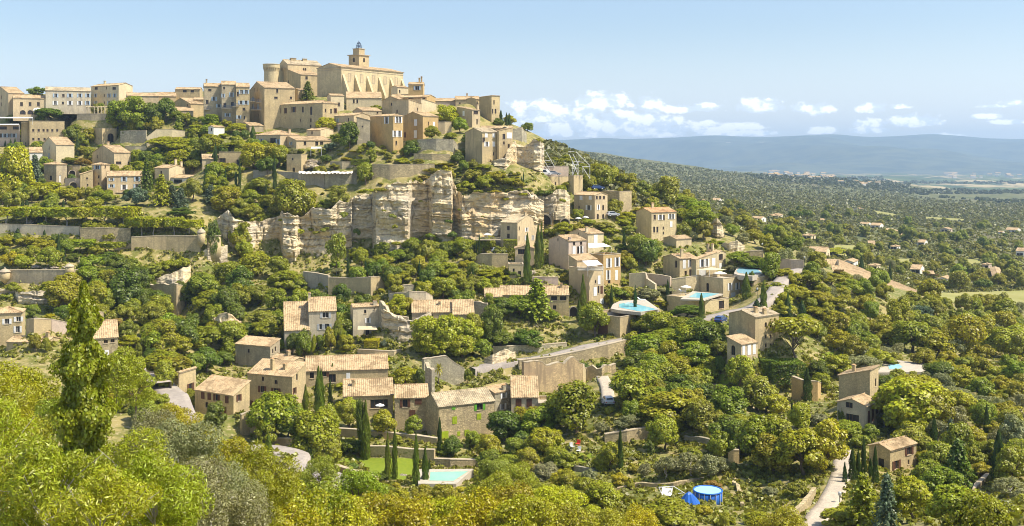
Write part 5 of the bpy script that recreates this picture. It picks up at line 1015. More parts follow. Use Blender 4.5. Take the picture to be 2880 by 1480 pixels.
def pool(k, deck, wat, yref, D, mat, label, deck_h=1.5):
    if D is None: D = max(G(*pix(k, *p)).y for p in deck[-2:])/GS; D = min(D, G(*pix(k, sum(p[0] for p in deck)/len(deck), yref)).y/GS)
    z = P(1440, pix(k,0,yref)[1], D*GS).z; d = [at_z(k,*p,z) for p in deck]; w = [at_z(k,*p,z) for p in wat]; c = sum(w, Vector())/len(w); root = empty('swimming_pool', c); tag(root, label, 'pool'); REFS.append(('the '+label.split(' in ')[0].split(' on ')[0].split(' with ')[0], *proj(c)))
    def plate(pts, z1, h_, nm, m):
        mb = MB(); mb.tube_like([[p+Vector((0,0,z1-h_)) for p in pts], [p+Vector((0,0,z1)) for p in pts]]); return mb.build(nm, MATS[m], root, c)
    plate(d, 0, deck_h, 'deck', 'deck'); rim = [c+(p-c)*1.07 for p in w]; plate(rim, .05, .045, 'rim', 'coping'); plate(w, .062, .008, 'water', mat)
    xs = [proj(p) for p in d]; KEEP.append((min(x[0] for x in xs), min(x[1] for x in xs), max(x[0] for x in xs), max(x[1] for x in xs), c.y))
pool('D1',[(1240,1205),(1265,1160),(1340,1125),(1600,1110),(1745,1213),(1552,1245),(1320,1222)],[(1325,1160),(1430,1142),(1722,1216),(1555,1240),(1330,1196)],1200,251,'water_turquoise','turquoise pool in a sunny deck above the curved garden wall',.9)
pool('D2',[(420,950),(530,880),(800,903),(630,956)],[(490,935),(560,893),(765,903),(625,943)],935,262,'water_turquoise','long blue pool on top of the low stone block',.4)
pool('E5',[(1585,795),(2090,790),(1930,930),(1575,928)],[(1690,822),(2040,816),(1905,905),(1680,902)],870,None,'water_jade','jade green pool with pale rim below the white terrace')
pool('D5',[(765,338),(800,330),(1062,366),(1040,412),(770,416)],[(835,372),(900,366),(922,384),(890,398),(842,396)],380,None,'water_pale','small pale pool in a wide white deck behind the big trees')
pool('D2',[(895,722),(930,655),(1090,655),(1165,722),(1060,748),(940,738)],[(915,702),(955,662),(1075,668),(1140,715),(1050,735),(935,718)],700,287,'water_pale','round pale pool with a blue edge under a broad garden tree')
# ---------------------------------------------------------------- trees, shrubs, cypresses
RS = np.random.RandomState(11)
def leaf_object_mesh(name, pts, nrm, length, width, mat='leaves', droop=0.0, jit=.42):
    """one small face per leaf or leaf tuft"""
    n = len(pts); nr = nrm + RS.normal(0, jit, (n,3)); nr /= np.linalg.norm(nr, axis=1)[:,None]+1e-9
    t = RS.normal(0, 1, (n,3)); t[:,2] -= droop; t -= nr*(t*nr).sum(1)[:,None]; t /= np.linalg.norm(t, axis=1)[:,None]+1e-9; b = np.cross(nr, t)
    l = (length*RS.uniform(.6, 1.35, n))[:,None]; w = (width*RS.uniform(.6, 1.35, n))[:,None]
    bend = nr*l*RS.uniform(-.25, .25, n)[:,None]
    co = np.stack([pts-t*l, pts-b*w+bend, pts+t*l, pts+b*w+bend], 1).reshape(-1,3)
    me = bpy.data.meshes.new(name); me.vertices.add(4*n); me.vertices.foreach_set('co', co.astype(np.float32).ravel())
    me.loops.add(4*n); me.loops.foreach_set('vertex_index', np.arange(4*n, dtype=np.int32)); me.polygons.add(n); me.polygons.foreach_set('loop_start', (np.arange(n)*4).astype(np.int32))
    me.materials.append(MATS[mat]); me.update(calc_edges=True); return me
def unit(n): v = RS.normal(0, 1, (n,3)); return v/np.linalg.norm(v, axis=1)[:,None]
def lobed(n, nl, lobe=(.3,.5), flat=.8, zc=1.1, zmin=-.75, rad=.72, up=.5):
    """leaf points on the surfaces of many overlapping lobes that fill a crown of radius 1"""
    d = unit(nl); d[:,2] = np.where(d[:,2] < zmin, -d[:,2], d[:,2]); c = d*(rad*RS.uniform(.55, 1, nl))[:,None]; c[:,2] *= flat; r = RS.uniform(*lobe, nl)
    r *= np.where(RS.rand(nl) < .2, .6, 1.0)
    k = RS.choice(nl, n, p=r**2/(r**2).sum()); u = unit(n); rr = r[k]*RS.uniform(.72, 1.12, n); p = c[k]+u*rr[:,None]*np.array([1,1,.85])
    inside = np.zeros(n, bool)
    for q in range(nl): inside |= (np.linalg.norm((p-c[q])/[1,1,.85], axis=1) < r[q]*.62)
    keep = ~inside & (p[:,2]/flat > zmin-.35); p, u = p[keep], u[keep]; u = u*.75+p*.35; u[:,2] += up; p[:,2] += zc
    return p, u
PROTO = {}
def trunk_mesh(name, h_, r0, limbs, spread, mat, seed, base=-.3):
    r = random.Random(seed); mb = MB(); kn = [Vector((0,0,base))]
    for q in range(1, 5): kn.append(Vector((r.uniform(-.05,.05)*q, r.uniform(-.05,.05)*q, h_*q/4)))
    mb.tube(kn, [r0*(1.25-.22*q) for q in range(5)], 7)
    for q in range(limbs):
        a = 6.283*q/limbs+r.uniform(-.4,.4); s = kn[2].lerp(kn[4], r.random()); e = Vector((math.cos(a)*spread*r.uniform(.5,.9), math.sin(a)*spread*r.uniform(.5,.9), h_*r.uniform(1.1,1.6)))
        m = s.lerp(e, .5)+Vector((0,0,r.uniform(0,.12))); mb.tube([s,m,e], [r0*.5,r0*.32,r0*.1], 5)
    me = bpy.data.meshes.new(name); me.from_pydata(mb.v, [], mb.f); me.materials.append(MATS[mat]); return me
def proto(kind, crown, trunk): PROTO.setdefault(kind, []).append((crown, trunk))
def make_protos():
    for i in range(5):
        p, u = lobed(9000, 32+6*i, (.12,.42), zc=1.1, flat=.8+.07*i, rad=.9); proto('broadleaf', leaf_object_mesh('crown', p, u, .064, .042), trunk_mesh('trunk', .9, .07, 5, .8, 'bark', i))
    for i in range(3):   # oak: wider, many small lobes
        p, u = lobed(8000, 50, (.10,.34), .72+.08*i, .95, -.85, .92); proto('oak', leaf_object_mesh('crown', p, u, .058, .040), trunk_mesh('trunk', .6, .06, 6, .8, 'bark', 20+i))
    for i in range(3):
        p, u = lobed(5500, 26, (.15,.36), .78, 1.1, -.7, .8); proto('olive', leaf_object_mesh('crown', p, u, .062, .026, jit=.9), trunk_mesh('trunk', .8, .07, 5, .8, 'bark_pale', 30+i))
    for i in range(4):
        p, u = lobed(2600, 17, (.2,.45), .8, .6, -.3, .7); proto('shrub', leaf_object_mesh('crown', p, u, .09, .06), None)
    for i in range(3):   # cypress: a tight spindle of upward sprays
        n = 3600; z = RS.uniform(0, 1, n)**.85; w = (np.minimum(1, (z+.03)/.16)**.5*np.clip(1-z, 0, 1)**.62*1.25+.02)*(.9+.1*np.sin(z*23+i*2)+.1*np.sin(z*11+i)); a = RS.uniform(0, 6.283, n)
        w *= 1+.16*np.sin(a*3+z*9+i); rr = w*RS.uniform(.72, 1.04, n); p = np.stack([np.cos(a)*rr, np.sin(a)*rr, z*2], 1); u = np.stack([np.cos(a), np.sin(a), .35+0*a], 1)
        m = leaf_object_mesh('crown', p, u, .06, .07, jit=.4); proto('cypress', m, trunk_mesh('trunk', .35, .09, 0, .1, 'bark', 50+i))
    for i in range(2):   # conifer: tiers of drooping boughs
        P_, U_ = [], []
        for k in range(15):
            z = .12+.88*k/15; R = (1-z)**.8*1.05+.04; nb = 9
            for q in range(nb):
                a = 6.283*q/nb+k*1.7+RS.uniform(-.25,.25); ln = R*RS.uniform(.65,1.1); m = 26; t = RS.uniform(.12,1,m)
                P_.append(np.stack([np.cos(a)*t*ln+RS.normal(0,.045,m), np.sin(a)*t*ln+RS.normal(0,.045,m), z*2-.16*t*t*ln+RS.normal(0,.03,m)], 1)); U_.append(np.stack([np.cos(a)*.35+0*t, np.sin(a)*.35+0*t, 1+0*t], 1))
        proto('conifer', leaf_object_mesh('crown', np.concatenate(P_), np.concatenate(U_), .075, .05, jit=.4), trunk_mesh('trunk', 1.85, .055, 0, .1, 'bark', 60+i))
    for i in range(2):   # umbrella pine: dome on a bare trunk
        p, u = lobed(3000, 26, (.2,.36), .38, 1.58, -.25, .82, .5); proto('pine', leaf_object_mesh('crown', p, u, .07, .045, jit=.6), trunk_mesh('trunk', 1.15, .045, 7, .85, 'bark', 70+i))
    p, u = lobed(3200, 20, (.22,.36), 1.15, 1.05, -.9, .62); p[:,2] = (p[:,2]-1.05)*.95+1.15; proto('tall_pine', leaf_object_mesh('crown', p, u, .065, .04, jit=.7), trunk_mesh('trunk', 1.5, .035, 5, .5, 'bark', 80))
    for i in range(2):   # clipped crowns: flat topped boxes of leaves on stems
        n = 2600; p = RS.uniform(-1, 1, (n,3)); ax = RS.choice(3, n, p=[.25,.25,.5]); sg = np.where(RS.rand(n) < .5, -1., 1.); sg = np.where((ax == 2) & (RS.rand(n) < .75), 1., sg); p[np.arange(n), ax] = sg*RS.uniform(.82, 1.06, n); u = np.zeros((n,3)); u[np.arange(n), ax] = sg
        p[:,2] *= 1+.12*np.sin(p[:,0]*5+i)*np.cos(p[:,1]*4); p[:,2] = p[:,2]*.42+1.5; proto('clipped', leaf_object_mesh('crown', p, u, .1, .07), trunk_mesh('trunk', 1.4, .06, 4, .5, 'bark_pale', 90+i))
    n = 3000; p = RS.uniform(-1, 1, (n,3)); ax = RS.choice(3, n, p=[.25,.35,.4]); sg = np.where(RS.rand(n) < .5, -1., 1.); sg = np.where(ax == 2, 1., sg); p[np.arange(n), ax] = sg*RS.uniform(.93, 1.02, n); u = np.zeros((n,3)); u[np.arange(n), ax] = sg; p[:,2] = p[:,2]+1
    proto('hedge', leaf_object_mesh('crown', p, u, .07, .06, jit=.4), None)
    # close trees: far more and far smaller leaves, long narrow ones
    for i in range(3):
        p, u = lobed(19000, 60+8*i, (.10,.30), .9, 1.1, -.9, .9); proto('almond', leaf_object_mesh('crown', p, u, .040, .0095, jit=1.0, droop=.4), trunk_mesh('trunk', 1.15, .026, 12, .95, 'bark_pale', 100+i))
    for i in range(2):
        p, u = lobed(30000, 40, (.16,.32), .85, 1.1, -.9, .82); proto('close_olive', leaf_object_mesh('crown', p, u, .026, .0095, jit=1.1), trunk_mesh('trunk', .9, .03, 5, .55, 'bark_pale', 110+i))
        p, u = lobed(15000, 60, (.10,.32), .8, 1.0, -.85, .9); proto('close_oak', leaf_object_mesh('crown', p, u, .030, .021, jit=.8), trunk_mesh('trunk', 1.0, .04, 9, .9, 'bark', 120+i))
    n = 52000; z = RS.uniform(0, 1, n); w = np.clip(np.minimum(.6+z*1.1, 1)*(1-z)**.62*1.1, .03, 1)*(.82+.25*np.sin(z*31)+.12*np.sin(z*71)); a = RS.uniform(0, 6.283, n); w *= 1+.24*np.sin(a*4+z*17)+.15*np.sin(a*7-z*29)
    rr = w*RS.uniform(.45, 1.05, n); p = np.stack([np.cos(a)*rr, np.sin(a)*rr, z*2+.06*rr], 1); me = leaf_object_mesh('crown', p, np.stack([np.cos(a), np.sin(a), .3+0*a], 1), .044, .034, jit=.8); co = np.empty(len(me.vertices)*3, np.float32); me.vertices.foreach_get('co', co); co = co.reshape(-1,4,3); zc = co[:,:,2].mean(1, keepdims=True); co[:,:,2] = zc+(co[:,:,2]-zc)*.4; me.vertices.foreach_set('co', co.ravel()); me.update(); proto('poplar', me, trunk_mesh('trunk', 1.2, .05, 4, .25, 'bark', 130))
    # fan palm
    mb = MB()
    for q in range(34):
        a = q*2.4; el = .9-.045*q; d = Vector((math.cos(a)*math.cos(el), math.sin(a)*math.cos(el), math.sin(el))); s = Vector((-math.sin(a), math.cos(a), 0)); b = Vector((0,0,1.5)); pts = [b, b+d*.4, b+d*.75+Vector((0,0,-.06)), b+d*1.0+Vector((0,0,-.24))]; w = [.02,.12,.09,.01]
        for i in range(3): mb.poly([pts[i]-s*w[i], pts[i]+s*w[i], pts[i+1]+s*w[i+1], pts[i+1]-s*w[i+1]])
    me = bpy.data.meshes.new('crown'); me.from_pydata(mb.v, [], mb.f); me.materials.append(MATS['leaves']); proto('palm', me, trunk_mesh('trunk', 1.5, .11, 0, .1, 'bark', 140))
make_protos()
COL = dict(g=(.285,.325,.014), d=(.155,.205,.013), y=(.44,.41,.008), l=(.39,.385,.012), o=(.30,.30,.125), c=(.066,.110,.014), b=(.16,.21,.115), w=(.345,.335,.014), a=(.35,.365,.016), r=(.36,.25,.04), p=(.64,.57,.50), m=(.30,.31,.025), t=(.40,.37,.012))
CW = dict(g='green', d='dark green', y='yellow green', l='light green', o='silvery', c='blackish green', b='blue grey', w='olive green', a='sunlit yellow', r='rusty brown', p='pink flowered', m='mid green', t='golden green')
KW = dict(broadleaf='broad tree', oak='oak', olive='olive tree', shrub='shrub', cypress='slim cypress', conifer='tiered conifer', pine='umbrella pine', tall_pine='tall oval pine', clipped='clipped flat tree', hedge='trimmed hedge', almond='long leaved tree', close_olive='close olive tree', close_oak='close oak', poplar='poplar', palm='palm')
NAMES = dict(broadleaf='broadleaf_tree', oak='oak_tree', olive='olive_tree', shrub='shrub', cypress='cypress_tree', conifer='conifer_tree', pine='umbrella_pine', tall_pine='pine_tree', clipped='clipped_tree', hedge='hedge', almond='almond_tree', close_olive='olive_tree', close_oak='oak_tree', poplar='poplar_tree', palm='palm_tree')
GROUPS = dict(broadleaf='broadleaved trees of the village slope', oak='oaks of the hillside', olive='olive trees of the groves', shrub='shrubs of the hillside', cypress='cypresses of the village', conifer='conifers of the gardens', pine='umbrella pines', clipped='clipped trees of the garden terraces', hedge='trimmed hedges', almond='long leaved trees below the viewpoint', close_olive='olive trees of the groves', close_oak='oaks of the hillside')
PLANTS = []
def plant(kind, pos, w, h_, col='g', seed=None, d=None):
    """w: crown diameter, h_: height in metres"""
    crown, trunk = PROTO[kind][(seed if seed is not None else rnd.randrange(99)) % len(PROTO[kind])]
    rz = rnd.uniform(0, 6.283) if kind not in ('hedge',) else 0
    sc = (w/2, (d or w)/2, h_/2)
    nm = NAMES[kind]
    if kind == 'broadleaf': nm = dict(d='dark_leaved_tree', g=nm, m=nm).get(col, 'light_leaved_tree')
    if kind == 'oak': nm = dict(d=nm, m=nm, g='green_oak', l='light_leaved_oak', p='flowering_bush', b=nm).get(col, 'warm_leaved_oak')  # oak shape named by leaf colour alone
    if kind == 'shrub' and col in 'wtoyr': nm = 'warm_leaved_shrub'  # the same shrub in warmer leaf colours, not a drier kind
    root = bpy.data.objects.new(nm, crown if trunk is None else None); root.location = pos; root.rotation_euler = (rnd.uniform(-.1,.1), rnd.uniform(-.1,.1), rz) if kind in ('broadleaf','oak','olive','shrub') else (0,0,rz); root.scale = sc; link(root)
    v = rnd.uniform(.86, 1.16); c = tuple(x*v for x in COL[col])+(1,)
    if trunk is None: root.color = c
    else:
        root.empty_display_size = .3
        o = bpy.data.objects.new('crown', crown); o.color = c; link(o, root); link(bpy.data.objects.new('trunk', trunk), root)
    root['category'] = 'shrub' if kind == 'shrub' else 'hedge' if kind == 'hedge' else 'tree'
    if kind in GROUPS: root['group'] = GROUPS[kind]
    PLANTS.append((root, kind, col, proj(pos), w, h_)); return root
def veg(kind, k, x, yb, yt, w, col='g', D=None):
    """a plant read off the photo: foot, top, width in crop pixels"""
    px, py = pix(k, x, yb); p = P(px, py, D*GS) if D else G(px, py)
    if p is None: print('no ground', kind, k, x, yb); return
    m = p.y/F*K[k][2]
    if D: p.z = min(p.z, zground(p.x, p.y)) if kind not in ('shrub',) else p.z
    top = P(px, pix(k, 0, yt)[1], p.y).z
    plant(kind, p-Vector((0,0,.15)), w*m, max(.8, top-p.z), col)
# cypresses: crop, then x, foot, top, width
CYP = dict(
 D1='380,945,430,82;490,790,335,78;525,770,310,50;955,1285,850,78;915,1324,1110,60;1250,1215,960,42;1495,1255,960,40;1830,1140,905,40;1380,600,400,46',
 C6='490,1080,850,22;465,1080,930,18;430,1320,1165,30;330,900,835,18;398,915,840,18',
 C5='1255,1262,1060,36;1418,1255,1100,38;1495,1130,1000,28;1410,1090,1010,22;1765,1110,1010,20;1880,1090,1020,20;1940,1150,1020,27;1918,1265,1100,37;2035,1150,1020,18;490,605,380,34;572,480,130,40;245,450,150,30;112,430,250,28;210,440,270,32;22,260,0,40',
 C2='150,1235,1050,44;385,1255,1140,36;500,1015,840,66;700,1324,1140,40;70,1324,1200,40',
 C3='1022,505,360,40;1075,508,385,32;1099,508,388,30;1160,505,370,48;1232,1035,935,15;1215,1040,975,13',
 C1='18,1210,880,52;720,795,600,42;385,705,630,28;340,695,620,28;285,695,640,20;238,702,640,18;195,706,640,18;140,712,620,25;100,706,630,25;48,702,640,20;2000,905,700,64;1925,1085,880,60;1415,1100,960,34;1385,1105,970,34',
 C4='545,785,520,38;165,530,465,44;413,550,480,28;370,785,700,44;595,785,700,34;375,425,340,46;250,262,200,34;210,262,195,30;590,270,200,28;2010,520,380,44;1890,520,420,30',
 D2='310,975,770,36;607,1130,895,54;1157,1068,790,70;1375,1122,890,66;1503,1142,960,64;1005,945,710,80',
 D5='358,585,385,58;268,718,575,22;302,720,575,22;1108,930,675,54;1418,792,605,38;1490,1048,755,84;625,1058,860,50;660,1058,870,36;692,1058,790,36;760,1075,845,36;732,1035,920,33;1385,392,310,40;580,1068,940,28;60,60,-20,50;240,100,-20,56;325,112,-10,54',
 D6='558,948,695,38',
 E2='572,1232,830,54;632,1228,780,52;812,1285,830,60;890,1275,950,64;1012,1025,700,48;925,1225,1050,34;385,1060,560,86',
 E1='1640,865,430,82;1520,895,600,66;1665,850,450,70;1750,805,550,42;1770,565,400,52;1175,1315,1060,88',
 D4='722,1112,975,38;930,940,880,20;936,1195,1020,28;1462,815,745,10;1160,990,958,12;1178,992,960,12;1196,995,962,12;1215,998,965,12')
for k_, t_ in CYP.items():
    for e_ in t_.split(';'): x_, yb_, yt_, w_ = map(float, e_.split(',')); veg('cypress', k_, x_, yb_, yt_, w_*1.04, 'c' if w_ < 50 or k_ in ('D5','C3') else 'd')
# trees and shrubs read off one by one: kind letter, x, foot, top, width, colour
KL = dict(B='broadleaf', O='oak', V='olive', S='shrub', C='conifer', P='pine', T='tall_pine', K='clipped', H='hedge', A='almond', W='close_olive', X='close_oak', L='poplar', F='palm')
HERO = dict(
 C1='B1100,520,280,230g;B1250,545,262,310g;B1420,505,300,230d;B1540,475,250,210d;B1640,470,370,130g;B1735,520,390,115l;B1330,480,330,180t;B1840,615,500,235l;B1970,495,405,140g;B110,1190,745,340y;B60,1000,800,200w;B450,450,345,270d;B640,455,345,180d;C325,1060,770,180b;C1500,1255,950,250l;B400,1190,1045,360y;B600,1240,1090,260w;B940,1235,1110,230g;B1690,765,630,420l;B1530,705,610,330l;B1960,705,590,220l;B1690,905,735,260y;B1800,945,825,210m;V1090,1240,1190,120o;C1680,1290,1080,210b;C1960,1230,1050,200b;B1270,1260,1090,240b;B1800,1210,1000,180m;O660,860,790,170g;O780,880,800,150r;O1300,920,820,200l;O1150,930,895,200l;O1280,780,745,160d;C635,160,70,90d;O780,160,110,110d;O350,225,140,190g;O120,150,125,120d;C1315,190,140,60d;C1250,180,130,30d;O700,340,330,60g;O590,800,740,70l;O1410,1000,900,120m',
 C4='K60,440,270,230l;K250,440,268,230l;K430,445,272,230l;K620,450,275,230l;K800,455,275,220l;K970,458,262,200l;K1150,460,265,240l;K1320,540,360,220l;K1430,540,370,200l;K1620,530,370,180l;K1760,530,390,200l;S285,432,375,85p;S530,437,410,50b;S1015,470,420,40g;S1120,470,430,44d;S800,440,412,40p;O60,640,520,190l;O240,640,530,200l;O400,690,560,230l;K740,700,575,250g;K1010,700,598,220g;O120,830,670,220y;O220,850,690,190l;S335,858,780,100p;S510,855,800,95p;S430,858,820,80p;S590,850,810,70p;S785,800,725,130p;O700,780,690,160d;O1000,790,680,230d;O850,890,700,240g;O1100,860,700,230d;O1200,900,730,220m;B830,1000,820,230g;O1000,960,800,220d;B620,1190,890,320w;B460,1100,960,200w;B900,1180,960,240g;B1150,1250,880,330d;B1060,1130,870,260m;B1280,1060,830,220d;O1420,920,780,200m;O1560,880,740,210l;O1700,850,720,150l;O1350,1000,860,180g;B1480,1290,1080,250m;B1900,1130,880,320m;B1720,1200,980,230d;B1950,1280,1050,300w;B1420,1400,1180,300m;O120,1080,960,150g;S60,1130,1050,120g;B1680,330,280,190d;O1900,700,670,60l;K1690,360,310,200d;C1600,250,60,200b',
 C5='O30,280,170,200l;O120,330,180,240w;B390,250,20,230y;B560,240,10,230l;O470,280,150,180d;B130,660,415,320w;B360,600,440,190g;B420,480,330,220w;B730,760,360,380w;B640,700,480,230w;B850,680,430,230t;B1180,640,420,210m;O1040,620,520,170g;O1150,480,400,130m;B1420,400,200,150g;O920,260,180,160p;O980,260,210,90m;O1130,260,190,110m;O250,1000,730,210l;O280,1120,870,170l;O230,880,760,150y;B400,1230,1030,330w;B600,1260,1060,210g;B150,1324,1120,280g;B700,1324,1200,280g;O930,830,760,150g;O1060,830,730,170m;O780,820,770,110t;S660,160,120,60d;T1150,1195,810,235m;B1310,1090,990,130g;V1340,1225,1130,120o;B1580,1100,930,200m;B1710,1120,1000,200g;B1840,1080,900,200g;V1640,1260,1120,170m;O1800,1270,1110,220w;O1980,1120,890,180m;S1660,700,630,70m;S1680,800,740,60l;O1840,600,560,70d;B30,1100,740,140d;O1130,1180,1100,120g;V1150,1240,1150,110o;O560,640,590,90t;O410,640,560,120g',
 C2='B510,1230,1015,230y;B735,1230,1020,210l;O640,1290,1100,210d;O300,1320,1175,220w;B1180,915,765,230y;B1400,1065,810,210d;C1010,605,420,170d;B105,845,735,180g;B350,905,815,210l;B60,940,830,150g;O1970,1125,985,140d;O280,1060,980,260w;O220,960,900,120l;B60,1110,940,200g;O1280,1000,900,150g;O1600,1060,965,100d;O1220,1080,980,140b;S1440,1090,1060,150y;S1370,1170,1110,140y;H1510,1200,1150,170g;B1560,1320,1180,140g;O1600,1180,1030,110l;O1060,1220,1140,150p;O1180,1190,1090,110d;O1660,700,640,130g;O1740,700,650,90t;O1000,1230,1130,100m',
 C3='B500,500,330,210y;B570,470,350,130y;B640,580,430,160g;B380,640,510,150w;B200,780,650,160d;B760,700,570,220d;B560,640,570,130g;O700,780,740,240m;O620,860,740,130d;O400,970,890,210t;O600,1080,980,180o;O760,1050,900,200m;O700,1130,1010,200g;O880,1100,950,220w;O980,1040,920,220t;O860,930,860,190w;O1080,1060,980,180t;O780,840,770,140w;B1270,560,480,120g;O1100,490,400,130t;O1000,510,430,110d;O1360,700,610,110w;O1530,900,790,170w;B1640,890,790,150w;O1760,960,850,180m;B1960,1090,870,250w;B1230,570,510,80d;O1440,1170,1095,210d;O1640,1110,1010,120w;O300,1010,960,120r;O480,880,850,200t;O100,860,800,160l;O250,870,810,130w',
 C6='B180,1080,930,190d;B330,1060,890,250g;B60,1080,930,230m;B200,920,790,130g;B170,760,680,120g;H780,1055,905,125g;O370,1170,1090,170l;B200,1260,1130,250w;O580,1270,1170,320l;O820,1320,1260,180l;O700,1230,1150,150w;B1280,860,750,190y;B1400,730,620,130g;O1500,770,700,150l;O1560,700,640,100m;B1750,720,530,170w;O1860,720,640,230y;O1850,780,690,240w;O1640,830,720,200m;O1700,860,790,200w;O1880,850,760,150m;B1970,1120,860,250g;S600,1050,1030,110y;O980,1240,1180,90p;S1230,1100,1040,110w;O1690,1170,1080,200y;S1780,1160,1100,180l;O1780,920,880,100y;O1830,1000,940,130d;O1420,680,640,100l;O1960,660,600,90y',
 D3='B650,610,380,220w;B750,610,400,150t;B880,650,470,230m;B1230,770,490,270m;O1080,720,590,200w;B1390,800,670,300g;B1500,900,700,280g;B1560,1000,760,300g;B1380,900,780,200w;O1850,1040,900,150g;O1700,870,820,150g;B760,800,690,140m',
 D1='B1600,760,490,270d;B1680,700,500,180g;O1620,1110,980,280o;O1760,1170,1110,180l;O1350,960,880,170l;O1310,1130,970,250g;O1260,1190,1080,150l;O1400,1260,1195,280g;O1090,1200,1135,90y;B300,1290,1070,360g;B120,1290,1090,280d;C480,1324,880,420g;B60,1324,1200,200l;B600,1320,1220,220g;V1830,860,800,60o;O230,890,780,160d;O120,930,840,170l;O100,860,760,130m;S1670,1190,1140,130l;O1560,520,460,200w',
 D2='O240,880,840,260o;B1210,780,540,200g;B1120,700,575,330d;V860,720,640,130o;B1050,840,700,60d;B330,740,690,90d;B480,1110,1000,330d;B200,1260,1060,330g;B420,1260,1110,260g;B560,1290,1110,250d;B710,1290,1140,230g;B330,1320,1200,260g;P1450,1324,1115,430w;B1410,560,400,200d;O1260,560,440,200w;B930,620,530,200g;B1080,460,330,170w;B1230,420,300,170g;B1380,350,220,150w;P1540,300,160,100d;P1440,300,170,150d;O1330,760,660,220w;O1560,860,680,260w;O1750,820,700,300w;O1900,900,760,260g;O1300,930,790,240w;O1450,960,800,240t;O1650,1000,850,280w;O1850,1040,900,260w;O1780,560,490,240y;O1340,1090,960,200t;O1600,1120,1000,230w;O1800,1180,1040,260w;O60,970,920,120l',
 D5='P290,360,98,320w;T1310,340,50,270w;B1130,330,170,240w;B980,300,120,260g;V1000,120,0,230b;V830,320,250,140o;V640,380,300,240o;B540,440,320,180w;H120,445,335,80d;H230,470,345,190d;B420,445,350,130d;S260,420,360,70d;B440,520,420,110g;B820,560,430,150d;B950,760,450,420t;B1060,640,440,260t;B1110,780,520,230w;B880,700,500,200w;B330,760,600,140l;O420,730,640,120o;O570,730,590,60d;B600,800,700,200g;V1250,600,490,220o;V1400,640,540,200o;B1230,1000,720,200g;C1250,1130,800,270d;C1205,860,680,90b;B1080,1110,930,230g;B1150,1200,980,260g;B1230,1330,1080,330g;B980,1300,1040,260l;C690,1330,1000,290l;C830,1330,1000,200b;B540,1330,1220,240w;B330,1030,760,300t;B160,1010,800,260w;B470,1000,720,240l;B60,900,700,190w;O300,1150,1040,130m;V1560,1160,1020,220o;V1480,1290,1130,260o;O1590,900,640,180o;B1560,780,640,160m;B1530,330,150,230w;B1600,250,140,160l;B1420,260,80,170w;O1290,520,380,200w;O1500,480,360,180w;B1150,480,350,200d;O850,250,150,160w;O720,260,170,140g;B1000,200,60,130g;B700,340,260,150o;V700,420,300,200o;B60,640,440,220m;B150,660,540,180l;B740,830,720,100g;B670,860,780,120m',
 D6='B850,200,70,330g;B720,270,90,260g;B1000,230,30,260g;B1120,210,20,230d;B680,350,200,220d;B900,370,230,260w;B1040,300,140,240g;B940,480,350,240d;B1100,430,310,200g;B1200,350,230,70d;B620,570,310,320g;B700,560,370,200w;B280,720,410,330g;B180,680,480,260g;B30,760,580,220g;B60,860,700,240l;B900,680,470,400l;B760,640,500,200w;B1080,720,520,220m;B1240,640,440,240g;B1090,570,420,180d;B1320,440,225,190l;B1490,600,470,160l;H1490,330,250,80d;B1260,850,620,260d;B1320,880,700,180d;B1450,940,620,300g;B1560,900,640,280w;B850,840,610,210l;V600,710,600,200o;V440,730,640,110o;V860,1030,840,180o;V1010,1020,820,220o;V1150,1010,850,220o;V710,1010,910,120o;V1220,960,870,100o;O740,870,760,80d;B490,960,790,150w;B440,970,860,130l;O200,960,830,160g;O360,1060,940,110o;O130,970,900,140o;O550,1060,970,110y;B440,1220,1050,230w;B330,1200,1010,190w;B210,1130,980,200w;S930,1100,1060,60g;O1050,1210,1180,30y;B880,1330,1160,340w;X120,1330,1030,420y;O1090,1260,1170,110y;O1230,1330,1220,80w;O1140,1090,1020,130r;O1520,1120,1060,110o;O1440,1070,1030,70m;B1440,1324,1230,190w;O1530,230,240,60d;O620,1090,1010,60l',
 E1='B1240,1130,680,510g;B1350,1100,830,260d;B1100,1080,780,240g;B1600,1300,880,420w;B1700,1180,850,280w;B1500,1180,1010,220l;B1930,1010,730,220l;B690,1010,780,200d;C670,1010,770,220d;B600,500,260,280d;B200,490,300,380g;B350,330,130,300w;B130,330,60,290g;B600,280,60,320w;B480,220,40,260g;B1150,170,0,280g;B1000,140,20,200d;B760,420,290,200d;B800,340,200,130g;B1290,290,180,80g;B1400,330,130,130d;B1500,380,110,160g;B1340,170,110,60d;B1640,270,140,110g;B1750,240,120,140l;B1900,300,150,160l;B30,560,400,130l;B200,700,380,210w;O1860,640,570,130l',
 E2='B240,800,540,210l;B540,860,640,200l;B650,930,850,80l;B790,850,700,150g;B720,460,280,200l;B760,430,285,170y;B660,440,300,130d;B840,440,290,110d;B900,180,0,220l;B1050,210,20,260l;B1200,200,0,260l;B1350,200,40,200g;B1530,110,-40,250d;B1750,110,-30,260d;B1560,920,650,330d;B1750,840,630,280l;B1640,870,700,230g;B1290,960,820,140g;F1005,430,240,90l;B80,1000,600,220w;B60,1180,870,260w;B250,1020,890,210d;B390,1050,560,90d;S280,1140,1050,110d;S120,1120,1060,120g;B1440,1200,980,240m;B1600,1180,1020,220g;B1520,1260,1060,230m;B1760,1180,960,200w;B1950,980,830,240g;B2000,1120,960,220g;B1900,1250,1100,230o;B1250,420,290,70g;O740,1020,960,90d;S700,1200,1190,90p;O530,1230,1150,110d;O760,1240,1170,60m;S1100,1060,1020,60g;S1245,1060,1030,50g',
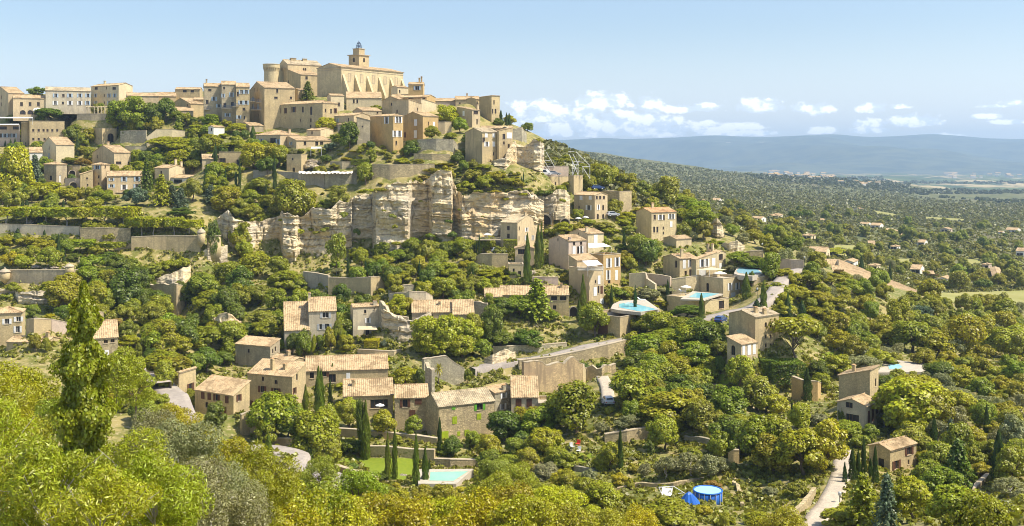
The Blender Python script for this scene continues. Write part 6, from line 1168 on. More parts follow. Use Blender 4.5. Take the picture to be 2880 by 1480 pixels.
 E6='B1790,980,560,400l;B2000,990,560,380l;B2180,980,600,360l;B2300,860,520,240w;B1730,960,800,220l;B800,460,190,220d;B2500,900,450,260d;B2480,500,300,140g;B150,300,50,400g;B60,520,250,260g;B340,300,150,180g;B860,930,760,120d;B760,900,600,120g;B680,960,680,130w;B380,940,700,150d;B260,960,740,130d;B200,960,850,110g;B470,1000,770,60l;H1150,900,815,160y;S1090,890,800,50y;S1250,940,905,130y;S840,960,910,190y;S1280,1060,990,220y;S1150,1050,980,170t;O1280,900,815,80b;B1470,560,330,240y;B1550,520,350,110l;O1240,720,670,70l;B1950,380,130,300w;B1400,330,100,200w;B1500,200,60,230w;B1250,300,240,90l;O1660,210,150,120l',
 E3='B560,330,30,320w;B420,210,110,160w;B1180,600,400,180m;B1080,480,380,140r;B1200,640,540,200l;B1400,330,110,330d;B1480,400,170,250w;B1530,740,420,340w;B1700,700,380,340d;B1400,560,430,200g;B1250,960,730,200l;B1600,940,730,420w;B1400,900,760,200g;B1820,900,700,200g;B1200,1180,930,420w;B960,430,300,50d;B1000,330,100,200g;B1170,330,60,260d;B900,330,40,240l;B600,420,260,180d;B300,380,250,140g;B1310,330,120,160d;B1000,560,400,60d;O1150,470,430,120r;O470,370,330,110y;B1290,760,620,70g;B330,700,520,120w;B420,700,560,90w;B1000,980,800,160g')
def hero(k, t):
    for e in t.split(';'):
        kd = KL[e[0]]; col = e[-1]; x, yb, yt, w = map(float, e[1:-1].split(','))
        veg(kd, k, x, yb, yt, w, col)
for k_, t_ in HERO.items(): hero(k_, t_)

for x_, yb_, yt_, w_, c_, d_ in [(1665,710,630,75,'m',295),(1690,810,740,70,'w',295),(1330,870,750,70,'d',301),(1590,650,610,60,'t',295),(1930,560,520,50,'w',301),(1440,470,400,150,'t',300),(1560,460,390,170,'w',299),(1380,480,430,110,'w',301),(1220,700,620,110,'m',299),(900,840,770,110,'t',303),(800,870,770,130,'y',302),(640,740,690,90,'t',303),(1040,830,760,110,'m',300),(960,860,800,80,'w',300),(300,820,700,110,'l',298),(240,990,780,150,'w',297),(280,1100,900,120,'l',296),(1900,960,880,120,'d',300),(1700,960,900,110,'w',296),(2020,900,820,120,'g',297)]:
    veg('shrub', 'C5', x_, yb_, yt_, w_, c_, d_)
for x_, yb_, yt_, w_, c_, d_ in [(240,900,790,110,'d',298),(200,760,690,90,'d',299),(640,470,430,110,'t',300),(740,540,500,90,'w',300),(480,470,420,110,'w',299),(330,460,400,140,'m',298),(900,500,450,90,'t',301),(300,640,600,50,'m',297),(520,700,670,40,'w',297),(1080,500,420,190,'d',311),(1260,560,500,80,'t',310)]:
    veg('shrub', 'C6', x_, yb_, yt_, w_, c_, d_)
veg('conifer','C1',1365,1135,815,185,'d',341); veg('conifer','C1',330,1075,775,190,'b',349)
def find(txt): return next(s for s in SPECS if txt in s['label'])
# valley villas
VREF = [('the road bend wall', *pix('D2',1400,650)), ('the stepped roof house', *pix('D2',500,600)), ('the ripe field', *pix('D4',1600,1270)), ('the far fields', *pix('D4',1600,540))]
VIL = []
def villa(k, x0, x1, yt, yb, col='render_white', two=False):
    px, py = pix(k, (x0+x1)/2, yb); p = G(px, py)
    if p is None: print('villa?', k, x0); return
    D = p.y/GS; far = D > 600; yy = yb-(yb-yt)*.62; xm = x0+(x1-x0)*.68
    s = dict(name='valley_villa', label='', k=k, xs=(x0, xm, x1), base=yb, eave=yy, D=D, t=rnd.uniform(12,48), roof=rnd.choice(('gA','gB','hip','gA')), p=.3, m=col, r='tile_tan', wl=f'{x0+(xm-x0)*.3},{(yy+yb)/2},d,1.6,1.4;{x0+(xm-x0)*.7},{(yy+yb)/2},d,1.6,1.4', wr=f'{(xm+x1)/2},{(yy+yb)/2},d,1.2,1.4', ch=(), dep=8, cat='villa', o=.4, f=3, ref=None)
    solve(s); s['a'] = min(s['a'], 19); s['b'] = min(s['b'], 13); s['he'] = min(s['he'], 7); r = make_building(s); r['group'] = 'villas of the valley'; q = KEEP[-1]; KEEP[-1] = (q[0], q[1], q[2], q[3]-(q[3]-q[1])*.35, q[4]); VIL.append((r, px, (py+pix(k,0,yt)[1])/2, col))
for v in ['D4,295,440,893,938,w','D4,385,495,925,990,t','D4,465,582,980,1042,w','D4,500,590,1030,1085,w','D4,582,702,1003,1065,w','D4,775,864,1028,1092,t','D4,1085,1195,1062,1112,w','D4,1172,1296,1068,1126,t','D4,1285,1400,1140,1172,w','D4,1620,1692,1022,1082,p','D4,1682,1778,1042,1112,p','D4,1872,1960,915,992,w','D4,770,846,848,896,w','D4,1140,1216,864,906,w','D4,935,1012,898,932,w','D4,705,800,732,762,w','D4,790,892,738,778,w','D4,890,966,764,786,w','D4,410,466,700,725,w','D4,1310,1400,768,802,p','D4,1795,1916,776,806,w','D4,1738,1790,795,818,w','D4,278,382,812,858,t','D4,45,140,662,700,w','D4,1165,1200,683,698,w','D4,665,742,626,642,w','D2,1045,1182,222,262,w','D2,1195,1332,195,240,t','D2,590,655,68,86,w','D2,700,792,66,92,w','D2,1035,1132,368,402,p','D2,1655,1712,238,262,w','D2,1080,1145,82,98,w']:
    k, x0, x1, yt, yb, c_ = v.split(','); villa(k, float(x0), float(x1), float(yt), float(yb), dict(w='render_white',t='render_cream',p='render_pink')[c_], c_ == 't')

CLEAR = []
def field(k, q4, n=16):
    CLEAR.append([pix(k, *p) for p in q4])
    X = np.zeros((n+1,n+1)); Y = X.copy(); Z = X.copy(); a, b, c, d = [pix(k,*p) for p in q4]
    for i in range(n+1):
        for j in range(n+1):
            u, w = i/n, j/n; p = G((a[0]*(1-u)+b[0]*u)*(1-w)+(d[0]*(1-u)+c[0]*u)*w, (a[1]*(1-u)+b[1]*u)*(1-w)+(d[1]*(1-u)+c[1]*u)*w); X[j,i], Y[j,i], Z[j,i] = p.x, p.y, p.z+.3
    if 'field_grass' in MATS: m = MATS['field_grass']; nn = None
    else: m, nn, bb = principled('field_grass'); 
    if nn: pos = nn.new('ShaderNodeNewGeometry').outputs['Position']; nn.link(nn.mix(nn.noise(pos, .05, 5, .65), (.19,.22,.03), (.40,.34,.14)), bb.inputs['Base Color'])
    tag(grid_object('field', X, Y, Z, m), kind='structure'); KEEP.append((min(a[0],d[0]), min(a[1],b[1]), max(b[0],c[0]), max(c[1],d[1]), Y.min()-60))
field('D4',[(1270,1262),(1960,1240),(1990,1345),(1240,1330)])
field('D4',[(945,1003),(1080,1006),(1075,1066),(965,1062)]); field('D4',[(800,640),(975,668),(1010,690),(830,672)]); field('D4',[(1190,690),(1500,706),(1480,726),(1200,712)]); field('D4',[(1480,1010),(1600,1000),(1610,1040),(1500,1050)]); field('D4',[(500,900),(690,905),(660,985),(500,985)]); field('D4',[(1340,1180),(1500,1165),(1560,1200),(1400,1215)])
KEEP.append((*pix('D6',780,1030), *pix('D6',1300,1200), 1e9)); KEEP.append((*pix('E5',1180,690), *pix('E5',2080,925), 1e9)); KEEP.append((*pix('D6',1050,1060), *pix('D6',1290,1180), 1e9))
KEEP.append((*pix('D6',425,340), *pix('D6',520,560), 1e9)); KEEP.append((*pix('D5',420,900), *pix('D5',590,1320), 1e9)); KEEP.append((*pix('D6',330,0), *pix('D6',700,105), 243*GS))
for k_, q_ in (('D5',[(330,1330),(500,1010),(545,860),(610,860),(610,1060),(520,1250),(450,1380)]),('E5',[(990,690),(1600,690),(1580,915),(1160,885)]),('D6',[(430,340),(500,340),(510,560),(440,560)]),('D2',[(1540,650),(1370,680),(1180,880),(640,1100),(640,1150),(900,1080),(1150,1000),(1300,850),(1340,760)]),('D6',[(0,225),(420,140),(620,90),(620,130),(430,165),(0,255)])): CLEAR.append([pix(k_, *p) for p in q_])
# close trees below the viewpoint: photo pixels of the crown's middle, its width, and how far away they stand
def close(kind, px, py, wpx, D, col, hk=1.0):
    c = P(px, py, D*GS); w = wpx/F*D*GS; h_ = w*1.08*hk; z = c.z-h_*.55
    plant(kind, Vector((c.x, c.y, z)), w, h_, col)
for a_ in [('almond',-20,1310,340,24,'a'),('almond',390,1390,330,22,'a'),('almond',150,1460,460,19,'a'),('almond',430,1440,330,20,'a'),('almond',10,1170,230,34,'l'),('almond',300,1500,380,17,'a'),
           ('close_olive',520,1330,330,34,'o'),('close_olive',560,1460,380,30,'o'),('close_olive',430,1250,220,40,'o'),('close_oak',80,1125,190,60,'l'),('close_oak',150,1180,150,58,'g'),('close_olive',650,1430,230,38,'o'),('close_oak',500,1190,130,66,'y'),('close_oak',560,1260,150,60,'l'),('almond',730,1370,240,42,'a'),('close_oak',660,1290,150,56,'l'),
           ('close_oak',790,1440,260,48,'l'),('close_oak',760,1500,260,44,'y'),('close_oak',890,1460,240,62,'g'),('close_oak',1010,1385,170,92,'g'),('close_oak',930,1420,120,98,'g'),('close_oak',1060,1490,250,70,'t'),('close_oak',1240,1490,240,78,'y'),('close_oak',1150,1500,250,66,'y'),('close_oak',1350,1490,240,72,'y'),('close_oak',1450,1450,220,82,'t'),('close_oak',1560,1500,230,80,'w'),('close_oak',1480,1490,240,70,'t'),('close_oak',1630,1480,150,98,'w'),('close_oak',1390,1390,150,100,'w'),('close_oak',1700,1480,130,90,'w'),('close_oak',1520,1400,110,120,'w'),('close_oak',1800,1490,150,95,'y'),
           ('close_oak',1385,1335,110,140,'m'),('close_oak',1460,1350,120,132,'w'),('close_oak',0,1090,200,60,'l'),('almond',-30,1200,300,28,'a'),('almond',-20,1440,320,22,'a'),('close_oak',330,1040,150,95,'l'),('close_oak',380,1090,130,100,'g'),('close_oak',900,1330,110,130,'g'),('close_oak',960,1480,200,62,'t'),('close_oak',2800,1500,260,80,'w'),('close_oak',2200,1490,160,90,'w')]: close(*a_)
_p = P(235, 1500, 52*GS); plant('poplar', Vector((_p.x, _p.y, _p.z)), 215/F*_p.y, P(232, 795, _p.y).z-_p.z, 'g')
# filling the hillside: foot points scattered over the photo's green areas, kept off buildings, walls, roads and open faces
def inside(x, y, poly):
    c = False; j = len(poly)-1
    for i in range(len(poly)):
        if (poly[i][1] > y) != (poly[j][1] > y) and x < (poly[j][0]-poly[i][0])*(y-poly[i][1])/(poly[j][1]-poly[i][1])+poly[i][0]: c = not c
        j = i
    return c
def blocked(p, r):
    for O, ea, eb, a, b, a0, b0 in FOOT:
        dx, dy = p.x-O.x, p.y-O.y
        if abs(dx)+abs(dy) > 70: continue
        i, j = dx*ea.x+dy*ea.y, dx*eb.x+dy*eb.y
        if a0-r < i < a+r and b0-r < j < b+r: return True
    for q, w in ROADP:
        if (p.x-q.x)**2+(p.y-q.y)**2 < (w+r*.8)**2: return True
    return False
def hides(p, w, h_):
    """share of something kept clear that a plant of this size would cover, and the height at which it would not"""
    cx, y1 = proj(p); k = F/p.y; x0, x1 = cx-w*k*.36, cx+w*k*.36; y0 = y1-h_*k*.92; best = 1.0
    for a, b, c, d, D in KEEP:
        if p.y > D+1.5 or x1 < a or x0 > c or y1 < b or y0 > d: continue
        room = max(0, y1-(d-.15*(d-b)))      # may rise over the lowest part only
        best = min(best, room/max(1, y1-y0))
    return best
TAKEN = {}
for r_, kd_, c_, (x_, y_), w_, h__ in PLANTS: TAKEN.setdefault((int(x_//60), int(y_//60)), []).append((x_, y_-h__*F/max(r_.location.y,1)*.3, w_*F/max(r_.location.y,1)*.5))
def crowded(x, y, r):
    for i in (-1,0,1):
        for j in (-1,0,1):
            for a, b, c in TAKEN.get((int(x//60)+i, int(y//60)+j), ()):
                if ((x-a)**2+((y-b)*1.5)**2) < (min(c, 40)*.5+r*.5)**2: return True
    return False
COUNT = {}
def scatter(poly, n, mix, size, cap=1.0, tries=6):
    """mix: (kind, colour, weight)"""
    xs = [p[0] for p in poly]; ys = [p[1] for p in poly]; tot = sum(m[2] for m in mix); done = 0
    for _ in range(n*tries):
        if done >= n: break
        x, y = rnd.uniform(min(xs), max(xs)), rnd.uniform(min(ys), max(ys))
        if not inside(x, y, poly) or any(inside(x, y, c_) for c_ in CLEAR): continue
        q = rnd.random()*tot; kd = mix[-1]
        for m in mix:
            q -= m[2]
            if q <= 0: kd = m; break
        kind, col, _w = kd
        if COUNT.get(kind, 0) >= 270: kind = 'shrub' if kind != 'shrub' and COUNT.get('shrub', 0) < 270 else None
        if kind is None: continue
        p = G(x, y)
        if p is None: continue
        w = rnd.uniform(*size)*(.55 if kind == 'shrub' else .8 if kind == 'olive' else 1); h_ = w*rnd.uniform(.85, 1.2)*(.65 if kind == 'shrub' else .85 if kind == 'oak' else 1.0)
        if crowded(x, y-h_*F/p.y*.3, w*F/p.y*.5) or blocked(p, w*.22): continue
        f = hides(p, w, h_)
        if f < .999:
            h2 = h_*f
            if h2 < 1.2: continue
            w *= max(.45, f); h_ = h2; kind = 'shrub' if h_ < 3 else kind
        plant(kind, p-Vector((0,0,.2)), w, h_, col); COUNT[kind] = COUNT.get(kind, 0)+1; done += 1
        TAKEN.setdefault((int(x//60), int(y//60)), []).append((x, y-h_*F/p.y*.3, w*F/p.y*.5))
GREEN = [('broadleaf','g',3),('broadleaf','d',2),('broadleaf','l',1.2),('oak','m',2),('oak','w',1.5),('shrub','g',1.5),('shrub','w',1)]
WARM = [('oak','w',3),('oak','t',1.5),('broadleaf','w',2),('broadleaf','g',1),('oak','m',1.5),('shrub','w',2),('shrub','t',1),('olive','o',1)]
SCRUB = [('shrub','w',3),('shrub','t',2),('shrub','o',1.5),('oak','w',1.5),('shrub','m',2)]
scatter([(1640,1270),(2050,1240),(2100,1400),(1900,1480),(1700,1470)], 16, SCRUB, (2,3.5))
scatter([(290,1000),(470,1020),(560,1130),(570,1240),(420,1210),(290,1140)], 40, GREEN, (3.5,6))
scatter([(0,480),(420,500),(640,470),(720,640),(560,560),(300,600),(0,630)], 102, GREEN, (5,9))
scatter([(0,640),(350,650),(330,760),(0,760)], 37, GREEN, (4,7))
scatter([(200,700),(360,720),(640,830),(770,850),(740,960),(600,1010),(430,1000),(330,960),(230,880)], 91, GREEN, (6,10))
scatter([(0,400),(640,380),(820,420),(800,480),(600,500),(0,500)], 102, GREEN, (4,8))
scatter([(0,310),(600,310),(760,400),(640,400),(0,410)], 68, GREEN, (4,7))
scatter([(760,420),(1300,400),(1420,480),(1380,540),(1000,520),(900,560),(760,640),(640,660)], 97, WARM, (3,6.5))
scatter([(1220,440),(1450,480),(1500,540),(1300,545)], 68, SCRUB, (3,5.5))
scatter([(960,700),(1400,690),(1480,760),(1480,860),(1300,830),(960,800)], 54, GREEN, (4,7))
scatter([(760,860),(1300,840),(1420,960),(1150,1010),(800,1010)], 76, GREEN, (4,7))
scatter([(1640,470),(1760,520),(1900,620),(2050,690),(2000,720),(1880,650),(1700,580),(1560,560)], 54, WARM, (5,9))
scatter([(1500,640),(1640,620),(1720,700),(1820,780),(1760,860),(1600,860),(1520,760)], 26, WARM, (3,5))
scatter([(1720,900),(2000,930),(2060,1080),(2100,1200),(1900,1180),(1680,1100),(1600,1010)], 91, GREEN, (5,9))
scatter([(2180,760),(2330,790),(2500,830),(2560,960),(2500,1060),(2300,960),(2180,900)], 85, WARM, (5,9))
scatter([(2480,840),(2880,880),(2880,1140),(2640,1120),(2560,960)], 85, WARM, (5,9.5))
scatter([(2380,1000),(2640,1080),(2880,1150),(2880,1460),(2640,1480),(2560,1320),(2480,1200)], 73, WARM+[('olive','o',4)], (4,8))
scatter([(1640,1100),(1900,1180),(2180,1180),(2260,1280),(2100,1320),(1860,1300)], 54, GREEN, (4,7))
scatter([(1000,1360),(1560,1340),(1640,1420),(1700,1480),(1000,1480)], 136, SCRUB+[('oak','y',2),('oak','w',2)], (2.5,5.5))
scatter([(680,1130),(1000,1260),(1300,1260),(1500,1200),(1620,1260),(1420,1340),(1000,1360),(760,1320)], 68, GREEN, (3,5.5))
scatter([(2040,640),(2300,690),(2560,760),(2480,840),(2240,790),(2060,720)], 119, WARM, (6,10))
scatter([(0,860),(220,880),(420,1020),(600,1100),(560,1140),(300,1060),(0,1000)], 51, GREEN, (4,7))
# beyond the village: trees of the valley one can tell apart
VAL = [('oak','w',3),('oak','m',2),('oak','d',.6),('broadleaf','g',2),('broadleaf','m',1.5),('shrub','w',1.5)]
COUNT.clear()
scatter([(1700,560),(2000,570),(2300,600),(2880,640),(2880,860),(2560,800),(2200,690),(1900,610)], 170, VAL, (6.5,12))
def mass(name, label, cat, poly, n, size, cols, dist=(0,1e9), seed=5):
    """far scrub that reads as one mass: thousands of small tufts in one object"""
    r = np.random.RandomState(seed); xs = [p[0] for p in poly]; ys = [p[1] for p in poly]; C, Sz = [], []
    while len(C) < n:
        x, y = r.uniform(min(xs), max(xs)), r.uniform(min(ys), max(ys))
        if not inside(x, y, poly) or any(inside(x, y, q) for q in CLEAR): continue
        p = G(x, y, *dist)
        if p is None: continue
        C.append(tuple(p)); Sz.append(r.uniform(*size)*(.6+.4*p.y/2000))
    C = np.array(C); Sz = np.array(Sz); m = 14; pts = np.repeat(C, m, 0); u = r.normal(0, 1, (len(pts),3)); u /= np.linalg.norm(u, axis=1)[:,None]; u[:,2] = np.abs(u[:,2])*.9; pts = pts+u*np.repeat(Sz, m)[:,None]*.5
    global RS
    me = leaf_object_mesh(name, pts, u, 1, 1, jit=.5)
    co = np.empty(len(me.vertices)*3, np.float32); me.vertices.foreach_get('co', co); co = co.reshape(-1,4,3); ctr = co.mean(1, keepdims=True); co = ctr+(co-ctr)*(np.repeat(Sz, m)*.30)[:,None,None]; me.vertices.foreach_set('co', co.astype(np.float32).ravel()); me.update()
    o = link(bpy.data.objects.new(name, me)); o.color = (*cols, 1); tag(o, label, cat, kind='stuff'); return o
mass('garrigue','grey green scrub covering the long slope behind the village','scrub',[(1540,405),(1640,428),(1800,452),(2000,476),(2200,500),(2400,520),(2640,562),(2880,574),(2880,640),(2300,640),(1900,600),(1700,540),(1540,470)],9000,(1.8,7.5),(.20,.20,.075))
mass('valley_woods','dark woods in strips between the far fields','woods',[(2100,492),(2480,500),(2500,512),(2880,512),(2880,518),(2560,518),(2560,532),(2880,538),(2880,546),(2600,546),(2640,556),(2880,566),(2880,578),(2400,530),(2150,508)],900,(6,12),(.10,.12,.05),seed=6)
mass('undergrowth','low bushes and dry tufts on the bare slopes','undergrowth',[(640,620),(1500,480),(1900,640),(2200,780),(2880,900),(2880,1480),(900,1480),(640,1150),(0,1000),(0,560)],19000,(.8,2.2),(.27,.26,.03),(0,430),seed=7)
mass('valley_scrub','scattered scrub and thickets around the valley villas','scrub',[(1700,550),(2880,600),(2880,850),(2560,820),(2200,690),(1900,610)],5200,(2.2,5),(.23,.225,.05),seed=8)
# ---------------------------------------------------------------- smaller things
def find(txt): return next(s for s in SPECS if txt in s['label'])
def spot(k, x, y, D=None, z=None):
    px, py = pix(k, x, y)
    if z is not None: return at_z(k, x, y, z)
    if D: return P(px, py, D*GS)
    p = G(px, py); return p
def car(k, x, y, head, mat, label, D=None, van=False):
    c = spot(k, x, y, D); c = c+Vector((0,0,.12)); a = R_(head); u = Vector((math.cos(a), math.sin(a), 0)); v = Vector((-u.y, u.x, 0)); s = GS
    root = empty('parked_car', c); tag(root, label, 'car', 'cars parked in the village')
    W_ = lambda l, w, z: c+u*l*s+v*w*s+Vector((0,0,z*s))
    def hull(rows, name, m, par, w):
        mb = MB(); mb.tube_like([[W_(l, sg*(w-i), z) for l, z, i in rows] for sg in (-1,1)]); return mb.build(name, MATS[m], par, c)
    hi = 1.9 if van else 1.45
    hull([(-2.0,.35,.05),(-2.05,.75,0),(-1.9,.92,.04),(1.1 if not van else 1.6,.95,.04),(1.95,.78,.08),(2.05,.5,.08),(1.95,.32,.08)], 'body', mat, root, .86)
    cab = [(-1.85,.93,.03),(-1.6,hi-.06,.16),(-1.2,hi,.18),(.2 if not van else 1.0,hi-.02,.18),(1.0 if not van else 1.6,.96,.05)]
    hull(cab, 'cabin', mat, root, .84)
    g = MB()
    for sg in (-1,1): g.poly([W_(-1.5,sg*.80,1.0), W_(.75,sg*.80,1.0), W_(.15,sg*.70,hi-.1), W_(-1.35,sg*.70,hi-.1)])
    g.poly([W_(-1.80,-.62,1.0), W_(-1.80,.62,1.0), W_(-1.66,.52,hi-.12), W_(-1.66,-.52,hi-.12)]); g.poly([W_(.93,-.65,1.02), W_(.93,.65,1.02), W_(.32,.55,hi-.1), W_(.32,-.55,hi-.1)])
    g.build('window', MATS['car_glass'], root, c)
    for l in (-1.3,1.25):
        for sg in (-1,1):
            w = MB(); w.tube([W_(l, sg*.66, .32), W_(l, sg*.88, .32)], [.32*s,.32*s], 14); wo = w.build('wheel', MATS['tyre'], root, c)
            r = MB(); r.tube([W_(l, sg*.882, .32), W_(l, sg*.895, .32)], [.18*s,.18*s], 10); r.build('rim', MATS['metal_white'], wo, c)
    for sg in (-1,1):
        b = MB(); b.box(W_(-2.06,sg*.7,.62), .06*s, .22*s, .16*s, (u.x,u.y)); b.build('tail_light', MATS['plastic_red'], root, c)
        b = MB(); b.box(W_(2.0,sg*.62,.6), .08*s, .3*s, .15*s, (u.x,u.y)); b.build('headlight', MATS['metal_white'], root, c)
car('D6',478,540,97,'car_white','white hatchback parked on the path beside the leafy trees')
car('E3',1150,838,110,'car_white','white car standing in front of the brick arch')
car('C6',672,1035,8,'car_silver','silver car on the walled terrace under the cliff',D=286)
car('C3',1430,975,5,'car_white','white van on the flat roof terrace',D=334,van=True)
car('C3',1520,975,0,'car_silver','pale car next to the white van on the roof terrace',D=335)
car('D3',598,608,15,'car_blue','blue car under the round tree by the ivy hung terrace block',D=337)
car('D3',740,858,20,'car_silver','silver car half hidden beside the attic strip house',D=322)
car('D2',780,1160,60,'car_blue','dark blue car glimpsed among trees by the paired window house',D=226)
def parasol(k, x, y, w, label, mat='canvas_white', D=None, hgt=2.4, z=None):
    t = spot(k, x, y, D, z) if (D or z is not None) else spot(k, x, y); u = K[k][2]/F*t.y; R = w*u/2; base = t-Vector((0,0,hgt*GS))
    root = empty('garden_parasol', base); tag(root, label, 'parasol')
    a = MB(); a.tube([base, t], [.05,.05], 8); a.build('pole', MATS['metal_white'], root, base)
    c = MB(); n = 8; ring = [t+Vector((math.cos(6.283*q/n)*R, math.sin(6.283*q/n)*R, -.28*R)) for q in range(n)]
    for q in range(n): c.poly([t+Vector((0,0,.12)), ring[q], ring[(q+1)%n]]); c.poly([ring[q], ring[q]-Vector((0,0,.14)), ring[(q+1)%n]-Vector((0,0,.14)), ring[(q+1)%n]])
    c.build('canopy', MATS[mat], root, base)
    b = MB(); b.lathe(base, [(.35,0),(.35,.12),(.1,.2)], 14); b.build('base', MATS['concrete_grey'], root, base)
parasol('E2',507,590,78,'white parasol in front of the recessed loggia door',D=199)
parasol('C6',565,848,75,'white parasol on the concrete balcony under the cliff',D=291)
parasol('D2',772,704,120,'cream square parasol on the paved roof terrace','canvas_cream',D=279)
parasol('D2',470,828,100,'cream parasol beside the long blue pool','canvas_cream',D=269)
parasol('C6',1412,700,60,'white parasol in the garden of the attic strip house',D=311)
parasol('C6',1480,690,60,'second white parasol in the garden of the attic strip house, nearer its door',D=313)
def awning(house, k, q4, name='awning', mat='canvas_white', legs=True):
    """a stretched canvas: front corners then back corners in crop pixels, at depths just off the house wall"""
    s = find(house); root = s['root']; o = s['O']; pts = [P(*pix(k, x, y), D*GS) for x, y, D in q4]; mb = MB()
    mb.box8([p-Vector((0,0,.06)) for p in pts], pts); mb.build(name, MATS[mat], root, o)
    if legs:
        for p in pts[:2]:
            t = MB(); t.tube([p-Vector((0,0,2.5*GS)), p-Vector((0,0,.07))], [.06,.06], 6); t.build('awning_post', MATS['metal_white'], root, o)
awning('tall white shutter and big','D1',[(1015,580,282),(1245,562,283),(1165,530,288),(1008,532,286.5)])
awning('planted balcony','D1',[(1005,768,264),(1158,752,265),(1100,705,269),(945,712,268)])
awning('broad awning house' if 0 else 'low broad house with a dormer','C2',[(1040,1052,340),(1140,1050,340),(1135,1036,344),(1045,1036,344)])
awning('little canopy over','E6',[(985,712,236),(1210,712,236),(1190,672,239.5),(990,670,239.5)],'canopy','render_cream',False)
awning('white shuttered wing','D2',[(560,690,280),(680,693,280),(830,690,284),(700,668,286)],'canopy','render_cream',True)
awning('pinkish hotel terrace','C1',[(-70,502,386),(178,498,386),(178,488,391),(-70,490,391)],'awning')
awning('pinkish hotel terrace','C1',[(-70,438,388),(305,438,388),(300,428,396),(-70,428,396)],'awning')
for x in (212,282,345):   # three half dome blinds
    s = find('three arched white awnings' if 0 else 'low tan hotel wing'); c = P(*pix('C1',x,372),403.4*GS); mb = MB(); r = 3.0; n = 10; v = Vector((-c.x,-c.y,0)).normalized(); e = Vector((v.y,-v.x,0))
    for q in range(n):
        a0, a1 = math.pi*q/n, math.pi*(q+1)/n
        for j in range(3):
            b0, b1 = math.pi/2*j/3, math.pi/2*(j+1)/3; W_ = lambda a, b: c+e*(-math.cos(a)*r*math.cos(b))+Vector((0,0,math.sin(a)*r*.75*math.cos(b)))+v*(math.sin(b)*r*.45)
            mb.poly([W_(a0,b0), W_(a1,b0), W_(a1,b1), W_(a0,b1)])
    mb.build('blind', MATS['canvas_white'], s['root'], s['O'])
def balcony(house, k, x0, x1, y, D, deep=1.1, mat='iron_blue', rail=1.0):
    s = find(house); a, b = P(*pix(k,x0,y), D*GS), P(*pix(k,x1,y), D*GS); v = Vector((-a.x,-a.y,0)).normalized()*deep*GS; mb = MB(); up = Vector((0,0,1)); o = s['O']
    mb.box8([a-v*.6-up*.2, b-v*.6-up*.2, b+v-up*.2, a+v-up*.2], [a-v*.6, b-v*.6, b+v, a+v]); f = mb.build('balcony', MATS['coping'], s['root'], o)
    rl = MB(); h_ = up*rail*GS; n = max(4, int((b-a).length/.35))
    for p, q in ((a+v, b+v), (a-v*.5, a+v), (b-v*.5, b+v)):
        rl.tube([p+h_, q+h_], [.05,.05], 5); rl.tube([p+up*.15, q+up*.15], [.03,.03], 4); m = max(2, int((q-p).length/.3))
        for i in range(m+1): w = p.lerp(q, i/m); rl.tube([w+up*.02, w+h_], [.035,.035], 4)
    rl.build('railing', MATS[mat], f, o)
balcony('three dark blue balconies','C2',478,522,612,384.5); balcony('three dark blue balconies','C2',532,578,620,383.5); balcony('three dark blue balconies','C2',478,578,692,384)
balcony('long shared balcony','C2',215,308,680,386); balcony('tall tan row house','C2',310,372,660,385); balcony('with a small balcony','C2',52,105,690,388)
balcony('beside the dark cedar','C1',1082,1262,1132,344,1.4,'coping',.2); balcony('planted balcony house' if 0 else 'low roofed house with planted balcony','D1',900,1165,806,265,.6,'frame_white',.8)
balcony('standing under the cliff arch','C6',455,690,905,289.5,1.6,'plaster_grey',.7)
# hotel pergola: cream columns and beams
pr = P(*pix('C1',905,395), 403*GS); root = empty('pergola', pr); tag(root, 'cream columned pergola along the hotel terrace', 'pergola'); REFS.append(('the hotel pergola', *proj(pr)))
for x in (808,838,880,912,945,975,1010):
    mb = MB(); p = P(*pix('C1',x,396),403*GS); mb.box(p, .5, .5, 3.0); mb.build('column', MATS['render_cream'], root, pr)
mb = MB(); a, b = P(*pix('C1',798,338),402.6*GS), P(*pix('C1',1034,338),403.2*GS); up = Vector((0,0,.3)); bk = Vector((0,4,0)); mb.box8([a,b,b+bk*.1,a+bk*.1],[p+up for p in (a,b,b+bk*.1,a+bk*.1)])
for i in range(16): q = a.lerp(b, i/15)+up*1.02; mb.box8([q,q+Vector((.15,0,0)),q+Vector((.15,4,0)),q+Vector((0,4,0))],[p+Vector((0,0,.2)) for p in (q,q+Vector((.15,0,0)),q+Vector((.15,4,0)),q+Vector((0,4,0)))])
mb.build('beam', MATS['render_cream'], root, pr)
# white tubular frames on the roof terrace
def frame(label, segs, D, dp):
    P0 = P(*pix('C3',segs[0][0],segs[0][1]), D*GS); mb = MB()
    for x0, y0, x1, y1 in segs:
        for d in (0, dp): mb.tube([P(*pix('C3',x0,y0),(D+d)*GS), P(*pix('C3',x1,y1),(D+d)*GS)], [.09,.09], 6)
    for x0, y0, x1, y1 in segs: mb.tube([P(*pix('C3',x1,y1),D*GS), P(*pix('C3',x1,y1),(D+dp)*GS)], [.07,.07], 6)
    tag(mb.build('metal_frame', MATS['metal_white'], None, P0), label, 'frame'); REFS.append(('the white metal frame', *proj(P0)))
frame('large white tubular metal frame leaning over the ivy pillar building',[(1650,748,1705,748),(1655,770,1715,900),(1690,770,1750,880),(1780,890,1850,890),(1850,880,1850,1005),(1720,750,1850,880),(1780,890,1850,1000),(1700,840,1790,850),(1785,885,1785,945)],330,3)
frame('lattice of white tubes standing on the ivy pillar building',[(1690,970,1690,840),(1740,970,1740,840),(1690,840,1740,970),(1740,840,1690,970),(1690,905,1740,905),(1690,870,1740,870)],329,2)
frame('thin white tubular frame over the roof terrace wall',[(1395,742,1440,742),(1440,750,1520,890),(1410,830,1480,835),(1430,840,1490,950),(1410,870,1490,950),(1450,890,1520,895)],338,2)
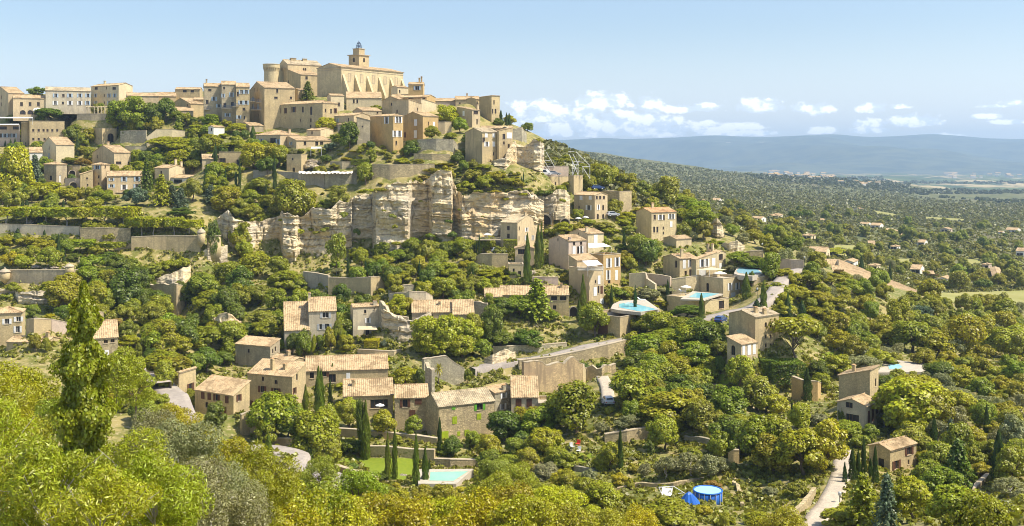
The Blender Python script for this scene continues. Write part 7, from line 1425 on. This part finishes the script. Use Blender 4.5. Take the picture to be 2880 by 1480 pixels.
# white sheet draped along the wall top
mb = MB(); n = 40; row = []
for i in range(n+1):
    x = 795+(1300-795)*i/n; sag = abs(math.sin(i/n*math.pi*3))*16; a = P(*pix('C5',x,262+8+sag*.5+3*math.sin(i*1.7)), 325*GS); b = P(*pix('C5',x,288+sag*.4+5*math.sin(i*2.3)), 323.9*GS); row.append((a+Vector((0,2,.1)), a, b))
for i in range(n):
    for j in range(2): mb.poly([row[i][j], row[i+1][j], row[i+1][j+1], row[i][j+1]])
tag(mb.build('draped_sheet', MATS['canvas_cream'], None, row[0][1], True), 'crumpled white sheet draped along the top of the netted wall', 'sheet')
# round blue pool with its slide cover, loungers, chairs, swing frame
c = spot('D6',1120,1158); u = K['D6'][2]/F*c.y; R = 91*u; Hh = 1.35*GS
root = empty('round_pool', c); tag(root, 'round blue above ground pool on the dry terrace', 'pool'); REFS.append(('the round blue pool', *proj(c)))
mb = MB(); mb.lathe(c, [(R,-.6),(R,Hh)], 40); mb.build('wall', MATS['plastic_blue'], root, c, True)
mb = MB(); mb.tube([c+Vector((math.cos(6.283*q/40)*R, math.sin(6.283*q/40)*R, Hh)) for q in range(41)], [.14]*41, 6); mb.build('rim', MATS['plastic_blue'], root, c, True)
mb = MB(); mb.lathe(c+Vector((0,0,Hh)), [(R*.97,-.02),(R*.97,.012)], 40); mb.build('water', MATS['water_pale'], root, c)
for q in range(16):
    mb = MB(); a = 6.283*q/16; p = c+Vector((math.cos(a)*(R+.08), math.sin(a)*(R+.08), -.6)); mb.tube([p, p+Vector((0,0,Hh+.6))], [.06,.06], 5); mb.build('post', MATS['metal_white'], root, c)
KEEP.append((pix('D6',960,0)[0], pix('D6',0,1050)[1], pix('D6',1215,0)[0], pix('D6',0,1175)[1], c.y+2))
p0 = spot('D6',1000,1188); mb = MB(); n = 16; rings = []
for j, (zz, rr) in enumerate(((0,1.35),(.5,1.2),(1.1,.8),(1.6,.45),(1.85,.1))): rings.append([p0+Vector((math.cos(6.283*q/n)*rr*GS*(1+.18*math.sin(q*3.1+j)), math.sin(6.283*q/n)*rr*GS*.8*(1+.15*math.cos(q*2.3)), zz*GS-.2)) for q in range(n)])
mb.tube_like(rings); tag(mb.build('pool_cover', MATS['plastic_blue'], None, p0), 'bunched up blue tarpaulin against the round blue pool', 'tarpaulin')
def lounger(k, x, y, D, head, label):
    c = spot(k, x, y, D if k != 'D6' else None); a = R_(head); u = Vector((math.cos(a), math.sin(a), 0)); v = Vector((-u.y,u.x,0)); s = GS; up = Vector((0,0,s)); root = empty('sun_lounger', c); tag(root, label, 'sun lounger')
    W_ = lambda l, w, z: c+u*l*s+v*w*s+up*z
    mb = MB(); mb.box8([W_(-.9,-.35,.3),W_(.4,-.35,.3),W_(.4,.35,.3),W_(-.9,.35,.3)],[W_(-.9,-.35,.38),W_(.4,-.35,.38),W_(.4,.35,.38),W_(-.9,.35,.38)]); mb.build('seat', MATS['canvas_white'], root, c)
    mb = MB(); mb.box8([W_(.41,-.35,.3),W_(1.0,-.35,.75),W_(1.0,.35,.75),W_(.41,.35,.3)],[W_(.41,-.35,.38),W_(.96,-.35,.83),W_(.96,.35,.83),W_(.41,.35,.38)]); mb.build('backrest', MATS['canvas_white'], root, c)
    for l in (-.8,.35):
        for w in (-.3,.3): mb = MB(); mb.tube([W_(l,w,-.1), W_(l,w,.3)], [.04*s,.04*s], 6); mb.build('leg', MATS['metal_white'], root, c)
lounger('D6',838,1130,146,75,'white sun lounger beside the swing frame'); lounger('D6',872,1132,146,75,'second white sun lounger, closer to the blue tarpaulin')
lounger('D1',1420,1165,254,10,'pale lounger at the edge of the turquoise pool deck'); lounger('D1',1560,1125,256,160,'dark lounger on the far side of the turquoise pool')
lounger('D2',440,890,270,150,'dark lounger by the long blue pool')
fr = spot('D6',880,1130); mb = MB(); q = lambda x, y, D=fr.y/GS: P(*pix('D6',x,y), D*GS)
for x0, y0, x1, y1 in ((805,1075,900,1068),(900,1068,975,1115),(805,1075,830,1130),(900,1068,860,1110),(930,1115,970,1110)): mb.tube([q(x0,y0), q(x1,y1)], [.06,.06], 6); mb.tube([q(x0,y0,fr.y/GS+2), q(x1,y1,fr.y/GS+2)], [.06,.06], 6)
tag(mb.build('swing_frame', MATS['metal_white'], None, fr), 'white tubular swing frame over the two white loungers', 'frame')
def chair(k, x, y, D, head, label, mat):
    c = spot(k, x, y); a = R_(head); u = Vector((math.cos(a), math.sin(a), 0)); v = Vector((-u.y,u.x,0)); s = GS; up = Vector((0,0,s)); root = empty('garden_chair', c); tag(root, label, 'chair')
    W_ = lambda l, w, z: c+u*l*s+v*w*s+up*z
    mb = MB(); mb.box8([W_(-.3,-.3,.42),W_(.3,-.3,.42),W_(.3,.3,.42),W_(-.3,.3,.42)],[W_(-.3,-.3,.48),W_(.3,-.3,.48),W_(.3,.3,.48),W_(-.3,.3,.48)]); mb.build('seat', MATS[mat], root, c)
    mb = MB(); mb.box8([W_(.24,-.3,.483),W_(.3,-.3,.483),W_(.3,.3,.483),W_(.24,.3,.483)],[W_(.38,-.3,1.0),W_(.44,-.3,1.0),W_(.44,.3,1.0),W_(.38,.3,1.0)]); mb.build('backrest', MATS[mat], root, c)
    for l in (-.26,.26):
        for w in (-.26,.26): mb = MB(); mb.tube([W_(l,w,-.1), W_(l,w,.42)], [.03*s,.03*s], 6); mb.build('leg', MATS[mat], root, c)
chair('D6',290,855,173,60,'white garden chair on the small lawn','canvas_white'); chair('D6',285,812,175,60,'red garden chair behind the white one','plastic_red'); chair('D6',250,830,174.5,120,'grey garden chair on the small lawn','shutter_grey')
def lamp(k, x, yb, yt, D, label):
    c = spot(k, x, yb, D); t = P(*pix(k,x,yt), D*GS); root = empty('lamp_post', c); tag(root, label, 'lamp post'); mb = MB(); mb.tube([c-Vector((0,0,.5)), t], [.09,.06], 8); mb.build('pole', MATS['iron'], root, c)
    mb = MB(); mb.lathe(t+Vector((0,0,.002)), [(.1,0),(.25,.1),(.3,.5),(.1,.7)], 8); mb.build('lantern', MATS['shutter_grey'], root, c)
lamp('D2',1520,715,590,300,'tall pale post at the end of the road bend wall'); lamp('D2',1102,980,870,251,'dark street lamp at the bend below the garage terrace'); lamp('D5',550,1195,1145,137,'black lamp on the edge of the gravel drive'); lamp('D2',1147,580,470,309,'thin post on the ruined wall above the road')
# specks of a far village on the ridge and farms of the plain
far = None
for i in range(64):
    x, y = (rnd.uniform(0,520), 0) if i < 40 else (rnd.uniform(1350,1930), 0); y = 372+x*.05+rnd.uniform(-14,16) if i < 40 else 395+(x-1350)*.01+rnd.uniform(-26,8)
    if i >= 56: x, y = rnd.uniform(560,860), rnd.uniform(430,470)
    p = G(*pix('D4',x,y))
    if p is None: continue
    if far is None:
        mb = MB(); mb.box8([(-4,-3,-2),(4,-3,-2),(4,3,-2),(-4,3,-2)],[(-4,-3,5),(4,-3,5),(4,3,5),(-4,3,5)]); mb.box8([(-4.4,-3.4,5.01),(4.4,-3.4,5.01),(4.4,3.4,5.01),(-4.4,3.4,5.01)],[(-4.4,-.1,7),(4.4,-.1,7),(4.4,.1,7),(-4.4,.1,7)],1); far = mb.build('far_house', [MATS['render_white'], MATS['tile_tan']]); o = far
    else: o = far.copy(); link(o)
    o.location = p; sc = p.y/3200*rnd.uniform(.8,1.5); o.scale = (sc*1.3,sc,sc); o.rotation_euler = (0,0,rnd.uniform(-.5,.5)); tag(o, 'tiny pale house far out in the valley', 'house', 'tiny houses far out in the valley')
# ---------------------------------------------------------------- the air
def build_haze():
    mb = MB(); x, y0, y1, z0, z1 = 15500, -300, 18600, -330, 420
    mb.box8([(-x,y0,z0),(x,y0,z0),(x,y1,z0),(-x,y1,z0)],[(-x,y0,z1),(x,y0,z1),(x,y1,z1),(-x,y1,z1)])
    m = bpy.data.materials.new('air'); m.use_nodes = True; n = N(m.node_tree); n.nodes.clear(); v = n.new('ShaderNodeVolumePrincipled'); out = n.new('ShaderNodeOutputMaterial')
    v.inputs['Color'].default_value = (.54,.76,1,1); v.inputs['Density'].default_value = 8e-5; v.inputs['Anisotropy'].default_value = .1; n.link(v.outputs[0], out.inputs['Volume'])
    tag(mb.build('haze', m), kind='stuff')
build_haze()
# ---------------------------------------------------------------- say which plant is which: by colour, kind and its place counted out from something one can find
ORD = ['', 'second ', 'third ', 'fourth ', 'fifth ', 'sixth ', 'seventh ', 'eighth ', 'ninth ', 'tenth ', 'eleventh ', 'twelfth ', 'thirteenth ', 'fourteenth ', 'fifteenth ', 'sixteenth ', 'seventeenth ', 'eighteenth ', 'nineteenth ', 'twentieth ']
def name_plants():
    by = {}
    for root, kind, col, (x, y), w, h_ in PLANTS:
        ym = y-h_*F/max(root.location.y, 1)*.5
        ref = min(REFS, key=lambda r: (r[1]-x)**2+((r[2]-ym)*1.3)**2); side = 'below' if ym > ref[2]+25 else 'above' if ym < ref[2]-25 else 'beside'
        by.setdefault((ref[0], side, kind, col), []).append(((ref[1]-x)**2+((ref[2]-ym)*1.3)**2, root))
    for (ref, side, kind, col), v in by.items():
        v.sort(key=lambda q: q[0])
        for i, (_d, root) in enumerate(v):
            o = ORD[i] if i < len(ORD) else 'far '
            root['label'] = f"{CW[col]} {KW[kind]}, {o}one out {side} {ref}" if len(v) > 1 else f"{CW[col]} {KW[kind]} {side} {ref}"
name_plants()

def name_villas():
    by = {}
    for r, x, y, col in VIL:
        ref = min(VREF, key=lambda q: (q[1]-x)**2+((q[2]-y)*1.6)**2); by.setdefault((ref[0], col), []).append(((ref[1]-x)**2+((ref[2]-y)*1.6)**2, r))
    for (ref, col), v in by.items():
        v.sort(key=lambda q: q[0])
        for i, (_d, r) in enumerate(v): r['label'] = f"{dict(render_white='white walled', render_cream='cream walled', render_pink='pinkish')[col]} valley villa, {ORD[i]}one out from {ref}"
name_villas()
